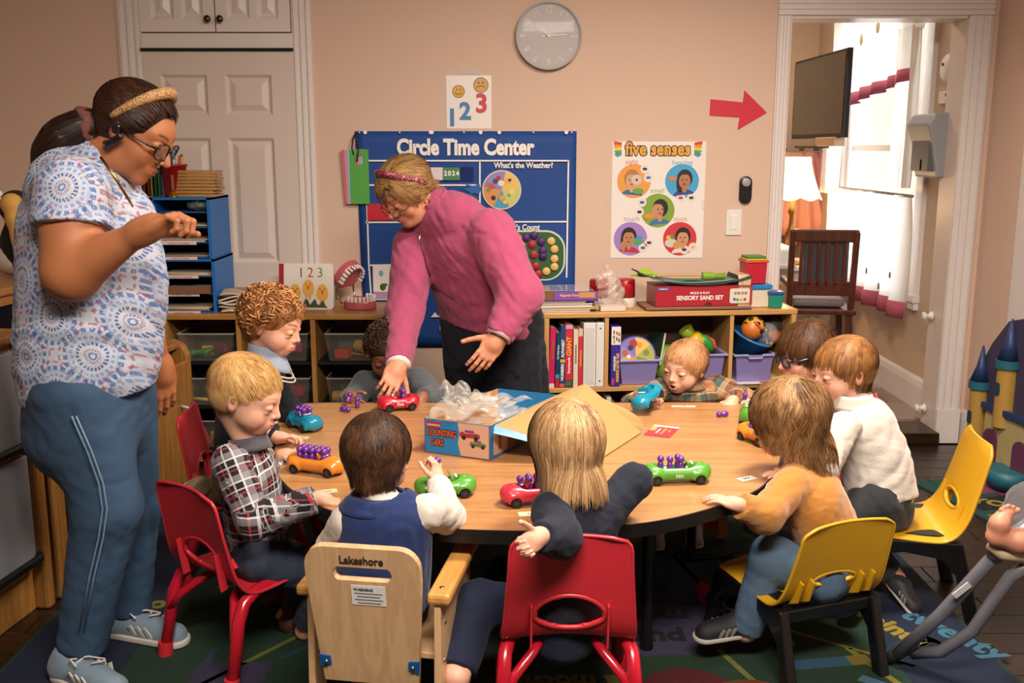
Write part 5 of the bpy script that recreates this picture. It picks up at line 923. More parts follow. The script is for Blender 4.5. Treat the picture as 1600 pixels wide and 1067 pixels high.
for k, (x, c) in enumerate(((-.12, '#d8a884'), (.0, '#d89a84'), (.10, '#c9808a'))):
    MB().sheet(lambda u, v, x=x: ((.07 + .11 * v) * (2 * u - 1) * 1.0 + x, -.02 * math.sin(u * 20) * v - .02 * (k == 1), .42 - .56 * v), 24, 6, mat(c, .85), .003).obj('dress', None, dr)
for x in (-.12, 0, .1): MB().cyl((x, .04, .44), (x, -.05, .44), .008, 8, mat('#5a3a22', .5)).obj('peg', None, dr)
MB().box((0, .03, -.2), (.44, .02, .04)).obj('rail', mat('#5a2f1a', .5), dr)
HCW = wood('#5a2814', '#3a180b', .35, 2, 6)
hc = empty('wooden_high_chair', (1.73, 5.62, .07), 'dark brown wooden high chair with slatted back seen through the doorway', 'high chair'); hc.rotation_euler = (0, 0, rad(-8))
for sx_ in (-1, 1):
    MB().tube([(sx_ * .19, -.19, .0), (sx_ * .155, -.16, .44)], .024, 4, HCW, False, False).obj('leg', None, hc); MB().tube([(sx_ * .19, .19, .0), (sx_ * .155, .14, .44)], .024, 4, HCW, False, False).obj('leg', None, hc)
    MB().tube([(sx_ * .165, -.16, .42), (sx_ * .17, -.19, .88)], .022, 4, HCW, False, False).obj('back_post', None, hc); MB().box((sx_ * .165, 0, .58), (.03, .34, .03)).obj('arm_rest', HCW, hc, .004)
MB().box((0, -.02, .44), (.38, .36, .028)).obj('seat', HCW, hc, .006); MB().box((0, -.185, .86), (.37, .028, .07)).obj('top_rail', HCW, hc, .01); MB().box((0, -.175, .57), (.34, .026, .08)).obj('lower_rail', HCW, hc, .004)
for k in range(6): MB().box((-.115 + .046 * k, -.18, .71), (.02, .016, .25)).obj('back_slat', HCW, hc, .002)
MB().box((0, -.155, .24), (.30, .03, .035)).box((0, .13, .24), (.30, .03, .035)).obj('stretcher', HCW, hc, .003); MB().box((0, -.0, .22), (.3, .28, .02)).obj('foot_shelf', HCW, hc, .003); MB().box((0, -.08, .485), (.28, .12, .05)).obj('cushion', mat('#7a7274', .9, .3, 120, .25), hc, .02); MB().box((.02, -.155, .70), (.24, .02, .26)).obj('cushion_back', mat('#4a484e', .9, .3, 120, .25), hc, .01)
tb_ = empty('white_tray', (1.56, 5.9, .75), 'white tray with toy cups standing behind the high chair', 'tray'); MB().box((0, 0, .02), (.3, .3, .14)).obj('tray', mat('#d4cec6', .5), tb_, .02); MB().box((0, 0, -.03), (.32, .32, .02)).obj('tray_base', mat('#bfb7ac', .5), tb_); tb_.location = (1.55, 6.12, .727)
for k, x in enumerate((-.06, .05)): c_ = empty('toy_cup', (1.55 + x, 6.02, .818), ['blue toy cup on the white tray, nearer the door frame', 'blue toy cup on the white tray, nearer the high chair'][k], 'cup'); MB().lathe([(.022, 0), (.028, .04), (.001, .04)], (0, 0, 0), 14, mat('#2a7fb0', .4)).obj('cup', None, c_); MB().ball((0, 0, .045), .018, 8).obj('ball_top', mat('#b8862c', .5), c_)
pd = empty('paper_towel_dispenser', (2.108, 4.90, 1.42), 'grey plastic paper towel dispenser on the next room wall', 'dispenser'); MB().prism([(0, -.16), (-.10, -.16), (-.13, .0), (-.16, .09), (-.13, .14), (0, .15)], 1, -.13, .13, mat('#8f9094', .4)).obj('case', None, pd, .01); MB().prism([(-.135, -.13), (-.135, .02), (-.1, .02), (-.1, -.13)], 1, -.10, .10, mat('#5c5e62', .4)).obj('front_slot', None, pd); MB().box((-.12, -.02, -.1), (.03, .02, .05)).obj('side_catch', mat('#2a6a4c', .4), pd)
al = empty('smoke_alarm', (2.108, 4.93, 1.775), 'round white alarm on the next room wall', 'alarm'); MB().lathe([(.07, 0), (.07, .02), (.055, .035), (.001, .037)], (0, 0, 0), 28, mat('#cfc8c0', .5), (0, -PI / 2, 0)).obj('body', None, al); MB().lathe([(.008, .0), (.008, .004), (.001, .004)], (-.036, .02, .02), 10, INK, (0, -PI / 2, 0)).obj('light', None, al)
th2 = empty('thermostat', (2.108, 4.94, 1.64), 'small white thermostat box below the round alarm', 'thermostat'); MB().box((-.012, 0, 0), (.024, .13, .06)).obj('case', mat('#cfc8c0', .5), th2, .004); MB().box((-.026, -.03, .01), (.004, .02, .012)).obj('slider', mat('#3a3632', .5), th2)

# ------------------------------------------------------------------ the table
TT = .50
def smooth_loop(P, n=6):
    out = []; L_ = len(P)
    for i in range(L_):
        p0, p1, p2, p3 = [V(P[(i + k) % L_]) for k in (-1, 0, 1, 2)]
        for k in range(n):
            t_ = k / n; out.append(tuple(.5 * (2 * p1 + (p2 - p0) * t_ + (2 * p0 - 5 * p1 + 4 * p2 - p3) * t_ ** 2 + (3 * p1 - p0 - 3 * p2 + p3) * t_ ** 3)))
    return out
TP = [(-.30, 3.475), (-.68, 3.475), (-.785, 3.42), (-.80, 3.28), (-.745, 3.02), (-.66, 2.68), (-.50, 2.43), (-.28, 2.30), (.0, 2.255), (.25, 2.285), (.45, 2.37), (.66, 2.55), (.785, 2.80), (.84, 3.05), (.875, 3.30), (.86, 3.42), (.75, 3.475), (.3, 3.475)]
TL = smooth_loop(TP, 5); tbl = empty('activity_table', (0, 2.9, 0), 'low wood-grain activity table with black rim that the children sit around', 'table')
TB = lambda p: (p[0], p[1] - 2.9)
m, t = newmat('table_laminate', '#b9793c', .32); v = t.coord('Object', (1.2, 16, 1)); n1 = t.noise(v, 2.2, 8, .68); n2 = t.noise(t.coord('Object', (6, 90, 1)), 3, 3); t.color(t.ramp(t.math('ADD', t.math('MULTIPLY', n1, .75), t.math('MULTIPLY', n2, .25)), [(.32, '#8e6036'), (.5, '#a97a4a'), (.68, '#b6895a')])); t.b.inputs['Coat Weight'].default_value = .25; t.b.inputs['Coat Roughness'].default_value = .3
MB().prism([TB(p) for p in TL], 2, TT - .028, TT, m).obj('table_top', None, tbl)
bm_ = MB(); nL = len(TL); cxy = V((0, 0)); vs = []
for z, s in ((TT - .034, 1.0), (TT - .034, 1.008), (TT + .0005, 1.008), (TT + .0005, 1.0)):
    vs += [(TB(p)[0] * s, TB(p)[1] * s, z) for p in TL]
bm_._add(vs, [(r * nL + i, r * nL + (i + 1) % nL, ((r + 1) % 4) * nL + (i + 1) % nL, ((r + 1) % 4) * nL + i) for r in range(4) for i in range(nL)], mat('#0d0d0f', .45), False); bm_.obj('black_rim', None, tbl)
for (x, y) in ((.38, 2.60), (-.40, 2.60), (.62, 3.25), (-.60, 3.25)):
    lg = MB().cyl((x, y - 2.9, .16), (x, y - 2.9, TT - .03), .019, 16, mat('#0b0b0d', .3)).obj('leg', None, tbl); MB().cyl((x, y - 2.9, .02), (x, y - 2.9, .165), .0155, 14, mat('#141417', .3)).obj('leg_insert', None, lg); MB().cyl((x, y - 2.9, .0102), (x, y - 2.9, .028), .019, 14, mat('#0b0b0d', .4)).obj('foot', None, lg)

# ------------------------------------------------------------------ chairs
def shell(mb_, prof, wid, r_, cham, hole, th=.007, nu=40, nv=64, bow=.012):
    P = [V(p) for p in prof]; L_ = [0]
    for a, b in zip(P[:-1], P[1:]): L_.append(L_[-1] + (b - a).length)
    T = L_[-1]
    def pos(s):
        s = s * T
        for i in range(len(P) - 1):
            if s <= L_[i + 1] + 1e-9:
                f = (s - L_[i]) / max(1e-9, L_[i + 1] - L_[i]); p0, p1, p2, p3 = P[max(i - 1, 0)], P[i], P[i + 1], P[min(i + 2, len(P) - 1)]
                return .5 * (2 * p1 + (p2 - p0) * f + (2 * p0 - 5 * p1 + 4 * p2 - p3) * f * f + (3 * p1 - p0 - 3 * p2 + p3) * f ** 3)
        return P[-1]
    def wd(s):
        w_ = wid(s); e_ = min(s, 1 - s) * T
        if e_ < r_: w_ -= (r_ - e_) if cham else r_ - math.sqrt(max(0, r_ * r_ - (r_ - e_) ** 2))
        return w_
    def fn(u, v):
        p = pos(v); x = (2 * u - 1); d = (pos(min(v + .01, 1)) - pos(max(v - .01, 0))).normalized(); nrm = V((-d.y, d.x)) * (-1)
        b = bow * (x * x) * 1.0
        return (x * wd(v), p.x + nrm.x * -b, p.y + nrm.y * -b)
    g = [[V(fn(i / nu, j / nv)) for j in range(nv + 1)] for i in range(nu + 1)]; W_ = nv + 1; fs = []
    (hc_, hv, ha) = hole; inh = lambda u, v: ((2 * u - 1) * wd(v) / hc_) ** 2 + ((v - hv) * T / ha) ** 2 < 1
    for i in range(nu):
        for j in range(nv):
            if not inh((i + .5) / nu, (j + .5) / nv): fs.append((i * W_ + j, (i + 1) * W_ + j, (i + 1) * W_ + j + 1, i * W_ + j + 1))
    mb_._add([p for r2 in g for p in r2], fs, None, True)
    ring = [fn(.5 + .5 * hc_ * 1.06 * math.cos(a) / wd(hv), hv + ha * 1.06 * math.sin(a) / T) for a in [2 * PI * k / 36 for k in range(36)]]
    edge = [fn(u, 0) for u in [i / 10 for i in range(11)]] + [fn(1, v) for v in [i / 40 for i in range(1, 41)]] + [fn(1 - u, 1) for u in [i / 10 for i in range(1, 11)]] + [fn(0, 1 - v) for v in [i / 40 for i in range(1, 40)]]
    return fn, ring, edge
def school_chair(name, label, loc, rz, m, mleg, style, S_=1.0, Z_=1.0):
    e = empty(name, (loc[0], loc[1], 0), label, 'chair', None, rz); e.scale = (S_, S_, Z_)
    if style == 'tube':
        prof = [(.165, .262), (.15, .282), (.06, .284), (-.06, .276), (-.12, .282), (-.152, .325), (-.172, .42), (-.195, .555)]; wid = lambda s: .155 - .02 * smoothstep(.45, 1.0, s)
        mb = MB(); fn, ring, edge = shell(mb, prof, wid, .045, False, (.078, .655, .044)); o = mb.obj('seat_shell', m, e); sd = o.modifiers.new('solid', 'SOLIDIFY'); sd.thickness = .006; sd.offset = 0
        MB().tube(ring, .0065, 8, m, True).obj('hand_hole_rim', None, e); MB().tube(edge, .0045, 8, m, True).obj('shell_edge', None, e)
        for x in (-.088, .088): MB().box((x, -.168, .325), (.005, .022, .11), (rad(8), 0, 0)).obj('rib', m, e)
        for x in (-1, 1):
            MB().box((x * .134, -.162, .36), (.03, .018, .006), (0, x * rad(40), 0)).obj('gusset', m, e)
            MB().tube([(x * .158, -.20, .012), (x * .152, -.165, .20), (x * .148, -.142, .245), (x * .138, -.10, .262), (x * .125, .02, .268), (x * .125, .08, .266)], .0175, 12, mleg).obj('leg', None, e)
            MB().tube([(x * .155, .20, .012), (x * .148, .16, .20), (x * .14, .13, .25), (x * .128, .09, .264), (x * .125, .02, .268)], .0175, 12, mleg).obj('leg', None, e)
            MB().tube([(x * .152, -.180, .15), (x * .125, -.16, .195), (x * .085, -.13, .235), (x * .06, -.09, .256)], .0125, 10, mleg).obj('brace', None, e)
            for y in (-.201, .201): MB().cyl((x * .1585, y, .0), (x * .157, y * .985, .05), .0205, 14, m).obj('leg_cap', None, e)
    else:
        prof = [(.165, .268), (.15, .284), (.06, .284), (-.06, .274), (-.115, .28), (-.15, .325), (-.178, .42), (-.21, .56)]; wid = lambda s: .16 - .018 * smoothstep(.45, 1, s)
        mb = MB(); fn, ring, edge = shell(mb, prof, wid, .035, True, (.066, .64, .026), bow=.014); o = mb.obj('seat_shell', m, e); sd = o.modifiers.new('solid', 'SOLIDIFY'); sd.thickness = .008; sd.offset = 0
        MB().tube(ring, .007, 8, m, True).obj('hand_hole_rim', None, e); MB().tube(edge, .005, 8, m, True).obj('shell_edge', None, e)
        for x in (-.115, -.08, .08, .115): MB().prism([(-.135, .27), (-.17, .29), (-.19, .36), (-.165, .37)], 0, x - .003, x + .003, m).obj('rib', None, e)
        for x in (-1, 1):
            a = [(-.225, 0), (-.185, 0), (-.15, .15), (-.10, .205), (.0, .222), (.10, .205), (.15, .15), (.185, 0), (.225, 0), (.16, .262), (-.16, .262)]
            MB().prism(a[:], 0, x * .148 - .016, x * .148 + .016, mleg).obj('leg_frame', None, e, .006)
        MB().box((0, -.14, .235), (.28, .03, .045)).box((0, .13, .235), (.28, .03, .045)).obj('cross_bar', mleg, e, .006)
        MB().box((0, 0, .266), (.27, .27, .014)).obj('seat_base', mleg, e)
    return e
RP = mat('#c22a36', .38, .04, 300, coat=.15); RL_ = mat('#b0162a', .25, coat=.4); YP = mat('#c9981c', .42, .05, 300, coat=.1); BKP = mat('#0d0d0f', .35, coat=.2)
school_chair('school_chair', 'red plastic chair in the foreground seen from behind, under the long-haired blond child', (.132, 2.285), 0, RP, RL_, 'tube')
school_chair('school_chair', 'red plastic chair under the blond boy in the black and white checked shirt', (-.72, 2.62), rad(-40), RP, RL_, 'tube', 1.0, .96)
school_chair('school_chair', 'red plastic chair behind the curly-haired boy in the navy cardigan', (-.87, 3.20), rad(-85), RP, RL_, 'tube')
school_chair('school_chair', 'red plastic chair behind the toddler in the white fleece, at the boy with glasses', (1.06, 3.33), rad(82), RP, RL_, 'tube')
school_chair('yellow_chair', 'yellow plastic chair on black legs under the child in the mustard sweater', (.79, 2.60), rad(20), YP, BKP, 'moulded', .98, .83)
school_chair('yellow_chair', 'empty yellow plastic chair on black legs beside the stroller frame', (1.20, 2.96), rad(80), YP, BKP, 'moulded', 1.03, .97)
# wooden arm chair for toddlers
PLY = wood('#c9a67c', '#b8906a', .45, 2, 4, .2); PLYE = wood('#c99450', '#b07c3c', .45, 1, 6, .2)
wc = empty('wooden_arm_chair', (-.290, 2.24, 0), 'pale plywood toddler chair with arms, under the child in the blue vest', 'chair', None, rad(-9)); wc.scale = (.91, 1, 1)
arch_ = [(-.17, 0), (-.12, 0)] + [(.01 - .125 * math.cos(PI * i / 12), .0 + .235 * math.sin(PI * i / 12)) for i in range(1, 12)] + [(.14, 0), (.18, 0), (.185, .40), (-.15, .40)]
for x in (-1, 1):
    sp = MB().prism(arch_, 0, x * .163 - .009, x * .163 + .009, PLY).obj('side_panel', None, wc, .003)
    for (y, z) in ((-.11, .34), (-.12, .25), (-.10, .19), (.03, .3)): MB().ball((x * .173, y, z), (.003, .006, .006), 8).obj('screw', mat('#9a958c', .3, metal=1), sp)
    ar = MB().box((x * .168, .02, .414), (.058, .36, .026)).obj('arm_rest', PLYE, wc, .008)
    for y in (-.12, .15): MB().ball((x * .168, y, .4275), (.007, .007, .002), 8).obj('screw', mat('#9a958c', .3, metal=1), ar)
bk_poly = rrect(.285, .36, .05, 6, 0, .385); mb = MB(Matrix.Translation((0, -.135, 0)) @ Matrix.Rotation(rad(9), 4, 'X'))
zs0, zs1 = .495, .515
hx = .062; slot = circle(1, 1)
def board(poly_parts):
    for p in poly_parts: mb.prism(p, 1, -.009, .009, PLY)
R_ = .05; full = rrect(.285, .36, .05, 6, 0, .385)
upper = [p for p in full if p[1] >= .517]; upper = sorted(upper, key=lambda p: -math.atan2(p[1] - .5, p[0])); board([[(.1425, .517)] + [p for p in rrect(.285, .36, .05, 6, 0, .385) if p[1] > .517] + [(-.1425, .517)]])
board([[(-.1425, .483), (-.062, .483), (-.07, .489), (-.073, .50), (-.07, .511), (-.062, .517), (-.1425, .517)], [(.062, .483), (.1425, .483), (.1425, .517), (.062, .517), (.07, .511), (.073, .50), (.07, .489)], [(-.1425, .483), (-.12, .215), (.12, .215), (.1425, .483)]])
bko = mb.obj('back_board', None, wc)
MBk = Matrix.Translation((0, -.135, 0)) @ Matrix.Rotation(rad(9), 4, 'X')
def onback(o, x, z, y=-.0105): o.location = MBk @ V((x, y, z)); o.rotation_euler = (PI / 2 + rad(9), 0, 0); return o
onback(text('Lakeshore', .026, mat('#3a2a1c', .6), wc, (0, 0, 0), TXROT, 'lettering', .0006, .0004), .0, .535)
lab = MB().box((.012, -.0098, .448), (.085, .001, .05)).obj('warning_label', mat('#d4d0d0', .5), wc); lab.matrix_local = MBk
onback(text('WARNING', .010, INK, wc, (0, 0, 0), TXROT, 'label_lettering', .0003, .0003), .0, .462)
for k in range(4): o = MB().box((.012, -.0105, .453 - .008 * k), (.07 - .012 * (k % 2), .0006, .0022)).obj('label_line', mat('#5a5654', .6), wc); o.matrix_local = MBk
for x in (-1, 1):
    o = MB().prism([(x * .128, .285), (x * .10, .282), (x * .098, .262), (x * .125, .252)], 1, -.0125, -.009, mat('#0f4f96', .4)).obj('blue_bracket', None, wc); o.matrix_local = MBk; o = MB().ball((x * .11, -.013, .268), .006, 8).obj('bolt', mat('#b0aca4', .25, metal=1), wc); o.matrix_local = MBk
MB().box((0, .02, .262), (.31, .30, .016)).obj('seat', PLY, wc, .003)
# small wooden stool-chair across the table, seen only below the rim
ws = empty('wooden_child_chair', (.62, 3.55, 0), 'small wooden chair with red cross bar beyond the table', 'chair', None, rad(180))
for x in (-1, 1): MB().box((x * .14, .13, .13), (.035, .035, .26)).obj('leg', PLYE, ws, .003); MB().box((x * .14, -.13, .20), (.035, .035, .40)).obj('leg', PLYE, ws, .003)
MB().box((0, 0, .265), (.32, .32, .02)).obj('seat', PLYE, ws, .004); MB().box((0, .13, .06), (.25, .02, .03)).obj('cross_bar', RP, ws, .003); MB().box((0, -.13, .36), (.27, .02, .07)).obj('backrest', PLYE, ws, .004)
# ------------------------------------------------------------------ people: library
K = at
def headM(pos, fwd, s=1.0, up=(0, 0, 1), roll=0):
    y = V(fwd).normalized(); x = y.cross(V(up)).normalized(); z = x.cross(y); R = Matrix((x, y, z)).transposed().to_4x4()
    return Matrix.Translation(V(pos)) @ R @ Matrix.Rotation(rad(roll), 4, 'Y') @ Matrix.Scale(s, 4)
def tolocal(P, M): return (P - np.array(M.translation)) @ np.array(M.to_3x3()) / (M.to_scale()[0] ** 2)
HL = {'child': ([-.2, -.06, -.035, -.02, .005, .03, .055, .2], [-.062, -.058, -.03, .012, .022, .04, .062, .066]), 'woman': ([-.2, -.06, -.03, -.015, .01, .03, .06, .2], [-.07, -.06, -.02, .0, .004, .030, .072, .084])}
def hair_mask(L, kind, dz=0): xs, zs = HL[kind]; return smoothstep(-.005, .005, L[:, 2] - dz - np.interp(L[:, 1], xs, zs) + (.026 * smoothstep(.030, .058, np.abs(L[:, 0])) * smoothstep(.0, .03, L[:, 1]) if kind == 'woman' else 0))
def make_head(M, kind, skin, lip, hairc, mouth=0, eyes=.5, h=.0024, neck=None, hair=1, brow=None, dz=0, cheek=.25, smile=0, age=0):
    S = Sdf(h * M.to_scale()[0]); S.space(M); W_ = kind == 'woman'
    if not W_:
        S.el((0, -.012, .028), (.070, .086, .072)).el((0, .018, -.018), (.058, .064, .066), .03).el((.033, .042, -.036), (.027, .029, .028), .02).el((-.033, .042, -.036), (.027, .029, .028), .02).el((0, .053, -.068), (.027, .024, .020), .02).el((0, .060, .020), (.046, .02, .022), .02)
        ey, ez, my, mz, ny, chin = .067, .0, .076, -.049, .0, 0
    else:
        S.el((0, -.012, .036), (.074, .094, .078)).el((0, .022, -.02), (.060, .066, .080), .03).el((.036, .045, -.032), (.026, .028, .032), .02).el((-.036, .045, -.032), (.026, .028, .032), .02).el((0, .058, -.092), (.027, .024, .022), .022).el((0, .066, .028), (.050, .02, .024), .02).el((.034, .01, -.075), (.026, .04, .03), .025).el((-.034, .01, -.075), (.026, .04, .03), .025)
        if age: S.el((0, .03, -.10), (.04, .04, .022), .03)
        ey, ez, my, mz, ny, chin = .074, .004, .079, -.062, .006, -.02
    ex = .030 if not W_ else .032
    for s in (-1, 1): S.el((s * ex, ey + .020, ez - .002), (.017, .013, .011), .014, -1)
    for s in (-1, 1):
        S.el((s * ex, ey - .001, ez), .0128, .004); up = .006 * (1 - eyes) if False else 0
        S.el((s * ex, ey + .0015, ez + .0055 - .005 * (1 - eyes)), (.0155, .0135, .0085 + .003 * (1 - eyes)), .003).el((s * ex, ey + .001, ez - .0105), (.0142, .0118, .0048), .004)
    nb = .084 if not W_ else .092
    if not W_: S.rc((0, .076, .006), (0, .093, -.022), .006, .0082, .012).el((.0085, .084, -.026), (.006, .007, .0055), .005).el((-.0085, .084, -.026), (.006, .007, .0055), .005)
    else: S.rc((0, .084, .012), (0, .108, -.028), .007, .0095, .012).el((.0105, .094, -.032), (.007, .009, .0065), .006).el((-.0105, .094, -.032), (.007, .009, .0065), .006)
    S.el((0, my - .006, mz), (.024, .016, .018), .015)
    S.el((0, my + .0115 + smile * -.002, mz + .0035 + mouth * .3), (.0145 + smile * .008, .0052, .0040), .005).el((0, my + .0095 - mouth * .2, mz - .0055 - mouth * .7), (.0130 + smile * .007, .0056, .0045), .005)
    if mouth: S.el((0, my + .015, mz - .001 - mouth * .2), (.010 + smile * .008, .016, .0018 + mouth * .65), .003, -1)
    else: S.el((0, my + .020, mz - .001), (.017 + smile * .008, .010, .0012), .002, -1)
    exx = .070 if not W_ else .074; ezz = -.006 if not W_ else -.006
    for s in (-1, 1): S.el((s * exx, -.012, ezz), (.0075, .017, .026), .005, 1, (0, s * rad(12), s * rad(-22))).el((s * (exx + .008), -.006, ezz + .002), (.006, .009, .015), .004, -1, (0, 0, s * rad(-22)))
    if neck is not None: S.space(); S.rc(M @ V((0, -.028, -.055)), neck[0], neck[1], neck[1] * 1.08, .025)
    v, q = S.build(); L = tolocal(v, M); c = np.tile(np.array(srgb(skin)), (len(v), 1)); mixc = lambda m_, col: (c * (1 - m_[:, None]) + np.array(srgb(col)) * m_[:, None])
    d = lambda p, r: np.sqrt((((L - np.array(p)) / np.array(r)) ** 2).sum(1))
    for s in (-1, 1): c = mixc(cheek * smoothstep(1, .2, d((s * .042, .056, -.03), (.03, .03, .026))), lip)
    c = mixc(.2 * smoothstep(1, .3, d((0, nb + .01, -.025), (.016, .016, .014))), lip); c = mixc(.25 * smoothstep(1, .4, np.minimum(d((exx, -.012, ezz), (.012, .03, .034)), d((-exx, -.012, ezz), (.012, .03, .034)))), lip)
    c = mixc(.6 * smoothstep(1.15, .8, np.minimum(d((0, my + .013, mz + .0035 + mouth * .3), (.0185 + smile * .008, .012, .0058)), d((0, my + .011, mz - .0062 - mouth * .7), (.0165 + smile * .008, .012, .0066)))), lip)
    if mouth: c = mixc(smoothstep(1.1, .8, d((0, my + .006, mz - .001 - mouth * .2), (.010 + smile * .008, .010, .001 + mouth * .6))), '#3a0e10')
    b = brow or hairc; t_ = np.abs(L[:, 0]); bz = (.022 if not W_ else .027) + .006 * np.sin(np.clip((t_ - .012) / .04, 0, 1) * PI * .75)
    c = mixc(.75 * smoothstep(.0042, .0018, np.abs(L[:, 2] - bz)) * smoothstep(.010, .014, t_) * smoothstep(.050, .043, t_) * (L[:, 1] > .03), b)
    if hair: c = mixc(hair_mask(L, kind, dz), hairc)
    return v, q, c
def face_parts(M, parent, kind, iris, eyes, base, lash='#1c100a', look=-.3):
    W_ = kind == 'woman'; ey, ez, ex = (.074, .004, .032) if W_ else (.067, .0, .030); T = Matrix.Translation(-V(base)) @ M
    for s in (-1, 1):
        c = V((s * ex, ey + .0008, ez)); e = MB(T).ball(c, .0128, 14).obj('eye', mat('#d2c9c2', .15, coat=.6), parent)
        dd = V((s * .05, 1, look)).normalized(); q = dd.to_track_quat('Z', 'Y').to_euler(); MB(T).lathe([(.0066, .0112), (.0062, .0126), (.0028, .01325), (.001, .0133)], c, 14, mat(iris, .1, coat=.6), q).obj('iris', None, e); MB(T).lathe([(.0028, .0131), (.001, .0136)], c, 10, INK, q).obj('pupil', None, e)
        el_ = rad(6 - 34 * (1 - eyes)); MB(T).tube([c + .0152 * V((math.sin(a) * math.cos(el_), math.cos(a) * math.cos(el_), math.sin(el_) - .12 * abs(a) ** 2)) for a in [rad(-58 + 116 * i / 8) for i in range(9)]], [.0003, .0005, .0007, .0008, .0008, .0008, .0007, .0006, .0004], 5, mat(lash, .6)).obj('eyelashes', None, parent)
def make_hand(wr, tip, palm, s, thumb, curl=.35, spread=.06, h=.0021, tcurl=.5, curls=None, fore=None):
    """palm, four unequal jointed fingers and a thumb; tip = point the fingers aim at, palm = way the palm faces, thumb = +1/-1 side"""
    y = (V(tip) - V(wr)).normalized(); z = (-(V(palm) - y * V(palm).dot(y))).normalized(); x = y.cross(z); M = Matrix.Translation(V(wr)) @ Matrix((x, y, z)).transposed().to_4x4() @ Matrix.Scale(s, 4)
    S = Sdf(max(h * s * 1.25, .0013)); S.space(M); S.rc((0, -.008, 0), (0, .02, 0), .026, .027, .02).el((0, .048, 0), (.041, .050, .0155), .02).el((thumb * .024, .032, -.008), (.018, .030, .014), .012).el((-thumb * .026, .03, -.006), (.014, .03, .012), .012)
    if fore is not None: S.space(); S.rc(fore[0], V(wr), fore[1], .027 * s, .02 * s); S.rc(V(wr), M @ V((0, .03, 0)), .0265 * s, .026 * s, .02 * s); S.space(M)
    nails = []
    for i, (fx, ln, r, by) in enumerate(((.031, .068, .0088, .084), (.0105, .077, .0090, .090), (-.0105, .071, .0085, .087), (-.030, .055, .0076, .078))):
        p = V((thumb * fx, by, .001)); a = 0; sp = thumb * fx * spread / .03; S.rc((thumb * fx * .8, by - .03, .0), p, r * .95, r * 1.05, .006); cu = (curls[i] if curls else curl)
        for k, f in enumerate((.45, .31, .24)):
            a += cu * (.75, 1.15, .85)[k]; d = V((math.sin(sp) * math.cos(a), math.cos(sp) * math.cos(a), -math.sin(a))).normalized(); q = p + d * ln * f; rr_ = r * (1 - .1 * k); S.rc(p, q, rr_, rr_ * .92, .0015); S.el(p, rr_ * 1.08, .0015)
            if k == 2: nails.append((q - d * .004 + V((0, math.sin(a), math.cos(a))) * r * .75, r))
            p = q
    p = V((thumb * .030, .018, -.006)); d = V((thumb * .72, .62, -.30)).normalized(); bend = V((-thumb * .75, .45, -.25))
    for k, (ln, r) in enumerate(((.040, .0125), (.032, .0105), (.026, .0095))): q = p + d * ln; S.rc(p, q, r, r * .9, .006 if k == 0 else .002); p = q; d = (d + bend * tcurl * .6).normalized()
    nails.append((p - d * .004 + V((0, 0, .0075)), .0095))
    v, q = S.build(); L = tolocal(v, M); nm = np.zeros(len(v))
    for n_, r in nails: nm = np.maximum(nm, smoothstep(1.1, .8, np.sqrt(((L - np.array(n_)) ** 2).sum(1)) / (r * .72)))
    return v, q, nm
def ribbons(P, nrm, w0, cols, name, m, parent, base, taper=.75):
    """P (n,k,3) strand paths -> one mesh of thin tapering ribbons"""
    n, k, _ = P.shape; T = np.gradient(P, axis=1); T /= np.linalg.norm(T, axis=2, keepdims=True) + 1e-9; sd = np.cross(T, nrm); sd /= np.linalg.norm(sd, axis=2, keepdims=True) + 1e-9
    w_ = w0 * (1 - taper * np.linspace(0, 1, k) ** 2)[None, :, None] * (np.ones((n, 1, 1)) if np.isscalar(w0) else 1); A = P - sd * w_ / 2; B_ = P + sd * w_ / 2; Vt = np.stack([A, B_], 2).reshape(-1, 3)
    i = np.arange(n)[:, None] * k * 2 + np.arange(k - 1)[None] * 2; Q = np.stack([i, i + 1, i + 3, i + 2], -1).reshape(-1, 4); C_ = np.repeat(cols, k * 2, 0); o = np_mesh(name, Vt, Q, m, parent, base, C_); o['kind'] = 'stuff'; return o
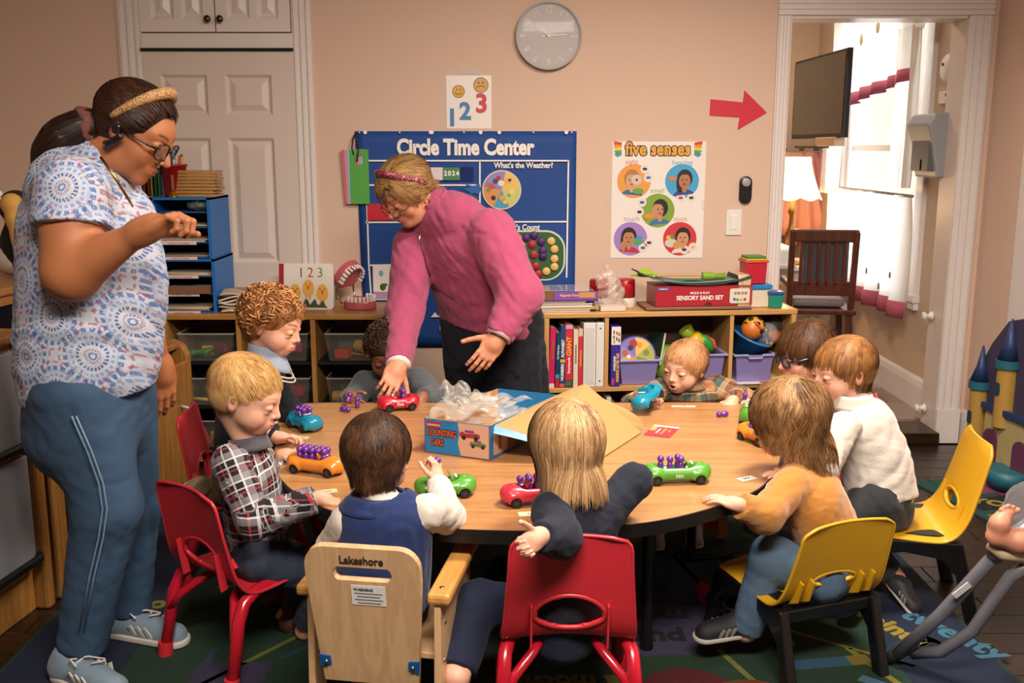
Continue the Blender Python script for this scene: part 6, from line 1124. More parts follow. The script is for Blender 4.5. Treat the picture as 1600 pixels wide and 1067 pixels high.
def make_hair(M, kind, parent, base, c1, c2, n=2600, ln=.05, lift=(.02, .10), grav=.25, curl=0, cf=18, crown=(0, -.055, .085), comb=None, seed=1, width=.0022, noise=.25, dz=0, k=9, cap=True, target=None, lenfn=None, obst=(), capgrow=.0, stiff=.75, cling=.85, clump=.4):
    r = np.random.default_rng(seed); W_ = kind == 'woman'; c0, r0 = (np.array((0, -.012, .028)), np.array((.070, .086, .072))) if not W_ else (np.array((0, -.012, .036)), np.array((.074, .094, .078)))
    hm = vcmat('hair', .55, .0, vary=0); hm.node_tree.nodes['Principled BSDF'].inputs['Specular IOR Level'].default_value = .3; s = M.to_scale()[0]; R3 = np.array(M.to_3x3()); t0 = np.array(M.translation); toW = lambda A: A @ R3.T + t0; g = np.array(M.to_3x3().inverted() @ V((0, 0, -1))); g /= np.linalg.norm(g)
    n = int(n * 1.2); width *= .72; hobj = parent
    if cap:
        S = Sdf(.0036); S.space(M); g_ = capgrow; S.el(c0 + np.array((0, -.003, .003)), tuple(r0 + .006 + g_), .01)
        S.el((0, -.035, -.01), (.062 + g_, .055 + g_, .055), .03)
        fz = .0 if not W_ else .042
        S.el((0, .115, -.035 + fz), (.10 if not W_ else .082, .088, .088), .008, -1); S.el((.085, .02, -.055), (.035, .05, .055), .01, -1); S.el((-.085, .02, -.055), (.035, .05, .055), .01, -1); S.el((0, -.03, -.10), (.11, .12, .045), .01, -1)
        v, q = S.build(); r2 = np.random.default_rng(seed); nz = wav(tolocal(v, M) * np.array((1, .25, .25)), 42, seed, False)[:, None]; hobj = np_mesh('hair', v, q, hm, parent, base, np.array(srgb(c1)) * (.5 - .5 * nz) + np.array(srgb(c2)) * (.5 + .5 * nz) * .8)
    U = r.normal(size=(n * 4, 3)); U /= np.linalg.norm(U, axis=1, keepdims=True); P0 = c0 + U * r0; P0 = P0[hair_mask(P0, kind, dz) > .6][:n]; n = len(P0)
    nr = (P0 - c0) / r0 ** 2; nr /= np.linalg.norm(nr, axis=1, keepdims=True); d = P0 - np.array(crown); d -= nr * (d * nr).sum(1, keepdims=True); d /= np.linalg.norm(d, axis=1, keepdims=True) + 1e-6
    if comb is not None: d = comb(P0, d); d /= np.linalg.norm(d, axis=1, keepdims=True) + 1e-6
    d = d + nr * .35 + r.normal(size=d.shape) * noise * .5; d /= np.linalg.norm(d, axis=1, keepdims=True); L_ = ln * r.uniform(.75, 1.1, n); L_ = L_ * (lenfn(P0) if lenfn else 1); lf = r.uniform(lift[0], lift[1], n)[:, None]
    ci = r.choice(n, max(8, n // (38 if curl else 16)), replace=False); ci = ci[np.argmin(((P0[:, None] - P0[ci][None]) ** 2).sum(-1), 1)]; lf = lf * (r.uniform(.75, 1.0 + 45 * curl, n)[ci][:, None] if curl > .009 else 1)
    p = P0.copy(); out = [p.copy()]; st = (L_ / (k - 1))[:, None]
    for i in range(k - 1):
        if target is not None: tv_ = np.array(target) + np.array((0, 0, .13)) * max(0, 1 - 1.6 * i / k) - p; dt_ = np.linalg.norm(tv_, axis=1, keepdims=True) + 1e-6; d = tv_ / dt_ * .8 + d * .2; p = p + d * np.minimum(st, dt_ * .5)
        else: p = p + d * st
        for (oc, orr) in [(c0, r0)] + [(np.array(a), np.array(b)) for a, b in obst] + [(np.array((0, .018, -.02)), np.array((.058, .062, .075)))]:
            q_ = (p - oc) / orr; mm = np.linalg.norm(q_, axis=1, keepdims=True); ins = mm < 1 + lf; p = np.where(ins, oc + q_ / mm * (1 + lf) * orr, p)
        if cling:
            q_ = (p - c0) / r0; mm = np.linalg.norm(q_, axis=1, keepdims=True); lim = 1 + lf * (1 + .35 * i / k); cw = cling * smoothstep(-.06, .02, p[:, 2:]) * (mm > lim); p = p * (1 - cw) + cw * (c0 + q_ / mm * lim * r0)
        nd = p - out[-1]; nd /= np.linalg.norm(nd, axis=1, keepdims=True) + 1e-9; d = nd * stiff + d * (1 - stiff) + g * grav + r.normal(size=d.shape) * noise * .18; d /= np.linalg.norm(d, axis=1, keepdims=True); out.append(p.copy())
    P = np.stack(out, 1)
    if clump: P = P + (P[ci] + .45 * (P0 - P0[ci])[:, None] - P) * clump * np.linspace(0, 1, k)[None, :, None] ** .8
    if curl:
        ph = (r.uniform(0, 6.28, n)[ci] + r.uniform(-.5, .5, n))[:, None] + np.linspace(0, 1, k)[None] * cf * r.uniform(.85, 1.15, n)[ci][:, None]; a1 = nr[:, None, :]; a2 = np.cross(nr, out[-1] - out[0]); a2 = (a2 / (np.linalg.norm(a2, axis=1, keepdims=True) + 1e-9))[:, None, :]
        am = curl * np.minimum(1, np.linspace(0, 2.5, k))[None, :, None]; P = P + a1 * np.abs(np.cos(ph))[..., None] * am + a2 * np.sin(ph)[..., None] * am
    N_ = P - (c0 + np.array((0, 0, -.02))); N_ /= np.linalg.norm(N_, axis=2, keepdims=True); mx = np.clip(r.random((n, 1)) * .55 + r.random(n)[ci][:, None] * .6 - .08, 0, 1) ** 1.2; cols = np.array(srgb(c1)) * (1 - mx) + np.array(srgb(c2)) * mx; cols = cols * r.uniform(.8, 1.15, (n, 1))
    ribbons(toW(P), (N_ @ R3.T) / s, width * s, np.clip(cols, 0, 1), 'hair_strands', hm, hobj, base); return hobj
def ringlets(M, parent, base, c1, c2, n, R_, tr, ln, seed=1, off=.16):
    """tight coils of hair scattered over the scalp"""
    r = np.random.default_rng(seed); c0, r0 = np.array((0, -.012, .028)), np.array((.070, .086, .072)); U = r.normal(size=(n * 5, 3)); U /= np.linalg.norm(U, axis=1, keepdims=True); P0 = c0 + U * r0; P0 = P0[hair_mask(P0, 'child') > .6]; keep = []
    for p in P0:
        if all(((p - q) ** 2).sum() > (R_ * 1.05) ** 2 for q in keep): keep.append(p)
        if len(keep) >= n: break
    vs, fs, cs = [], [], []; K_ = 18; J = 5
    for p in keep:
        nr = (p - c0) / r0 ** 2; nr /= np.linalg.norm(nr); d = r.normal(size=3) + np.array((0, -.2, -.9)); d -= nr * (d @ nr); d /= np.linalg.norm(d); b_ = np.cross(nr, d); rr_ = R_ * r.uniform(.7, 1.25); ph = r.uniform(0, 6.28); tn = r.uniform(1.4, 2.2); mx = r.random() ** 1.2; col = (np.array(srgb(c1)) * (1 - mx) + np.array(srgb(c2)) * mx) * r.uniform(.85, 1.1); cen = p + nr * (off * .075 + rr_ * .35); path = []
        for k in range(K_): t_ = k / (K_ - 1); a = ph + 6.28 * tn * t_; path.append(cen + d * ln * (t_ - .5) - nr * .012 * abs(t_ - .5) + (nr * math.cos(a) + b_ * math.sin(a)) * rr_)
        m_ = MB(M).tube([V(q) for q in path], [tr * (.5 + .5 * math.sin(3.14 * min(1, (k + 1) / K_ * 1.0))) for k in range(K_)], J); o0 = len(vs); vs += m_.v; fs += [tuple(o0 + i for i in f) for f in m_.f if len(f) == 4]; cs += [col] * len(m_.v)
    o = np_mesh('curls', np.array([tuple(v) for v in vs]), np.array(fs), vcmat('hair', .55, .0, vary=0), parent, base, np.array(cs)); o['kind'] = 'stuff'; return o
def shoe(parent, base, heel, toe, s, mu, ms, up=(0, 0, 1), stripes=None, laces=None, wd=.036):
    """shoe along heel->toe; upper plus sole, straps or laces"""
    heel, toe = V(heel), V(toe); y = (toe - heel); ln = y.length; y.normalize(); x = y.cross(V(up)).normalized(); z = x.cross(y); M = Matrix.Translation(heel) @ Matrix((x, y, z)).transposed().to_4x4(); w_ = wd * s; h_ = ln / 5.2
    S = Sdf(.0032 if s < 1.4 else .0042); S.space(M); S.rc((0, w_ * .8, h_ * .6), (0, ln - w_, h_ * .42), w_ * .82, w_ * .8, .02).rc((0, w_ * .75, h_ * .6), (0, w_ * .95, h_ * 1.25), w_ * .78, w_ * .72, .03).el((0, ln * .5, h_ * .75), (w_ * .7, ln * .28, h_ * .55), .02); S.cut((0, ln * .5, h_ * .22), (0, 0, -1), ln); S.cut((0, w_ * .8, h_ * 1.75), (0, -.25, 1), w_ * 1.6)
    v, q = S.build(); o = np_mesh('shoe', v, q, mu, parent, base); S = Sdf(.003 if s < 1.4 else .004); S.space(M); S.rc((0, w_ * .85, h_ * .2), (0, ln - w_ * .95, h_ * .2), w_ * .92, w_ * .92, .01); S.cut((0, ln / 2, h_ * .36), (0, 0, 1), ln).cut((0, ln / 2, 0), (0, 0, -1), ln); v, q = S.build(); np_mesh('sole', v, q, ms, o, base)
    T = Matrix.Translation(-V(base)) @ M
    if stripes:
        for k in range(3):
            for sx_ in (-1, 1): MB(T).box((sx_ * w_ * .87, ln * (.44 + .09 * k), h_ * .72), (.004, ln * .045, h_ * .75), (rad(28), sx_ * rad(14), 0)).obj('stripe', stripes, o)
    if laces:
        for k in range(4): MB(T).tube([(-w_ * .42, ln * (.40 + .075 * k), h_ * (1.27 - .11 * k)), (0, ln * (.41 + .075 * k), h_ * (1.42 - .13 * k)), (w_ * .42, ln * (.40 + .075 * k), h_ * (1.27 - .11 * k))], .0034 * s * .6, 6, laces).obj('lace', None, o)
    return o
def make_shoe_strap(*a, **k): return shoe(*a, **k)
def loft_sdf(S, T, grow=0, k=.03, hem=None):
    pts, ws, ds, side = T; S.loft(pts, [w_ + grow for w_ in ws], [d + grow for d in ds], side, k); return S
def cloth_attr(v, T, arms):
    pts, ws, ds, side = T; ax = np.array((V(pts[-1]) - V(pts[0])).normalized()); sd = np.array(V(side).normalized()); fw = np.cross(ax, sd); P0 = np.array(pts[0]); rel = v - P0; xx = rel @ sd; yy = rel @ fw; zz = rel @ ax; at_ = np.stack([np.arctan2(xx, yy) * .105, zz, np.zeros(len(v))], 1); best = np.full(len(v), 1.15)
    for pa, ra in arms:
        L0 = 0
        for a, b, r1, r2 in zip(pa[:-1], pa[1:], ra[:-1], ra[1:]):
            a, b = np.array(a), np.array(b); ab = b - a; L_ = np.linalg.norm(ab); e = ab / L_; tu = (v - a) @ e; t_ = np.clip(tu, 0, L_); dv = v - a - t_[:, None] * e; dist = np.linalg.norm(dv, axis=1) / (r1 + (r2 - r1) * t_ / L_); u = np.cross(e, np.array((.3, .9, .2))); u /= np.linalg.norm(u); w_ = np.cross(e, u); ang = np.arctan2(dv @ w_, dv @ u); bt = dist < best; best = np.where(bt, dist, best); at_[bt] = np.stack([ang * .036, L0 + (tu if L0 == 0 else t_) + .02, np.ones(len(v))], 1)[bt]; L0 += L_
    return at_
def person(label, base, skin, lip, kind, M, T, arms, legs, hairc, shirt=None, trousers=None, mouth=0, eyes=.4, iris='#5a4634', cheek=.25, neck_r=.036, sss=.12, face=True, hdz=0, smile=0, age=0, body_h=.0065, brow=None, hems=(), shirt_h=.0048, fold=(.004, 7), shirt_attr=False, ha=1, neckb=None):
    """one continuous body (head, neck, torso, limbs, hands) with clothes as children. arms: dict(p, r, hand, bare); legs: dict(p, r)"""
    base = V(base); nb = V(neckb) if neckb is not None else V(T[0][-1]); parts = [make_head(M, kind, skin, lip, hairc, mouth, eyes, .0024 if kind == 'child' else .0028, (nb, neck_r), ha, brow, hdz, cheek, smile, age)]
    S = Sdf(body_h); loft_sdf(S, T, -.022 if kind == 'woman' else -.013); sk = np.array(srgb(skin))
    for a in arms:
        g = 0 if a.get('bare') else -.006; S.chain(a['p'], [r_ + g for r_ in a['r'][:-1]] + [min(a['r'][-1] + g, a['hand']['s'] * .024 if a.get('hand') else 9)], .02)
    for l in legs: S.chain(l['p'], [r_ - .007 for r_ in l['r']], .03)
    S.rc(T[0][-1], nb, .03, neck_r, .03); v, q = S.build(); v = relax(v, q, 2); parts.append((v, q, np.tile(sk, (len(v), 1))))
    for a in arms:
        if a.get('hand'):
            v, q, nm = make_hand(a['p'][-1], fore=(a['p'][-1] + (a['p'][-2] - a['p'][-1]).normalized() * .06 * a['hand']['s'], a['r'][-1] * .95 if a.get('bare') else a['r'][-1] - .005), **a['hand']); c = np.tile(sk, (len(v), 1)); c = c * (1 - .5 * nm[:, None]) + np.array(srgb('#e0b0a0')) * .5 * nm[:, None]; parts.append((v, q, c))
    v, q = joined([(p[0], p[1]) for p in parts]); c = np.concatenate([p[2] for p in parts]); o = np_mesh('person', v, q, vcmat('skin', .58, .12, 260, sss), None, base, c); o.location = base; tag(o, label, 'person')
    if face: face_parts(M, o, kind, iris, eyes, base)
    if shirt:
        S = Sdf(shirt_h); loft_sdf(S, T, .004)
        for a in arms:
            if a.get('sleeve', 1):
                n_ = a.get('sleeve', 1); P = [V(p) for p in a['p']]; R_ = a['r']
                if n_ == 1: e_ = P[-1] + (P[-2] - P[-1]).normalized() * .012; S.chain([*P[:-2], P[-2]], [r_ + .004 for r_ in R_[:-1]], .03); S.rc(P[-2], e_, R_[-2] + .004, R_[-1] + .006, .02, 1, 1)
                else: e_ = P[0] + (P[1] - P[0]) * n_; S.rc(P[0], e_, R_[0] + .008, R_[0] + (R_[1] - R_[0]) * n_ + .016, .04, 1, 1)
        S.rc(T[0][-1], nb - (nb - V(T[0][-1])) * .25, .05, neck_r + .006, .03)
        for (cp, cn, cr) in hems: S.cut(cp, cn, cr, post=True)
        if fold: S.fold(fold[0], fold[1], len(label)).fold(fold[0] * .5, fold[1] * 2.3, len(label) + 3, False)
        v, q = S.build(); v = relax(v, q, 2, .4); np_mesh('shirt', v, q, shirt, o, base, None, cloth_attr(v, T, [(a['p'], a['r']) for a in arms]) if shirt_attr else None)
    if trousers:
        S = Sdf(.0055 if kind == 'child' else .0065); pts, ws, ds, side = T; p0, p1 = V(pts[0]), V(pts[1]); S.loft([p0 - (p1 - p0) * .35, p0, p0 + (p1 - p0) * .5], [ws[0], ws[0] + .002, ws[0] + .000], [ds[0], ds[0] + .002, ds[0] + .0], side, .03)
        for l in legs:
            P = l['p']; S.chain(P[:-1], l['r'][:-1], .035); e_ = V(P[-1]) + (V(P[-2]) - V(P[-1])).normalized() * l.get('short', .03); S.rc(P[-2], e_, l['r'][-2], l['r'][-1] + .004, .03, 1, 1)
        S.fold(.003 if kind == 'child' else .0022, 6, 17).fold(.0015, 13, 19, False); v, q = S.build(); v = relax(v, q, 2, .4); np_mesh('trousers', v, q, trousers, o, base)
    return o
def glasses(parent, base, M, kind, col, lens='#9aa0a0', round_=True, r=(.020, .017), tilt=0, drop=0, arm=.09, th=.0016, fwd=.0, temple=None):
    T = Matrix.Translation(-V(base)) @ M; W_ = kind == 'woman'; y0 = (.100 if W_ else .089) + fwd; z0 = (.002 if W_ else .0) - drop; ex = .032 if W_ else .030; g = None; fm = mat(col, .25, coat=.3)
    R = []
    for s in (-1, 1):
        pts = [(s * ex + r[0] * math.copysign(abs(math.cos(a)) ** (1 if round_ else .75), math.cos(a)), y0 - abs(math.cos(a) * r[0] + s * s * 0) * 0 - .006 * ((s * ex + r[0] * math.cos(a)) / .05) ** 2, z0 + r[1] * math.copysign(abs(math.sin(a)) ** (1 if round_ else .75), math.sin(a))) for a in [2 * PI * i / 28 for i in range(28)]]; R.append(pts)
    g = MB(T).tube(R[0], th, 8, fm, True).tube(R[1], th, 8, fm, True).tube([(-ex + r[0], y0 - .001, z0 + .004), (0, y0 + .002, z0 + .007), (ex - r[0], y0 - .001, z0 + .004)], th, 8, fm).obj('glasses', None, parent)
    for s, pts in zip((-1, 1), R):
        MB(T)._add(pts, [tuple(range(28))]).obj('lens', mat(lens, .03, alpha=.14, coat=1), g); tx = s * (.073 if W_ else .069)
        MB(T).tube([(s * (ex + r[0]), y0 - .012, z0 + .005), (tx + s * .003, y0 - .025, z0 + .006), (tx + s * .005, .02, z0 + .006), (tx + s * .004, -.012, z0 + .008), (tx + s * .002, -.03, z0 - .014)], th * 1.1, 8, fm).obj('temple', None, g)
    return g
# ------------------------------------------------------------------ fabrics
def fabric(name, c, vary=.18, scale=500, rough=.9, sheen=.15, bump=.4):
    m, t = newmat(name, c, rough); n = t.noise(t.coord(), scale, 2); n2 = t.noise(t.coord(), 7, 3); q = srgb(c); t.color(t.mix(t.math('ADD', t.math('MULTIPLY', n, .6), t.math('MULTIPLY', n2, .4)), [x * (1 - vary) for x in q], [min(1, x * (1 + vary)) for x in q])); t.bump(n, bump, .0015); t.b.inputs['Sheen Weight'].default_value = sheen; t.b.inputs['Sheen Roughness'].default_value = .5; return m
def plaid(name, basec, bands, per=.05, rough=.9):
    """bands: (centre, half width, colour, strength) within a repeat, applied both ways over the cloth coordinates"""
    m, t = newmat(name, basec, rough); a = t.new('ShaderNodeAttribute', attribute_name='cloth').outputs['Vector']; sp = t.new('ShaderNodeSeparateXYZ', i_Vector=a); col = None; cur = None
    wv = t.noise(t.coord(), 700, 2); base_ = t.mix(t.math('MULTIPLY', wv, .25), basec, '#000000')
    for axis in (0, 1):
        f = t.math('FRACT', t.math('ADD', t.math('DIVIDE', sp.outputs[axis], per), 20.0))
        for (c0, hw, c, st) in bands:
            k = t.math('MULTIPLY', t.math('LESS_THAN', t.math('ABSOLUTE', t.math('SUBTRACT', f, c0)), hw), st); base_ = t.mix(k, base_, c)
    t.color(base_); t.bump(wv, .3, .0015); return m
def denim(name, c1, c2, fade=.5):
    m, t = newmat(name, c1, .85); v = t.coord('Object', (1, 1, .6)); n = t.noise(v, 5, 4, .6); tw = t.noise(t.coord('Object', (300, 300, 900)), 1, 2); t.color(t.mix(t.math('ADD', t.math('MULTIPLY', n, .7), t.math('MULTIPLY', tw, .3)), c1, c2)); t.bump(tw, .3, .001); return m
SH_W = mat('#c9c5c0', .6)
# blouse with a medallion print: rings of dashes around staggered centres
m, t = newmat('medallion_blouse', '#b9bcc8', .85); sp = t.new('ShaderNodeSeparateXYZ', i_Vector=t.coord('Object')); nz = t.new('ShaderNodeTexNoise', i_Vector=t.coord(), i_Scale=14.0, i_Detail=2.0)
wx = t.math('ADD', sp.outputs[0], t.math('MULTIPLY', t.math('SUBTRACT', nz.outputs['Fac'], .5), .03)); wz = t.math('ADD', sp.outputs[2], t.math('MULTIPLY', sp.outputs[1], .35)); PXc, PZc = .165, .19
col = t.mix(t.noise(t.coord(), 160, 2), '#9aa1b6', '#c3c5d0'); k0 = None
for off in (0, .5):
    u = t.math('SUBTRACT', t.math('FRACT', t.math('ADD', t.math('DIVIDE', wx, PXc), 12 + off)), .5); v = t.math('SUBTRACT', t.math('FRACT', t.math('ADD', t.math('DIVIDE', wz, PZc), 12 + off)), .5)
    r_ = t.math('POWER', t.math('ADD', t.math('POWER', u, 2.0), t.math('POWER', v, 2.0)), .5); an = t.math('ARCTAN2', v, u); dash = t.math('GREATER_THAN', t.math('SINE', t.math('MULTIPLY', an, 22.0)), -.35); fine = t.noise(t.coord(), 230, 2)
    for (rc_, hw, c, st, dm) in ((.34, .028, '#2f5f9c', .85, 1), (.25, .02, '#4c7db0', .7, 1), (.17, .022, '#24528f', .9, 1), (.085, .016, '#7a3a52', .7, 1), (.04, .014, '#2f5f9c', .8, 0), (.42, .014, '#8a2f42', .65, 1), (.30, .012, '#7f9cc4', .6, 0)):
        k = t.math('LESS_THAN', t.math('ABSOLUTE', t.math('SUBTRACT', r_, rc_)), hw); k = t.math('MULTIPLY', k, dash) if dm else k; k = t.math('MULTIPLY', k, t.math('MULTIPLY', t.math('GREATER_THAN', fine, .38), st)); col = t.mix(k, col, c)
t.color(col); BLOUSE = m
# ================================================================== woman on the left
SK1 = '#a3653f'; LP1 = '#7d3b34'
wM = headM(K(210, 206, 2.50), (.84, -.10, -.50), 1.0, (0, .05, 1)); bL = (-1.10, 2.50, 0)
T = ([K(133, 640, 2.53), K(138, 560, 2.53), K(146, 455, 2.53), K(140, 365, 2.53), K(132, 300, 2.52), K(150, 262, 2.51)], [.165, .185, .185, .175, .16, .075], [.145, .172, .178, .165, .125, .07], (0, -1, 0))
armR = dict(p=[K(112, 303, 2.36), K(112, 425, 2.31), K(222, 362, 2.27)], r=[.078, .066, .036], bare=1, sleeve=.42, hand=dict(tip=K(282, 335, 2.27), palm=(.3, -.15, -1), s=1.0, thumb=-1, curl=1.1, tcurl=.9))
armL = dict(p=[K(160, 310, 2.68), K(215, 470, 2.74), K(252, 572, 2.78)], r=[.072, .06, .032], bare=1, sleeve=.42, hand=dict(tip=K(256, 640, 2.78), palm=(-.5, .6, 0), s=1.02, thumb=1, curl=.32, tcurl=.3))
legs = [dict(p=[K(120, 610, 2.44), K(168, 790, 2.46), K(128, 1010, 2.46)], r=[.112, .086, .060], short=.0), dict(p=[K(178, 615, 2.62), K(203, 790, 2.68), K(203, 952, 2.70)], r=[.11, .08, .056], short=.0)]
hz = K(150, 612, 2.5)
o = person('woman in white and blue medallion print blouse and jeans, tan headband, standing by the kitchen', bL, SK1, LP1, 'woman', wM, T, [armR, armL], legs, '#2a150d', BLOUSE, denim('jeans_blue', '#182b42', '#3d5c7c'), 0, .45, '#2a1a12', .12, .055, hems=[(K(130, 614, 2.53), (.10, 0, -1), .5)], fold=(.004, 4.5), neckb=K(158, 252, 2.505))
HB = make_hair(wM, 'woman', o, bL, '#1c0d07', '#45240f', 4200, .17, (.10, .15), 0, noise=.03, target=tuple(wM.inverted() @ K(148, 196, 2.5)), crown=(0, 0, .1), seed=2, width=.0028, capgrow=.001, stiff=.5)
hp_ = lambda p: wM @ V(p)
TL_ = [(K(150, 196, 2.50), .028), (K(126, 200, 2.49), .034), (K(98, 216, 2.48), .040), (K(78, 238, 2.48), .032), (K(64, 258, 2.48), .012)]; hp_ = lambda p: V(p)
S = Sdf(.005); S.chain([p for p, r in TL_], [r for p, r in TL_], .03).fold(.004, 16, 4); v, q = S.build(); np_mesh('ponytail', v, q, mat('#2a150c', .5, .4, 90, .3), HB, bL)
P0 = np.array([hp_(p) for p, r in TL_]); r_ = np.random.default_rng(5); nS = 900; off = r_.normal(size=(nS, 3)); off /= np.linalg.norm(off, axis=1, keepdims=True); wd = np.array([r + .012 for p, r in TL_]); tt = np.linspace(0, 4, 12); Pp = np.stack([np.interp(tt, range(5), P0[:, i]) for i in range(3)], 1)[None] + off[:, None, :] * np.interp(tt, range(5), wd)[None, :, None]
ribbons(Pp, np.repeat(off[:, None, :], 12, 1) + .001, .0028, np.array(srgb('#1c0d07')) * r_.uniform(.7, 2.2, (nS, 1)), 'hair_strands', vcmat('hair', .55, .0, vary=0), HB, bL)
TW = Matrix.Translation(-V(bL)) @ wM
ax_ = (K(150, 196, 2.5) - K(126, 200, 2.49)).normalized(); u_ = ax_.orthogonal().normalized(); w_ = ax_.cross(u_)
MB(Matrix.Translation(-V(bL))).tube([K(137, 198, 2.497) + (u_ * math.cos(a) + w_ * math.sin(a)) * .036 + ax_ * .008 * math.sin(4 * a) for a in [2 * PI * i / 18 for i in range(18)]], [.013 + .004 * (i % 2) for i in range(18)], 8, mat('#6a3c34', .8, .5, 120, .5), True).obj('scrunchie', None, HB)
def band(Mw, parent, base, m, yz, w0, w1, name='headband', rx=.081, tilt=0):
    pts = []; rs_ = []
    for i in range(25):
        a = rad(-100 + 200 * i / 24); pts.append((rx * math.sin(a), yz[0] + yz[2] * (1 - math.cos(a)), yz[1] + .092 * (math.cos(a) - .0))); rs_.append(w0 + (w1 - w0) * (abs(i - 12) / 12) ** 1.5)
    return MB(Matrix.Translation(-V(base)) @ Mw).tube(pts, rs_, 10, m).obj(name, None, parent)
m, t = newmat('beaded_gold', '#b88a52', .45); vo = t.new('ShaderNodeTexVoronoi', i_Vector=t.coord(), i_Scale=260.0).outputs['Distance']; t.color(t.ramp(vo, [(.1, '#d3ab78'), (.6, '#8f6538')])); t.bump(vo, .8, .002)
band(wM, HB, bL, m, (.034, .034, -.055), .016, .008)
glasses(o, bL, wM, 'woman', '#120c0a', '#8a8478', False, (.026, .021), th=.0026, drop=.004)
MB(TW).box((.086, .004, -.028), (.014, .016, .05), (rad(-28), 0, 0)).box((.082, -.006, .002), (.016, .02, .02)).obj('earpiece', mat('#14171a', .3), o, .005); MB(TW).lathe([(.007, -.004), (.0085, 0), (.007, .004)], (.078, -.014, -.045), 12, mat('#b58a4c', .25, metal=1), (0, PI / 2, 0)).obj('earring', None, o)
MB(Matrix.Translation(-V(bL))).tube([K(157, 245, 2.36), K(178, 275, 2.35), K(200, 310, 2.37), K(207, 322, 2.42)], .0035, 6, mat('#a8783a', .3, metal=1)).obj('necklace', None, o)
for dx in (0, 7): MB(Matrix.Translation(-V(bL))).tube([K(112 + dx, 650, 2.324), K(136 + dx, 705, 2.335), K(154 + dx, 755, 2.350), K(160 + dx, 795, 2.358), K(154 + dx, 840, 2.362), K(140 + dx, 900, 2.372), K(124 + dx, 985, 2.385)], .0022, 5, mat('#6f87a0', .8)).obj('seam', None, o)
BSH = fabric('shoe_mesh', '#6f8494', .2, 300)
for (ak, tk, zz) in ((K(90, 1052, 2.46), K(215, 1092, 2.30), .0), (K(170, 985, 2.70), K(312, 985, 2.60), .0)):
    h0 = V((ak.x, ak.y, .012)); t0 = V((tk.x, tk.y, .012)); t0 = h0 + (t0 - h0).normalized() * .275; so = shoe(o, bL, h0, t0, 1.28, BSH, mat('#c2bdb6', .6), stripes=SH_W, laces=SH_W)
    MB(Matrix.Translation(-V(bL)) @ Matrix.Translation(h0 + (t0 - h0) * .50 + V((0, 0, .075)))).tube([(-.02, -.03, .0), (-.045, -.01, .008), (-.03, .02, -.004), (.0, .0, .012), (.035, .02, -.006), (.045, -.01, .006), (.015, -.02, .002)], .0026, 6, SH_W).obj('lace_bow', None, so)
# ================================================================== woman in pink
SK2 = '#c98a6c'; LP2 = '#a5503f'
pM = headM(K(634, 300, 3.78), (-.60, -.50, -.63), 1.0, (.10, 0, 1)); bP = (-.10, 3.92, 0)
T = ([K(768, 512, 3.95), K(764, 490, 3.95), K(748, 435, 3.92), K(722, 380, 3.88), K(700, 345, 3.85), K(686, 325, 3.83)], [.205, .215, .225, .22, .17, .07], [.15, .165, .165, .15, .11, .065], (-.62, .72, -.15))
PINK = fabric('pink_fleece', '#9c4163', .22, 260, .95, .15, .5)
aR = dict(p=[K(648, 385, 3.90), K(632, 490, 3.74), K(622, 572, 3.52)], r=[.082, .066, .042], hand=dict(tip=K(600, 620, 3.42), palm=(-.5, .45, -.7), s=.95, thumb=-1, curls=[.30, .42, .5, .55], tcurl=.2))
aL = dict(p=[K(768, 364, 3.72), K(812, 462, 3.62), K(778, 528, 3.54)], r=[.088, .080, .046], hand=dict(tip=K(735, 590, 3.50), palm=(-.2, .95, -.1), s=.98, thumb=1, curls=[.25, .3, .34, .4], tcurl=.2))
legs = [dict(p=[K(755, 520, 3.95), V((-.10, 3.94, .36)), V((-.12, 3.98, .04))], r=[.09, .07, .05]), dict(p=[K(778, 520, 3.96), V((.03, 3.98, .36)), V((.04, 4.0, .04))], r=[.09, .07, .05])]
o = person('woman in pink fleece pullover and navy trousers bending over the table', bP, SK2, LP2, 'woman', pM, T, [aR, aL], legs, '#8a6238', PINK, None, 0, .15, '#4a3a2c', .3, .05, hems=[(K(768, 512, 3.95), (-.18, 0, -1), .27)], fold=(.005, 4.2), age=1, neckb=K(682, 322, 3.82))
NVY = fabric('navy_wool', '#0a0d1b', .2, 300, .95, .03)
S = Sdf(.008); S.loft([V((-.035, 3.97, .10)), V((-.035, 3.96, .35)), K(772, 560, 3.95), K(768, 500, 3.95), K(765, 475, 3.94)], [.19, .20, .215, .21, .205], [.15, .16, .17, .165, .16], (-.9, .45, 0), .03, 1, (1, 1)).fold(.010, 4, 8).fold(.004, 9, 2); v, q = S.build(); v = relax(v, q, 2); np_mesh('trousers', v, q, NVY, o, bP)
TPm = Matrix.Translation(-V(bP))
def comb_pink(P, d):
    back = np.array((0, -.14, .03)) - P; side_ = np.stack([np.sign(P[:, 0] + .02) * .05, np.full(len(P), -.03), np.full(len(P), -.07)], 1); f = smoothstep(.02, .05, P[:, 1])[:, None]; return back * (1 - f) + side_ * f
HB = make_hair(pM, 'woman', o, bP, '#6e4826', '#c09a62', 4600, .10, (.205, .27), .12, noise=.12, comb=comb_pink, crown=(0, 0, .1), seed=4, width=.003, capgrow=.010, stiff=.6, lenfn=lambda P: .8 + .5 * smoothstep(.03, .06, P[:, 1]))
m, t = newmat('beaded_band', '#a04048', .4); vo = t.new('ShaderNodeTexVoronoi', i_Vector=t.coord(), i_Scale=190.0); t.color(t.mix(.55, t.ramp(vo.outputs['Color'], [(.2, '#7a1f30'), (.45, '#c9b8b0'), (.6, '#b03a4c'), (.75, '#2a2440'), (.9, '#c98a7a')], 'CONSTANT'), '#7a2436')); t.bump(vo.outputs['Distance'], .9, .003)
band(pM, HB, bP, m, (.045, .036, -.075), .014, .010, rx=.090)
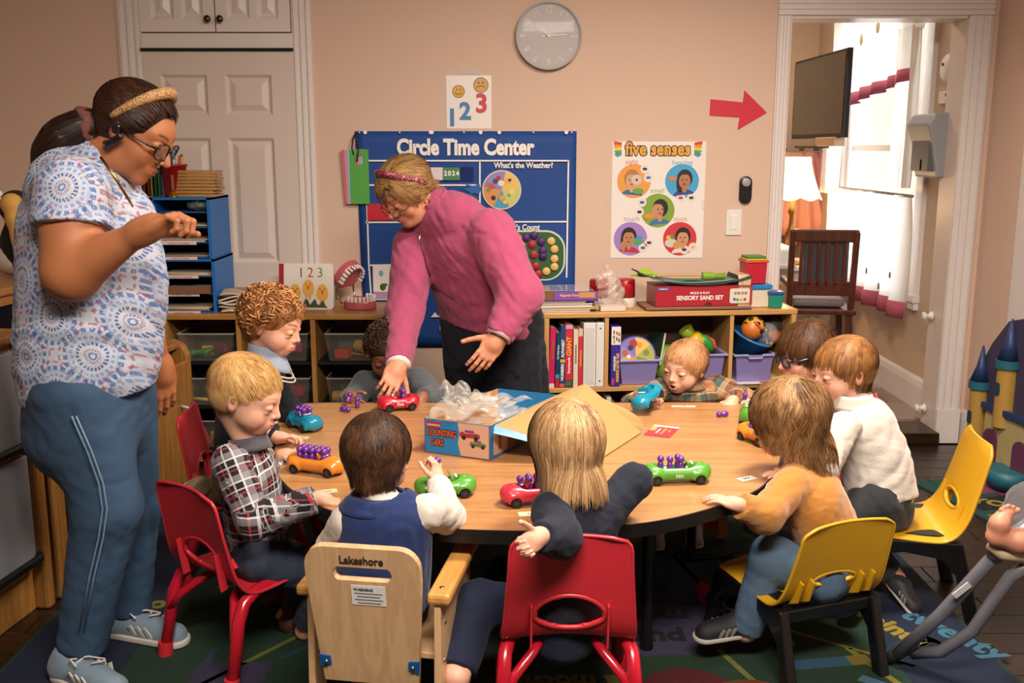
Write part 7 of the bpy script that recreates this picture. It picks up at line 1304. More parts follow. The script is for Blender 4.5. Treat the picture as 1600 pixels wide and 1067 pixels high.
glasses(o, bP, pM, 'woman', '#3a2416', '#a89884', True, (.024, .021), th=.0016, drop=.014, fwd=.006)
MB(TPm @ pM).tube([(-.080 - .002, -.012, -.045 - .014 + .014 * math.cos(a)) if False else (-.080, -.012 + .011 * math.sin(a), -.052 + .013 * math.cos(a)) for a in [2 * PI * i / 14 for i in range(14)]], .002, 6, mat('#c0a060', .25, metal=1), True).obj('earring', None, o)
# stand collar, zip, cuffs, watch, printed mark
cN = K(684, 322, 3.82); cd_ = (K(655, 285, 3.78) - K(690, 335, 3.83)).normalized(); cs = MB(TPm); R = cd_.to_track_quat('Z', 'Y').to_matrix().to_4x4(); Mc = Matrix.Translation(cN - cd_ * .01) @ R
MB(TPm @ Mc).sheet(lambda u, v: ((.064 + .006 * (1 - v)) * math.cos(2 * PI * u), (.062 + .006 * (1 - v)) * math.sin(2 * PI * u), -.035 + .09 * v), 36, 4, PINK, .008).obj('collar', None, o)
def on_front(px, py, Y): return K(px, py, Y)
zp = [K(656, 372, 3.66), K(662, 395, 3.655), K(668, 420, 3.66), K(672, 432, 3.665)]; MB(TPm).tube(zp, .004, 6, mat('#4a1830', .5)).obj('zip', None, o); MB(TPm).tube([K(656, 366, 3.655), K(655, 374, 3.65), K(656, 381, 3.65)], .005, 6, mat('#b8a8ac', .3, metal=1)).obj('zip_pull', None, o)
for a, c in ((aR, '#d8d0cc'), (aL, '#cfa8ac')):
    p, e_ = a['p'][-1], a['p'][-2]; dd = (e_ - p).normalized(); MB(TPm).tube([p + dd * .002, p + dd * .03], a['r'][-1] + .0035, 18, mat(c, .8)).obj('cuff', None, o)
p = aL['p'][-1]; dd = (aL['p'][-2] - p).normalized(); MB(TPm).tube([p - dd * .006, p + dd * .006], .0365, 16, mat('#3a2c1c', .4)).obj('watch_strap', None, o)
for x in (-.12, .04): shoe(o, bP, (x, 4.03, .004), (x - .02, 3.80, .004), 1.2, mat('#1a1a1e', .6), mat('#2a2826', .6))
# ------------------------------------------------------------------ the children
LPC = '#b5564a'
def child(label, hd, torso, side, arms, legs, skin='#d9a184', hairc='#7a5230', shirt=None, trousers=None, hw=(.082, .088, .086, .040), hdp=(.070, .074, .064, .040), headkw=None, **kw):
    """torso: pelvis, waist, chest/shoulder line, neck base; hd: (position, forward, scale)"""
    pel, wai, sho, nb = [V(p) for p in torso]; M = headM(hd[0], hd[1], hd[2], hd[3] if len(hd) > 3 else (0, 0, 1)); base = (pel.x, pel.y, 0)
    T = ([pel, wai, wai + (sho - wai) * .75, sho + (nb - sho) * .35], list(hw), list(hdp), side)
    for a in arms: a.setdefault('r', [.036, .032, .023])
    for l in legs: l.setdefault('r', [.058, .046, .036])
    kw.setdefault('fold', (.0032, 9)); o = person(label, base, skin, kw.pop('lip', LPC), 'child', M, T, arms, legs, hairc, shirt, trousers, neck_r=kw.pop('neck_r', .033), neckb=nb, **kw)
    return o, M, base
HND = lambda tip, palm, thumb, s=.56, **k: dict(tip=tip, palm=palm, thumb=thumb, s=s, **k)
# --- blond boy, checked shirt, left
CHK = plaid('check_black_white', '#15151b', [(.0, .26, '#a9a6ab', .34), (.30, .035, '#d2ced0', .75), (.62, .03, '#cfcacd', .6), (.80, .02, '#b02a3c', .8)], .062)
o, M, b = child('blond boy in black, white and red checked shirt seated on a red chair in profile', (K(384, 618, 2.56), (.93, -.06, -.34), 1.04), [K(405, 862, 2.60), K(398, 800, 2.59), K(385, 725, 2.57), K(388, 690, 2.57)], (.30, -.95, 0),
    [dict(p=[K(360, 722, 2.47), K(398, 815, 2.42), K(500, 778, 2.44)], r=[.044, .040, .031], hand=HND(K(548, 792, 2.46), (0, .1, -1), -1, .58, curl=.2)), dict(p=[K(402, 715, 2.68), K(430, 770, 2.78), K(440, 712, 2.80)], r=[.042, .036, .028], hand=HND(K(480, 700, 2.80), (0, 0, -1), 1, .56, curl=.15))],
    [dict(p=[K(402, 875, 2.52), K(505, 905, 2.62), K(476, 985, 2.66)]), dict(p=[K(425, 870, 2.66), K(525, 890, 2.76), K(445, 965, 2.80)])], '#dba68c', '#b98a4c', CHK, denim('jeans_dark', '#161c2a', '#364259'), eyes=.25, lip='#b8584e', shirt_attr=True, hems=[(K(402, 868, 2.60), (-.25, 0, -1), .2)], hw=(.088, .092, .095, .045), hdp=(.078, .08, .075, .042))
def swirl(P, d): f = smoothstep(.0, .05, P[:, 1])[:, None]; return d + f * np.array((.1, .6, -.1))
make_hair(M, 'child', o, b, '#a5713a', '#e0b878', 5600, .036, (.09, .13), .05, comb=swirl, crown=(.012, -.06, .085), seed=11, width=.0024, noise=.35)
MB(Matrix.Translation(-V(b))).sheet(lambda u, v: tuple(K(388, 690, 2.57) + V((.047 * (1 + .28 * v) * math.cos(2 * PI * u), .046 * (1 + .28 * v) * math.sin(2 * PI * u), .012 - .035 * v + .012 * math.sin(2 * PI * u + 2.4)))), 30, 4, fabric('check_collar', '#4c4a52', .4, 200), .004).obj('collar', None, o)
BRN = mat('#4c281d', .5); SOLE = mat('#bdb6ad', .7)
for p, q in ((K(440, 985, 2.70), K(500, 975, 2.78)), (K(415, 965, 2.84), K(470, 950, 2.92))): shoe(o, b, (p.x, p.y, .012), (q.x, q.y, .012) if (V((q.x - p.x, q.y - p.y))).length > .05 else (p.x + .12, p.y + .05, .012), .9, BRN, SOLE)
# --- curly boy in navy cardigan, kneeling up
NAVYK = fabric('navy_knit', '#090c18', .3, 240, .95, .04, .7); TAN = fabric('tan_cords', '#5c4526', .25, 120)
o, M, b = child('curly red-haired boy in navy cardigan with pale blue collar, kneeling up at the table', (K(425, 505, 3.10), (.93, -.16, -.32), 1.03), [K(375, 715, 3.10), K(380, 655, 3.10), K(398, 580, 3.10), K(415, 553, 3.10)], (.22, -.97, 0),
    [dict(p=[K(372, 588, 3.00), K(398, 665, 2.94), K(432, 683, 2.93)], r=[.044, .040, .030], hand=HND(K(478, 680, 2.95), (.1, -.2, -1), -1, .55, curls=[.4, .5, .55, .6])), dict(p=[K(420, 582, 3.20), K(450, 640, 3.24), K(468, 655, 3.22)], r=[.04, .036, .028], hand=HND(K(485, 655, 3.2), (0, 0, -1), 1, .54, curl=.3))],
    [dict(p=[K(370, 720, 3.05), K(392, 770, 3.08), K(318, 765, 3.02)], short=.02), dict(p=[K(380, 720, 3.18), K(405, 768, 3.20), K(330, 762, 3.22)])], '#dca48a', '#6e3d1d', NAVYK, TAN, eyes=.35, smile=.4, lip='#b8564a', hw=(.088, .092, .090, .045), hdp=(.08, .082, .072, .042))
hb = make_hair(M, 'child', o, b, '#5c3014', '#c98a4c', 3000, .040, (.142, .18), .05, curl=.006, cf=8, seed=12, width=.0022, noise=.5, k=9, capgrow=.004); ringlets(M, hb, b, '#6e3c1a', '#d8a066', 330, .0085, .0026, .020, 5, .17)
Tb = Matrix.Translation(-V(b)); cN = K(414, 552, 3.10)
MB(Tb).sheet(lambda u, v: tuple(cN + V((.046 * (1 + .42 * v) * math.cos(2 * PI * u) + .014 * v, .044 * (1 + .40 * v) * math.sin(2 * PI * u), .030 - .060 * v - .026 * math.cos(2 * PI * u) * (.3 + v)))), 32, 5, fabric('chambray', '#8a98ad', .15, 300), .004).obj('collar', None, o)
for v_ in (1.12, 1.28): MB(Tb).tube([cN + V((.046 * (1 + .46 * v_) * math.cos(a) + .014 * v_, .044 * (1 + .46 * v_) * math.sin(a), .026 - .060 * v_ - .026 * math.cos(a) * (.3 + v_))) for a in [2 * PI * i / 30 for i in range(30)]], .0028, 5, SH_W, True).obj('neck_stripe', None, o)
wq, eq = K(432, 683, 2.93), K(398, 665, 2.94); ax = (eq - wq).normalized()
for k in (.022, .040): MB(Tb).tube([wq + ax * k + (ax.orthogonal().normalized() * math.cos(a) + ax.cross(ax.orthogonal().normalized()) * math.sin(a)) * (.037 + k * .12) for a in [2 * PI * i / 20 for i in range(20)]], .0034, 5, SH_W, True).obj('cuff_stripe', None, o)
shoe(o, b, K(322, 748, 2.98), K(284, 772, 2.95), .95, mat('#7d6a52', .7, .3, 120, .4), mat('#cbbfae', .7), up=(1, -.2, .2))
# --- toddler in the blue vest, back to us
WHT = fabric('white_jersey', '#c6bcb2', .12, 300); BLV = fabric('royal_fleece', '#0a2354', .25, 300, .9, .1)
o, M, b = child('dark-haired toddler in royal blue vest with white sleeves seen from behind', (K(588, 716, 2.26), (.10, .93, -.30), 1.02), [K(600, 930, 2.22), K(600, 872, 2.21), K(600, 806, 2.21), K(592, 778, 2.22)], (1, -.1, 0),
    [dict(p=[K(668, 800, 2.20), K(700, 808, 2.30), K(684, 752, 2.44)], r=[.040, .036, .025], hand=HND(K(680, 700, 2.47), (-.8, .5, .2), -1, .55, curls=[1.0, 1.1, 1.2, 1.2], tcurl=.7)), dict(p=[K(545, 815, 2.20), K(522, 855, 2.26), K(540, 850, 2.36)], r=[.040, .036, .025], hand=HND(K(570, 850, 2.42), (0, .2, -1), 1, .52, curl=.3))],
    [dict(p=[K(575, 940, 2.26), K(565, 930, 2.44), K(575, 1000, 2.50)]), dict(p=[K(635, 940, 2.26), K(640, 930, 2.44), K(630, 1000, 2.50)])], '#d9a088', '#2c1a12', WHT, denim('jeans_dark', '#161c2a', '#364259'), eyes=.4, hw=(.088, .090, .088, .042), hdp=(.075, .078, .07, .042))
pel, wai, sho = K(600, 930, 2.22), K(600, 872, 2.21), K(600, 800, 2.21)
S = Sdf(.0048); S.loft([pel + (pel - wai) * .2, wai, wai + (sho - wai) * .8, sho + V((0, 0, .012))], [.108, .112, .114, .068], [.094, .096, .090, .06], (1, -.1, 0), .03, 1, (1, 0)).fold(.003, 8, 5); S.cut(K(590, 774, 2.22), (0, .1, 1), .07, post=True); v, q = S.build(); v = relax(v, q, 2, .4); np_mesh('vest', v, q, BLV, o, b)
MB(Matrix.Translation(-V(b))).sheet(lambda u, v: tuple(K(592, 783, 2.215) + V(((.060 + .03 * v) * math.cos(2 * PI * u), (.056 + .028 * v) * math.sin(2 * PI * u), .014 - .028 * v))), 30, 4, BLV, .007).obj('vest_collar', None, o)
def back_comb(P, d): return d + np.array((0, -.1, -.4))
make_hair(M, 'child', o, b, '#1d110b', '#5a3a24', 5600, .070, (.09, .135), .35, comb=None, crown=(0, -.035, .095), seed=13, width=.0024, noise=.22, lenfn=lambda P: 1 - .35 * smoothstep(.0, -.05, P[:, 2]), curl=.003, cf=5)
# --- long-haired blond child, navy top, centre
NVT = fabric('navy_jersey', '#0a1224', .2, 300, .9, .04); NVP = fabric('navy_leggings', '#0a1430', .2, 300, .9, .04)
o, M, b = child('blond child with shoulder-length hair in navy top on the foreground red chair', (K(884, 700, 2.27), (-.35, .90, -.26), 1.06), [K(880, 962, 2.24), K(884, 890, 2.22), K(905, 800, 2.22), K(896, 772, 2.23)], (.93, .3, 0),
    [dict(p=[K(862, 800, 2.17), K(876, 840, 2.07), K(842, 838, 1.98)], r=[.044, .040, .028], hand=HND(K(806, 862, 1.93), (.8, -.1, .3), -1, .60, curls=[.75, .85, .95, 1.05], tcurl=.2)), dict(p=[K(948, 795, 2.24), K(990, 752, 2.30), K(958, 790, 2.38)], r=[.044, .038, .026], hand=HND(K(930, 805, 2.39), (0, 0, -1), -1, .54, curl=.3))],
    [dict(p=[K(850, 950, 2.28), K(748, 942, 2.26), K(716, 1046, 2.13)], r=[.058, .050, .040], short=.0), dict(p=[K(900, 955, 2.28), K(790, 900, 2.50), K(800, 985, 2.58)], r=[.062, .05, .036])], '#d9a48c', '#8f6a48', NVT, NVP, eyes=.4, hw=(.090, .092, .096, .046), hdp=(.078, .08, .076, .044), hems=[(K(882, 950, 2.24), (0, 0, -1), .16)])
def bobc(P, d): return d + np.array((0, -.25, -.55)) * smoothstep(.05, -.02, P[:, 1])[:, None]
make_hair(M, 'child', o, b, '#6c4c30', '#d3aa78', 6800, .142, (.145, .20), .45, comb=bobc, crown=(.01, -.045, .095), seed=14, width=.0027, noise=.12, k=13, obst=[((0, -.05, -.10), (.055, .045, .09))], lenfn=lambda P: 1.05 - .45 * smoothstep(.02, -.05, P[:, 2]), capgrow=.004, stiff=.6)
MB(Matrix.Translation(-V(b))).tube([K(717, 1040, 2.13), K(711, 1075, 2.11)], [.033, .03], 14, mat('#d9a48c', .5)).obj('ankle', None, o); p_ = K(711, 1075, 2.11); shoe(o, b, (p_.x + .02, p_.y + .02, .012), (p_.x - .05, p_.y - .10, .012), .9, mat('#b9bcc8', .7), SOLE)
# --- child in grey sweatshirt beyond the table
GRY = fabric('grey_sweat', '#4f5358', .3, 260, .95, .2, .5)
o, M, b = child('dark-haired child in grey sweatshirt leaning on the table below the woman in pink', (K(608, 550, 3.68), (.02, -.88, -.46), 1.02), [K(618, 680, 3.80), K(618, 635, 3.78), K(616, 594, 3.75), K(612, 574, 3.73)], (-1, -.05, 0),
    [dict(p=[K(570, 598, 3.73), K(548, 632, 3.62), K(546, 618, 3.50)], r=[.044, .040, .027], hand=HND(K(556, 632, 3.44), (.6, .3, -.4), -1, .56, curls=[.7, .8, .8, .9])), dict(p=[K(655, 594, 3.72), K(678, 622, 3.60), K(660, 620, 3.50)], r=[.046, .044, .027], hand=HND(K(648, 640, 3.42), (-.5, .1, -.8), 1, .58, curls=[.4, .5, .5, .55]))],
    [dict(p=[V((-.50, 3.78, .30)), V((-.52, 3.62, .28)), V((-.52, 3.66, .06))]), dict(p=[V((-.40, 3.78, .30)), V((-.40, 3.62, .28)), V((-.40, 3.66, .06))])], '#8c5a40', '#1c110c', GRY, denim('jeans_dark', '#161c2a', '#364259'), eyes=.1, lip='#6a352c', iris='#1c100a', cheek=.1, hw=(.090, .094, .100, .046), hdp=(.08, .082, .078, .044))
hb = make_hair(M, 'child', o, b, '#140c08', '#4a2f20', 2400, .035, (.175, .24), -.05, curl=.006, cf=10, seed=15, width=.0022, noise=.7, k=9, capgrow=.006, stiff=.5); ringlets(M, hb, b, '#1a100a', '#523625', 520, .0058, .0020, .012, 6, .26)
Tb = Matrix.Translation(-V(b)); MB(Tb).tube([K(595, 622, 3.63), K(612, 612, 3.63), K(628, 626, 3.62), K(645, 616, 3.62)], .006, 6, mat('#b5b4b4', .8)).tube([K(598, 634, 3.60), K(615, 628, 3.60), K(636, 634, 3.60)], .007, 6, mat('#15161a', .8)).obj('shirt_print', None, o)
# --- toddler in the brown and teal flannel
FLN = plaid('flannel_brown', '#8f6f50', [(.0, .16, '#3a2018', .75), (.30, .10, '#15504f', .6), (.58, .07, '#b98a5c', .6), (.80, .06, '#8f3418', .6), (.46, .012, '#d8c8a8', .7)], .085)
o, M, b = child('toddler in brown and teal checked flannel shirt beyond the table, looking aside', (K(1070, 574, 3.60), (-.62, -.72, -.12), .98, (.12, 0, 1)), [K(1075, 690, 3.64), K(1075, 655, 3.64), K(1078, 608, 3.64), K(1077, 594, 3.62)], (-.98, .12, 0),
    [dict(p=[K(1036, 608, 3.63), K(988, 634, 3.58), K(1004, 624, 3.47)], r=[.042, .036, .026], hand=HND(K(1042, 612, 3.40), (.2, -.3, -1), -1, .56, curls=[.6, .7, .7, .8], tcurl=.6)), dict(p=[K(1120, 606, 3.63), K(1162, 628, 3.58), K(1145, 626, 3.48)], r=[.046, .046, .031], hand=HND(K(1130, 648, 3.40), (-.2, .1, -1), 1, .58, curls=[.5, .55, .6, .6]))],
    [dict(p=[V((.60, 3.70, .24)), V((.56, 3.50, .24)), V((.545, 3.50, .06))]), dict(p=[V((.70, 3.70, .24)), V((.68, 3.50, .24)), V((.67, 3.49, .06))])], '#dca88e', '#8a5a34', FLN, denim('jeans_grey', '#2a3038', '#48525e'), eyes=.45, mouth=.008, lip='#a8483e', iris='#4a5a64', shirt_attr=True, hw=(.088, .094, .100, .046), hdp=(.08, .084, .078, .044))
make_hair(M, 'child', o, b, '#8a5630', '#d3a070', 5000, .068, (.09, .13), .40, crown=(0, -.05, .09), seed=16, width=.0022, noise=.22, lenfn=lambda P: 1 - .45 * smoothstep(.03, .06, P[:, 1]), curl=.002, cf=4, comb=lambda P, d: d + np.array((.25, 0, 0)))
Tb = Matrix.Translation(-V(b)); MB(Tb).sheet(lambda u, v: tuple(K(1077, 597, 3.62) + V(((.045 + .022 * v) * math.cos(2 * PI * u), (.044 + .02 * v) * math.sin(2 * PI * u), .010 - .03 * v))), 28, 4, fabric('flannel_collar', '#7a5a40', .4, 200), .005).obj('collar', None, o)
WSH = mat('#a9a9a6', .6)
for (x, y) in ((.515, 3.30), (.655, 3.32)): shoe(o, b, (x + .01, y + .13, .03), (x - .01, y - .02, .012), .95, WSH, mat('#c9c8c2', .6), stripes=mat('#5c6a74', .6))
# --- boy with blue glasses
CRM = fabric('cream_shirt', '#b59c7a', .2, 240)
o, M, b = child('brown-haired boy with round blue glasses leaning in beside the toddler in white', (K(1260, 553, 3.42), (-.95, -.16, -.22), 1.08), [K(1330, 690, 3.46), K(1318, 660, 3.45), K(1292, 625, 3.44), K(1280, 606, 3.43)], (-.15, .98, 0),
    [dict(p=[K(1268, 630, 3.54), K(1222, 650, 3.50), K(1192, 638, 3.36)], hand=HND(K(1160, 618, 3.34), (0, .2, -1), -1, .56, curl=.45)), dict(p=[K(1280, 640, 3.32), K(1240, 680, 3.26), K(1205, 668, 3.24)], hand=HND(K(1180, 662, 3.2), (0, .2, -1), 1, .54, curl=.4))],
    [dict(p=[V((1.12, 3.52, .32)), V((.93, 3.52, .30)), V((.93, 3.52, .08))]), dict(p=[V((1.12, 3.38, .32)), V((.93, 3.38, .30)), V((.93, 3.38, .08))])], '#d39a80', '#3a2415', CRM, denim('jeans_dark', '#161c2a', '#364259'), eyes=.6, lip='#a8443e', iris='#2c1c14')
make_hair(M, 'child', o, b, '#20120a', '#6a4526', 6200, .080, (.145, .19), .35, crown=(0, -.055, .088), seed=17, width=.0026, noise=.14, comb=lambda P, d: d + smoothstep(-.02, .06, P[:, 1])[:, None] * np.array((.1, .5, -.25)), lenfn=lambda P: 1 - .3 * smoothstep(.0, -.06, P[:, 1]), capgrow=.004)
glasses(o, b, M, 'child', '#13203a', '#9ab0c0', True, (.021, .018), th=.0032)
# --- toddler in white fleece vest
FLC = fabric('white_fleece', '#c2bbb2', .12, 200, .95, .4, .6); CHR = fabric('charcoal_sweatpants', '#23252a', .25, 260, .95)
o, M, b = child('laughing toddler in white fleece vest and charcoal trousers leaning toward the table', (K(1318, 580, 2.98), (-.95, -.20, -.16), 1.02), [K(1375, 772, 2.90), K(1366, 715, 2.92), K(1345, 655, 2.94), K(1334, 628, 2.95)], (-.15, .98, .1),
    [dict(p=[K(1305, 655, 3.04), K(1262, 695, 3.04), K(1235, 702, 2.92)], hand=HND(K(1205, 704, 2.88), (0, 0, -1), -1, .55, curl=.2)), dict(p=[K(1318, 668, 2.85), K(1285, 735, 2.76), K(1256, 736, 2.67)], r=[.044, .038, .026], hand=HND(K(1215, 731, 2.64), (.0, .1, -1), 1, .55, curl=.2))],
    [dict(p=[K(1368, 785, 2.84), K(1290, 830, 2.84), K(1330, 905, 2.82)], r=[.066, .054, .042]), dict(p=[K(1385, 785, 2.96), K(1345, 850, 2.95), K(1398, 905, 2.93)], r=[.066, .056, .042])], '#dba48a', '#7a4e2a', WHT, CHR, eyes=.3, mouth=.010, smile=.7, lip='#b04a44', hw=(.094, .096, .092, .046), hdp=(.092, .09, .078, .044))
pel, wai, sho = K(1375, 772, 2.90), K(1366, 715, 2.92), K(1345, 655, 2.94)
S = Sdf(.005); S.loft([pel + (pel - wai) * .12, wai, wai + (sho - wai) * .8, sho + (K(1334, 628, 2.95) - sho) * .5], [.108, .108, .106, .062], [.106, .102, .094, .058], (-.15, .98, .1), .03, 1, (1, 0)).fold(.004, 5, 6).fold(.002, 12, 9, False); v, q = S.build(); v = relax(v, q, 2, .4); np_mesh('vest', v, q, FLC, o, b)
Tb = Matrix.Translation(-V(b)); MB(Tb).sheet(lambda u, v: tuple(K(1331, 632, 2.95) + V(((.050 + .010 * v) * math.cos(2 * PI * u) + .006 * v, (.05 + .01 * v) * math.sin(2 * PI * u), .034 - .045 * v))), 28, 4, FLC, .008).obj('vest_collar', None, o)
for k, (px, py, c) in enumerate(((1300, 690, '#a8402c'), (1306, 683, '#a8402c'), (1293, 688, '#a8402c'), (1292, 705, '#3a3a3e'), (1302, 712, '#3a3a3e'), (1285, 720, '#3a3a3e'))): p = K(px, py, 2.80); MB(Tb).tube([p + V((.006 * math.cos(a), 0, .005 * math.sin(a * 2))) for a in [2 * PI * i / 10 for i in range(10)]], .0012, 5, mat(c, .7), True).obj('sleeve_print', None, o)
make_hair(M, 'child', o, b, '#5c381c', '#b07a44', 5800, .078, (.09, .13), .40, crown=(0, -.05, .09), seed=18, width=.0026, noise=.14, lenfn=lambda P: 1 - .35 * smoothstep(.0, .06, P[:, 1]), comb=lambda P, d: d + smoothstep(-.02, .06, P[:, 1])[:, None] * np.array((-.2, .4, -.3)))
GSH = mat('#22242a', .6)
shoe(o, b, K(1388, 908, 2.92), K(1388, 908, 2.92) + V((.055, -.105, -.075)), .95, GSH, SOLE, up=(.5, -.5, .6), stripes=mat('#9a9a96', .6)); shoe(o, b, K(1335, 930, 2.82), K(1320, 950, 2.72), .9, GSH, SOLE)
# --- child in mustard sweater
MUS = fabric('mustard_knit', '#a9712c', .16, 260, .95, .35, .6)
o, M, b = child('wavy-haired child in mustard sweater and jeans leaning on the table from a yellow chair', (K(1232, 655, 2.66), (-.90, .34, -.30), 1.06), [K(1300, 895, 2.60), K(1294, 840, 2.60), K(1262, 760, 2.60), K(1245, 728, 2.62)], (.33, .94, 0),
    [dict(p=[K(1238, 758, 2.55), K(1195, 805, 2.45), K(1152, 788, 2.41)], r=[.046, .041, .028], hand=HND(K(1110, 776, 2.44), (0, .1, -1), 1, .56, curl=.25)), dict(p=[K(1270, 755, 2.74), K(1240, 765, 2.74), K(1236, 744, 2.64)], r=[.044, .038, .026], hand=HND(K(1200, 738, 2.62), (0, 0, -1), -1, .55, curl=.2))],
    [dict(p=[K(1285, 905, 2.50), K(1205, 868, 2.54), K(1165, 985, 2.54)], r=[.064, .052, .040], short=.0), dict(p=[K(1300, 895, 2.68), K(1215, 850, 2.76), K(1190, 930, 2.78)], r=[.062, .05, .038])], '#d9a288', '#5c3c22', MUS, denim('jeans_faded', '#22364c', '#5a7690'), eyes=.4, hw=(.096, .102, .102, .048), hdp=(.088, .090, .082, .046))
make_hair(M, 'child', o, b, '#4a2e18', '#b5895a', 6800, .140, (.155, .21), .45, comb=lambda P, d: d + np.array((0, -.05, -.35)), crown=(0, -.04, .095), seed=19, width=.0026, noise=.16, k=14, curl=.006, cf=7, obst=[((0, -.04, -.10), (.055, .045, .08))], capgrow=.005, stiff=.6)
shoe(o, b, K(1180, 985, 2.56), K(1083, 1001, 2.52), 1.12, mat('#0f1118', .7), mat('#a9a59e', .7), stripes=mat('#8a8680', .6)); shoe(o, b, K(1195, 940, 2.80), K(1130, 950, 2.78), .95, mat('#0f1118', .7), mat('#a9a59e', .7))
# ------------------------------------------------------------------ toy cars and peg people
def toy_car(loc, rz, c, L_, label, word=None, rot=None, z=TT + .0015):
    e = empty('toy_car', (loc[0], loc[1], z), label, 'toy car', None, rz); e.rotation_euler = rot or (0, 0, rz); h = L_ / 2; m_ = mat(c, .32, coat=.35)
    S = Sdf(.0021); m1 = h - .042
    for y in (-.017, .017): S.rc((-h + .026, y, .026), (h - .026, y, .026), .0165, .0165, .012)
    S.rc((-h + .02, 0, .024), (h - .02, 0, .024), .019, .019, .02).el((h - .036, 0, .036), (.032, .026, .016), .012).el((-h + .030, 0, .036), (.027, .027, .014), .012)
    for x in (h - .036, -h + .034):
        for y in (-.030, .030): S.el((x, y, .020), (.022, .009, .018), .005)
    S.rc((-h + .050, 0, .052), (h - .066, 0, .052), .0205, .0205, .003, -1); 
    for x in (h - .036, -h + .034):
        for y in (-.038, .038): S.rc((x, y - .012, .012), (x, y + .012, .012), .0145, .0145, .002, -1)
    S.cut((0, 0, .008), (0, 0, -1), L_); v, q = S.build(); np_mesh('car_body', v, q, m_, e)
    MB().box((h - .070, 0, .054), (.004, .044, .018), (0, rad(-28), 0)).obj('windshield', m_, e, .001)
    for x in (h - .036, -h + .034):
        for y in (-.030, .030): w_ = MB().cyl((x, y - .006, .0125), (x, y + .006, .0125), .0125, 16, mat('#101012', .5)).obj('wheel', None, e); MB().cyl((x, y + math.copysign(.0055, y), .0125), (x, y + math.copysign(.0068, y), .0125), .0065, 12, mat('#2c2c30', .4)).obj('hub_cap', None, w_)
    for y in (-.018, .018): MB().ball((h - .010, y, .030), (.004, .006, .006), 8).obj('headlight', m_, e)
    MB().lathe([(.009, 0), (.009, .002), (.007, .003), (.001, .003)], (h - .034, 0, .0505), 14, m_).obj('badge', None, e)
    MB().box((h - .055, 0, .0525), (.006, .024, .002)).obj('hood_mark', mat('#d8d4cc', .5), e)
    if word:
        for s in (-1, 1): text(word, .017, SH_W, e, (0, s * -.0338, .026), (PI / 2, 0, 0 if s > 0 else PI), 'lettering', .0003, .0006)
    return e
PEG = mat('#65298a', .35, coat=.35)
pg0 = MB().lathe([(.0075, 0), (.0088, .003), (.0088, .016), (.0062, .022), (.0045, .024)], (0, 0, 0), 14, PEG); pg0.ball((0, 0, .0315), .0098, 12, PEG); peg_mesh = None
def pegs(lst, label, group):
    global peg_mesh
    for it in lst:
        p, rot = it[:2]
        if peg_mesh is None: o = pg0.obj('peg_figure'); peg_mesh = o.data
        else: o = bpy.data.objects.new('peg_figure', peg_mesh); link(o)
        o.location = p; o.rotation_euler = rot; tag(o, label + (it[2] if len(it) > 2 else ''), 'peg figure', group)
ORD = ['first', 'second', 'third', 'fourth', 'fifth']
def in_car(e, spots, dz=.034):
    bpy.context.view_layer.update(); xs = sorted({round(x, 2) for x, y in spots}); out = []
    for x, y in spots:
        p = e.matrix_world @ V((x, y, dz)); mid = (e.matrix_world @ V((x, 0, dz))).y; n_ = sum(abs(round(x, 2) - round(a, 2)) < .006 for a, b in spots)
        out.append((p, e.matrix_world.to_euler(), f', {ORD[xs.index(round(x, 2))]} row from tail' + ((', near side' if p.y < mid else ', far side') if n_ > 1 else '')))
    return out
G8 = [(x, y) for x in (-.030, -.009, .012, .033) for y in (-.0105, .0105)]
oc = toy_car((-.552, 2.69), rad(-20), '#c97a26', .178, 'orange toy car full of purple pegs beside the blond boy in checks'); pegs(in_car(oc, [(x - .012, y) for x in (-.034, -.014, .006, .026, .044) for y in (-.0103, .0103)]), 'purple peg in the full orange car', 'pegs in the full orange car')
tc = toy_car((-.675, 3.135), rad(-48), '#0f7f9c', .15, 'teal toy car with a cluster of purple pegs near the curly-haired boy'); pegs(in_car(tc, [(x, y) for x in (-.026, -.005, .014) for y in (-.0105, .0105)]), 'purple peg in the teal car', 'pegs in the teal car')
rc_ = toy_car((-.398, 3.378), rad(200), '#b3162c', .150, 'red toy car lettered five under the woman in pink\'s hand', 'five'); pegs(in_car(rc_, [(-.016, -.009), (-.016, .011)]), 'purple peg in the red five car', 'pegs in the red five car')
gc = toy_car((-.175, 2.50), rad(12), '#4c8f2c', .165, 'green toy car half hidden behind the raised hand of the blue-vest toddler')
pc = toy_car((.05, 2.445), rad(192), '#c02c3e', .165, 'coral red toy car with pegs beside the long-haired blond child'); pegs(in_car(pc, [(.030, .0), (.008, .010), (.006, -.011), (-.014, .009), (-.016, -.011)]), 'purple peg in the coral car', 'pegs in the coral red car')
tn = toy_car((.452, 2.612), rad(5), '#4c8f2c', .190, 'long green toy car lettered ten with four pegs on the table front', 'ten'); pegs(in_car(tn, [(-.046, .0), (-.022, -.008), (.004, .010), (.008, -.009)]), 'purple peg in the green ten car', 'pegs in the green ten car')
oc2 = toy_car((.765, 2.985), rad(-62), '#c97a26', .150, 'orange toy car with pegs in front of the child in mustard'); pegs(in_car(oc2, [(-.02, .008), (-.02, -.010), (.002, .0)]), 'purple peg in the far orange car', 'pegs in the second orange car')
gc2 = toy_car((.800, 3.225), rad(-105), '#4c8f2c', .13, 'small green toy car in front of the boy with blue glasses')
tc2 = toy_car((.475, 3.35), 0, '#0f7f9c', .15, 'teal toy car tipped up in the hand of the toddler in brown flannel', rot=(rad(12), rad(16), rad(235)), z=TT + .030)
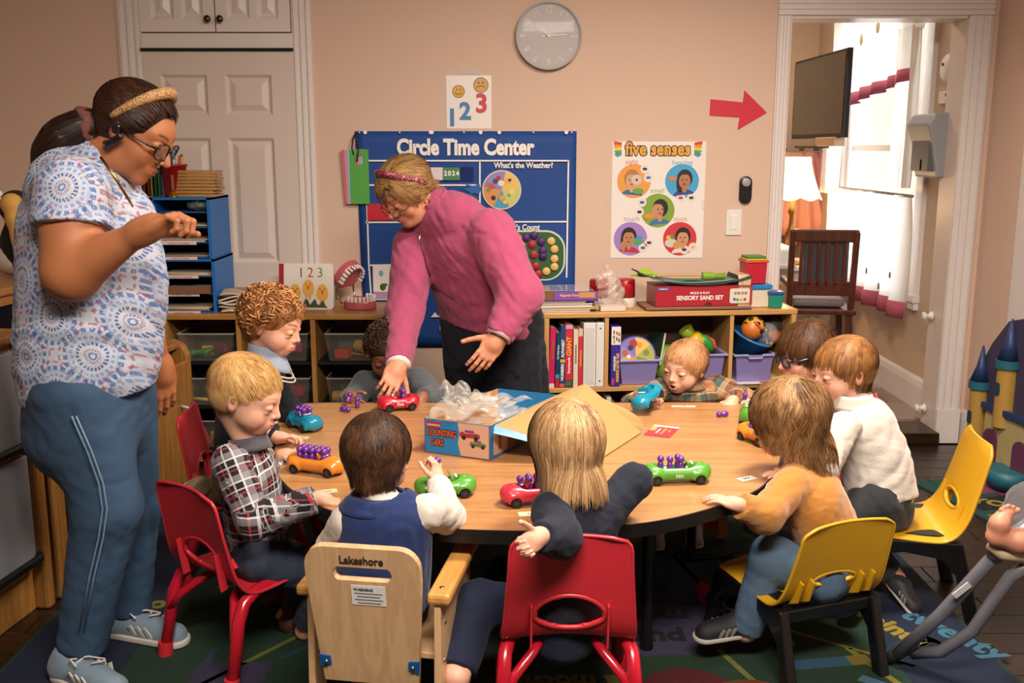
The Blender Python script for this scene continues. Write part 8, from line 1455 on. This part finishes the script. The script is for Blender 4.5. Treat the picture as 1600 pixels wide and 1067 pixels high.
pegs([((-.545, 3.40, TT + .0015), (0, 0, 0)), ], 'purple peg standing upright by the grey sleeve', 'loose pegs'); pegs([((-.595, 3.355, TT + .011), (PI / 2, 0, rad(60)))], 'purple peg lying on the table by the grey-sleeved hand', 'loose pegs'); pegs([((-.585, 3.42, TT + .016), (rad(-35), rad(20), 0))], 'purple peg tilted under the fingers of the grey-sleeved child', 'loose pegs')
pegs([((.735, 3.285, TT + .011), (PI / 2, 0, rad(-75)))], 'purple peg lying under the fingertip of the toddler in brown flannel', 'loose pegs'); pegs([(K(1163, 630, 3.36), (rad(10), 0, 0))], 'purple peg held by the boy with glasses', 'loose pegs'); pegs([(K(682, 738, 2.46), (rad(-5), rad(5), 0)), ], 'purple peg gripped in the fist of the blue-vest toddler', 'loose pegs')
pegs([(K(676, 775, 2.47) + V((0, 0, .005)), (0, 0, 0), ', lower one'), (K(675, 765, 2.475) + V((.004, .012, .012)), (0, 0, 0), ', upper one')], 'purple peg below the raised fist of the blue-vest toddler', 'pegs under the raised fist')
# ------------------------------------------------------------------ game box with open lid, bag, cards
gx = empty('game_box', (-.263, 2.884, TT + .001), 'open blue cardboard box lettered COUNTING CARS on the table', 'box'); ux = V((.199, -.087, 0)).normalized(); uy = V((.50, .866, 0)); BWd, BL, BH_ = .217, .43, .105
q = lambda a, b_, z: ux * a + uy * b_ + V((0, 0, z)); CBL = mat('#0a78b8', .4, coat=.2); CARD = mat('#b08350', .8, .04, 200, .05)
def panel(name, pts, n_out, mo, mi, th=.003):
    n_ = V(n_out).normalized() * th; vs = [V(p) for p in pts]; k = len(vs); return MB()._add(vs, [tuple(range(k))], mo)._add([p - n_ for p in vs], [tuple(range(k))[::-1]], mi)._add(vs + [p - n_ for p in vs], [(i, (i + 1) % k, k + (i + 1) % k, k + i) for i in range(k)], mi).obj(name, None, gx)
panel('front_panel', [q(0, 0, 0), q(BWd, 0, 0), q(BWd, 0, BH_), q(0, 0, BH_)], -uy, CBL, CARD); panel('back_panel', [q(0, BL, 0), q(BWd, BL, 0), q(BWd, BL, BH_), q(0, BL, BH_)], uy, CBL, CBL); panel('side_panel', [q(0, 0, 0), q(0, BL, 0), q(0, BL, BH_), q(0, 0, BH_)], -ux, CBL, CARD); panel('side_panel', [q(BWd, 0, 0), q(BWd, BL, 0), q(BWd, BL, BH_), q(BWd, 0, BH_)], ux, CBL, CARD); panel('bottom_panel', [q(0, 0, .003), q(BWd, 0, .003), q(BWd, BL, .003), q(0, BL, .003)], (0, 0, 1), CARD, CARD)
ang = math.atan2(ux.y, ux.x); fy = ux.cross(V((0, 0, 1))); FR = lambda a, z, d=.0006: ux * a + V((0, 0, z)) + fy * d
Mf = Matrix.Translation((0, 0, 0)) @ Matrix.Rotation(ang, 4, 'Z')
def fprint(polys, name): mb = MB(Mf); [mb.prism(p, 1, -.0008 - .0003 * i, 0, m_) for i, (p, m_) in enumerate(polys)]; return mb.obj(name, None, gx)
fprint([([(.122, .003), (.213, .003), (.213, .102), (.112, .102), (.118, .07), (.112, .04)], mat('#c9a088', .5))], 'picture_panel'); fprint([(rrect(.050, .018, .002, 2, .031, .088), mat('#a5203a', .5))], 'brand_patch'); text('Lakeshore', .0105, SH_W, gx, FR(.031, .088, .0012), (PI / 2, 0, ang), 'lettering', .0002, .0003)
for (wd_, z_, x_) in (('COUNTING', .064, .058), ('CARS', .034, .042)):
    for bo, mm, d_ in ((.0030, mat('#2a120c', .5), .0009), (.0006, mat('#c9542c', .5), .0016)): text(wd_, .027, mm, gx, FR(x_, z_, d_), (PI / 2, 0, ang), 'lettering', bo, .0003, sx=.68)
for (cx_, cz_, c, s_) in ((.152, .060, '#b8283a', 1.25), (.178, .036, '#4c8f2c', 1.0)):
    fprint([([(cx_ - .026 * s_, cz_), (cx_ + .026 * s_, cz_), (cx_ + .026 * s_, cz_ + .010 * s_), (cx_ + .014 * s_, cz_ + .013 * s_), (cx_ + .010 * s_, cz_ + .011 * s_), (cx_ - .014 * s_, cz_ + .011 * s_), (cx_ - .020 * s_, cz_ + .015 * s_), (cx_ - .027 * s_, cz_ + .010 * s_)], mat(c, .5)), (circle(.0058 * s_, 12, cx_ - .016 * s_, cz_), INK), (circle(.0058 * s_, 12, cx_ + .016 * s_, cz_), INK)] + [(circle(.0032 * s_, 8, cx_ - .010 * s_ + .006 * k * s_, cz_ + .016 * s_), PEG) for k in range(4)], 'car_picture')
sy_ = math.atan2(uy.y, uy.x); Ms = Matrix.Translation(ux * (BWd + .0004)) @ Matrix.Rotation(sy_, 4, 'Z')
for p, c in (([(.02, .01), (.15, .01), (.15, .095), (.02, .095)], '#c09a80'), ([(.10, .012), (.16, .012), (.16, .07), (.10, .07)], '#2f6a2c'), (circle(.012, 12, .055, .07) , '#57207a'), ([(.045, .02), (.065, .02), (.062, .06), (.048, .06)], '#57207a')): MB(Ms).prism(p, 1, -.0012, 0, mat(c, .5)).obj('side_print', None, gx)
A_, B_, C_, D_ = [V(p) - gx.location for p in ((-.050, 2.79, .610), (.235, 2.76, .5045), (.415, 3.08, .5045), tuple(K(915, 604, 3.17)))]; E_ = q(BWd, BL * .93, BH_)
def lidf(u, v): a = A_.lerp(B_, u); b_ = E_.lerp(D_.lerp(C_, .0), u) if u < .55 else D_.lerp(C_, (u - .55) / .45); b_ = E_.lerp(D_, u / .55) if u < .55 else D_.lerp(C_, (u - .55) / .45); return a.lerp(b_, v) + V((0, 0, .010 * math.sin(PI * u)))
ld = MB().sheet(lidf, 20, 8, CARD, .003, False).obj('lid', None, gx); MB().sheet(lambda u, v: lidf(u, 0) + V((-.004, -.012, -.020)) * v * (1 - .7 * u) + V((0, -.0005, -.001)), 14, 2, CBL, .002, False).obj('lid_lip', None, gx)
MB().sheet(lambda u, v: C_.lerp(D_, .10 + .72 * u) + (ux * .062 * math.sin(PI * min(1, max(0, .12 + .76 * u))) + V((.006, .01, -.02 * u))) * v + V((0, 0, .001)), 12, 3, CARD, .0025, False).obj('tuck_flap', None, gx)
pbg = empty('clear_plastic_bag', gx.location + q(BWd * .4, BL * .42, .004), 'crumpled clear plastic bags spilling out of the open game box', 'plastic bag')
def bagf(s, w_, d_, z0, a, tl):
    r_ = np.random.default_rng(s); ph = r_.uniform(0, 6, 6); R = Matrix.Rotation(a, 3, 'Z'); return lambda u, v: R @ V(((u - .5) * w_ + .012 * math.sin(9 * v + ph[0]), (v - .5) * d_ + .012 * math.sin(8 * u + ph[1]), z0 + tl * u + .010 * abs(math.sin(7 * u + 4 * v + ph[2])) + .012 * abs(math.sin(5 * v - 3 * u + ph[3])) + .010 * math.sin(13 * u + ph[4]) * math.sin(11 * v)))
for k, (w_, d_, z0, a, tl, off) in enumerate(((.20, .15, .10, .5, .03, (-.05, -.09, 0)), (.16, .16, .085, 1.2, .02, (.0, .02, 0)), (.15, .12, .10, 2.4, -.02, (.05, .06, 0)), (.18, .10, .06, .2, .03, (.04, -.06, 0)), (.10, .08, .11, 1.9, .05, (-.08, -.02, 0)))): MB(Matrix.Translation(off)).sheet(bagf(k + 3, w_, d_, z0, a, tl), 22, 18, mat('#d8d4cc', .06, alpha=.15, coat=1), .0008, True).obj('bag_film', None, pbg)
def tcard(px, py, wd_, dp, rz, c, label, words=(), z=TT + .0008, name='word_card'):
    p = atz(px, py, z); e = empty(name, p, label, 'card', None, rz); MB().box((0, 0, .0006), (wd_, dp, .0012)).obj('card', mat(c, .5), e)
    for (s, sz, x, y, cc, r_) in words: text(s, sz, mat(cc, .5), e, (x, y, .0014), (0, 0, r_), 'lettering', .0003, .0003)
    return e
rb = tcard(1034, 674, .085, .125, rad(-24), '#b8303f', 'red and white game booklet lying on the table by the open lid', [('Lakeshore', .014, -.012, .0, '#d8c8c4', rad(90)), ('COUNTING', .013, .006, .0, '#d8a03c', rad(90)), ('Cars', .013, .022, .01, '#d8a03c', rad(90))], name='game_booklet'); MB().box((0, .055, .0016), (.085, .016, .0006)).obj('white_edge', mat('#d8d0cc', .5), rb); MB().box((-.032, .02, .0016), (.018, .05, .0006)).obj('yellow_print', mat('#d0a04c', .5), rb)
tcard(1167, 748, .055, .028, rad(28), '#d8d2c6', 'small white word card near the table rim on the mustard child\'s side', [('SIX', .018, 0, 0, '#4a4644', 0)]); tcard(1068, 635, .085, .016, 0, '#d8d2c6', 'narrow white word strip in front of the toddler in flannel', [('five', .013, 0, 0, '#8a8478', PI)]); tcard(830, 803, .065, .03, rad(8), '#d8c8a8', 'cream word card by the hand of the long-haired blond child', [('1 1', .018, 0, 0, '#5a5248', 0)]); tcard(470, 684, .05, .03, rad(-10), '#d0c09a', 'cream word card beside the curly-haired boy\'s hand', [('three', .013, 0, 0, '#8a7a5c', 0)]); tcard(512, 768, .05, .03, rad(20), '#d8c8a0', 'cream word card under the checked boy\'s fingers', [('two', .013, 0, 0, '#8a7a5c', 0)])
# ------------------------------------------------------------------ on the floor
ph_ = empty('toy_house', atz(1103, 938, .0135), 'tiny pink toy house lying on the rug under the table', 'toy', None, .5); MB().box((-.018, 0, .02), (.004, .04, .04)).box((.018, 0, .02), (.004, .04, .04)).box((0, .018, .02), (.036, .004, .04)).obj('walls', mat('#b8285c', .4), ph_, .001); MB().prism([(-.026, .036), (0, .058), (.026, .036), (.022, .034), (0, .052), (-.022, .034)], 1, -.026, .026, mat('#c0305f', .4)).obj('roof', None, ph_)
pegs([(atz(1118, 952, .021), (PI / 2, 0, .6))], 'dark purple peg lying by the pink toy house on the rug', 'loose pegs'); pegs([(atz(1068, 853, .022), (PI / 2, 0, 2.1))], 'purple peg dropped on the rug under the far side of the table', 'loose pegs')
# ------------------------------------------------------------------ baby seat frame with bare foot, right edge
GRM = mat('#66666e', .35, coat=.3); GRD = mat('#3a3a40', .5)
bs = empty('baby_seat', (1.25, 2.40, 0), 'grey tubular baby seat with fabric at the right edge of the rug', 'baby seat'); Tq = Matrix.Translation(-V((1.25, 2.40, 0)))
MB(Tq).tube([K(1402, 1030, 2.50) + V((0, 0, .015)), K(1470, 960, 2.44), K(1545, 878, 2.38), K(1640, 790, 2.33)], .0175, 14, GRM).obj('front_tube', None, bs); MB(Tq).tube([K(1425, 1024, 2.50) + V((0, 0, .006)), K(1470, 1018, 2.44), K(1520, 985, 2.39), K(1550, 940, 2.37), K(1580, 900, 2.36), K(1660, 850, 2.33)], .0165, 14, GRM).obj('rear_tube', None, bs)
MB(Tq).tube([K(1388, 1036, 2.515) + V((0, 0, .012)), K(1412, 1020, 2.50) + V((0, 0, .014)), K(1428, 1000, 2.485)], [.016, .021, .019], 12, GRD).obj('foot_cap', None, bs); MB(Tq).tube([K(1550, 870, 2.375), K(1585, 842, 2.355), K(1630, 815, 2.34)], [.022, .030, .030], 12, GRM).obj('joint_cover', None, bs)
MB(Tq).box(K(1503, 922, 2.385), (.05, .004, .016), (0, rad(-42), 0)).obj('tube_label', mat('#b9b8bc', .5), bs)
S = Sdf(.006); S.el(Tq @ K(1600, 825, 2.40), (.085, .10, .045), .02, 1, (0, rad(-20), 0)).el(Tq @ K(1640, 790, 2.44), (.10, .11, .06), .03).fold(.004, 9, 2); v, q_ = S.build(); np_mesh('seat_fabric', v, q_, fabric('grey_padding', '#4c4a4e', .2, 200), bs); MB(Tq).tube([K(1545, 850, 2.35), K(1565, 865, 2.34), K(1600, 872, 2.34)], [.012, .016, .014], 10, mat('#b9a88c', .8)).obj('cream_trim', None, bs)
fb = V((1.25, 2.33, 0)); S = Sdf(.0028); a_, h_, t_ = K(1590, 845, 2.33), K(1556, 838, 2.33), K(1572, 802, 2.335); S.chain([K(1640, 850, 2.36), a_, h_], [.034, .028, .022], .015).chain([h_, K(1562, 818, 2.325), t_], [.021, .022, .018], .012)
for k, (px, py) in enumerate(((1590, 797), (1583, 792), (1576, 790), (1570, 792), (1564, 796))): S.rc(t_.lerp(K(px, py, 2.33), .3), K(px, py, 2.33), .0075 if k == 0 else .006, .0075 if k == 0 else .0055, .003)
S.chain([K(1640, 850, 2.36), K(1720, 840, 2.40), K(1750, 780, 2.5)], [.036, .045, .08], .02).el(K(1750, 740, 2.5), (.07, .07, .09), .03); v, q_ = S.build(); o = np_mesh('person', v, q_, mat('#c98a70', .5, .1, 200, sss=.12), None, fb); o.location = fb; tag(o, 'bare baby foot and leg resting in the grey tubular seat', 'person'); S = Sdf(.006); S.chain([K(1690, 846, 2.39), K(1722, 838, 2.40), K(1750, 775, 2.5)], [.045, .054, .085], .02).el(K(1750, 735, 2.5), (.08, .08, .10), .03); v, q_ = S.build(); np_mesh('romper', v, q_, WHT, o, fb)
# ------------------------------------------------------------------ toy castle, a plain generic one
cs = empty('toy_castle', (2.10, 3.94, .001), 'tall folding toy castle with yellow towers and blue cone roofs by the right wall', 'toy castle'); cs.rotation_euler = (0, 0, rad(-82)); cs.scale = (1, 1, .82); YW = mat('#a8843c', .6, .05, 60, .12); BR = mat('#1f3560', .5, .3, 60, .3); TEAL = mat('#1d5f6e', .5); SKYP = mat('#39324c', .6, 0, 8, .3); STN = mat('#4c3a22', .7, .2, 40, .4)
out = [(-.36, 0), (-.36, .50), (-.30, .62), (-.26, .70), (-.16, .84), (-.04, .88), (.06, .80), (.12, .66), (.20, .60), (.24, .42), (.24, 0)]
MB().prism(out, 1, 0, .02, SKYP).obj('back_board', None, cs); ed = MB().tube([(x, .008, z) for x, z in out[5:]], .012, 8, mat('#8a7fb8', .4)).obj('purple_edge', None, cs)
def tower(x, w_, z0, z1, zc, nm):
    t_ = MB().cyl((x, -.012, z0), (x, -.012, z1), w_, 16, YW).obj('tower', None, cs); MB().cyl((x, -.012, z1 - .012), (x, -.012, z1 + .03), w_ * 1.25, 16, TEAL).obj('battlement', None, t_); MB().lathe([(w_ * 1.12, z1 + .03), (w_ * .55, z1 + (zc - z1) * .5), (.004, zc)], (x, -.012, 0), 16, BR).obj('cone_roof', None, t_); MB().prism(rrect(w_ * .7, .07, w_ * .3, 4, x, z0 + (z1 - z0) * .62), 1, -.014 - w_, -.006 - w_, mat('#1d3a4c', .5)).obj('tower_window', None, t_)
tower(-.30, .038, .02, .46, .68, 0); tower(-.12, .042, .30, .62, .86, 1); tower(.13, .038, .02, .36, .56, 2)
MB().box((-.06, -.01, .20), (.34, .03, .36)).obj('castle_wall', mat('#a89868', .6, .1, 40, .15), cs, .004); MB().box((-.06, -.03, .38), (.36, .02, .03)).obj('ledge', BR, cs)
for x in (-.17, .03): MB().prism([(x - .045, .10), (x + .045, .10), (x + .045, .22)] + [(x + .045 * math.cos(rad(a)), .22 + .05 * math.sin(rad(a))) for a in range(20, 180, 20)] + [(x - .045, .22)], 1, -.034, -.02, mat('#5c2f4c', .5)).obj('arch_window', None, cs)
MB().lathe([(.06, .02), (.085, .06), (.09, .12), (.08, .12), (.001, .115)], (.0, -.05, .0), 18, TEAL).obj('balcony', None, cs); MB().box((-.06, -.02, .03), (.5, .03, .06)).obj('stone_base', STN, cs, .006); MB().prism([(.02, .70), (.10, .67), (.05, .66), (.09, .64), (.02, .65)], 1, -.02, -.014, mat('#a02838', .5)).obj('flag', None, cs)
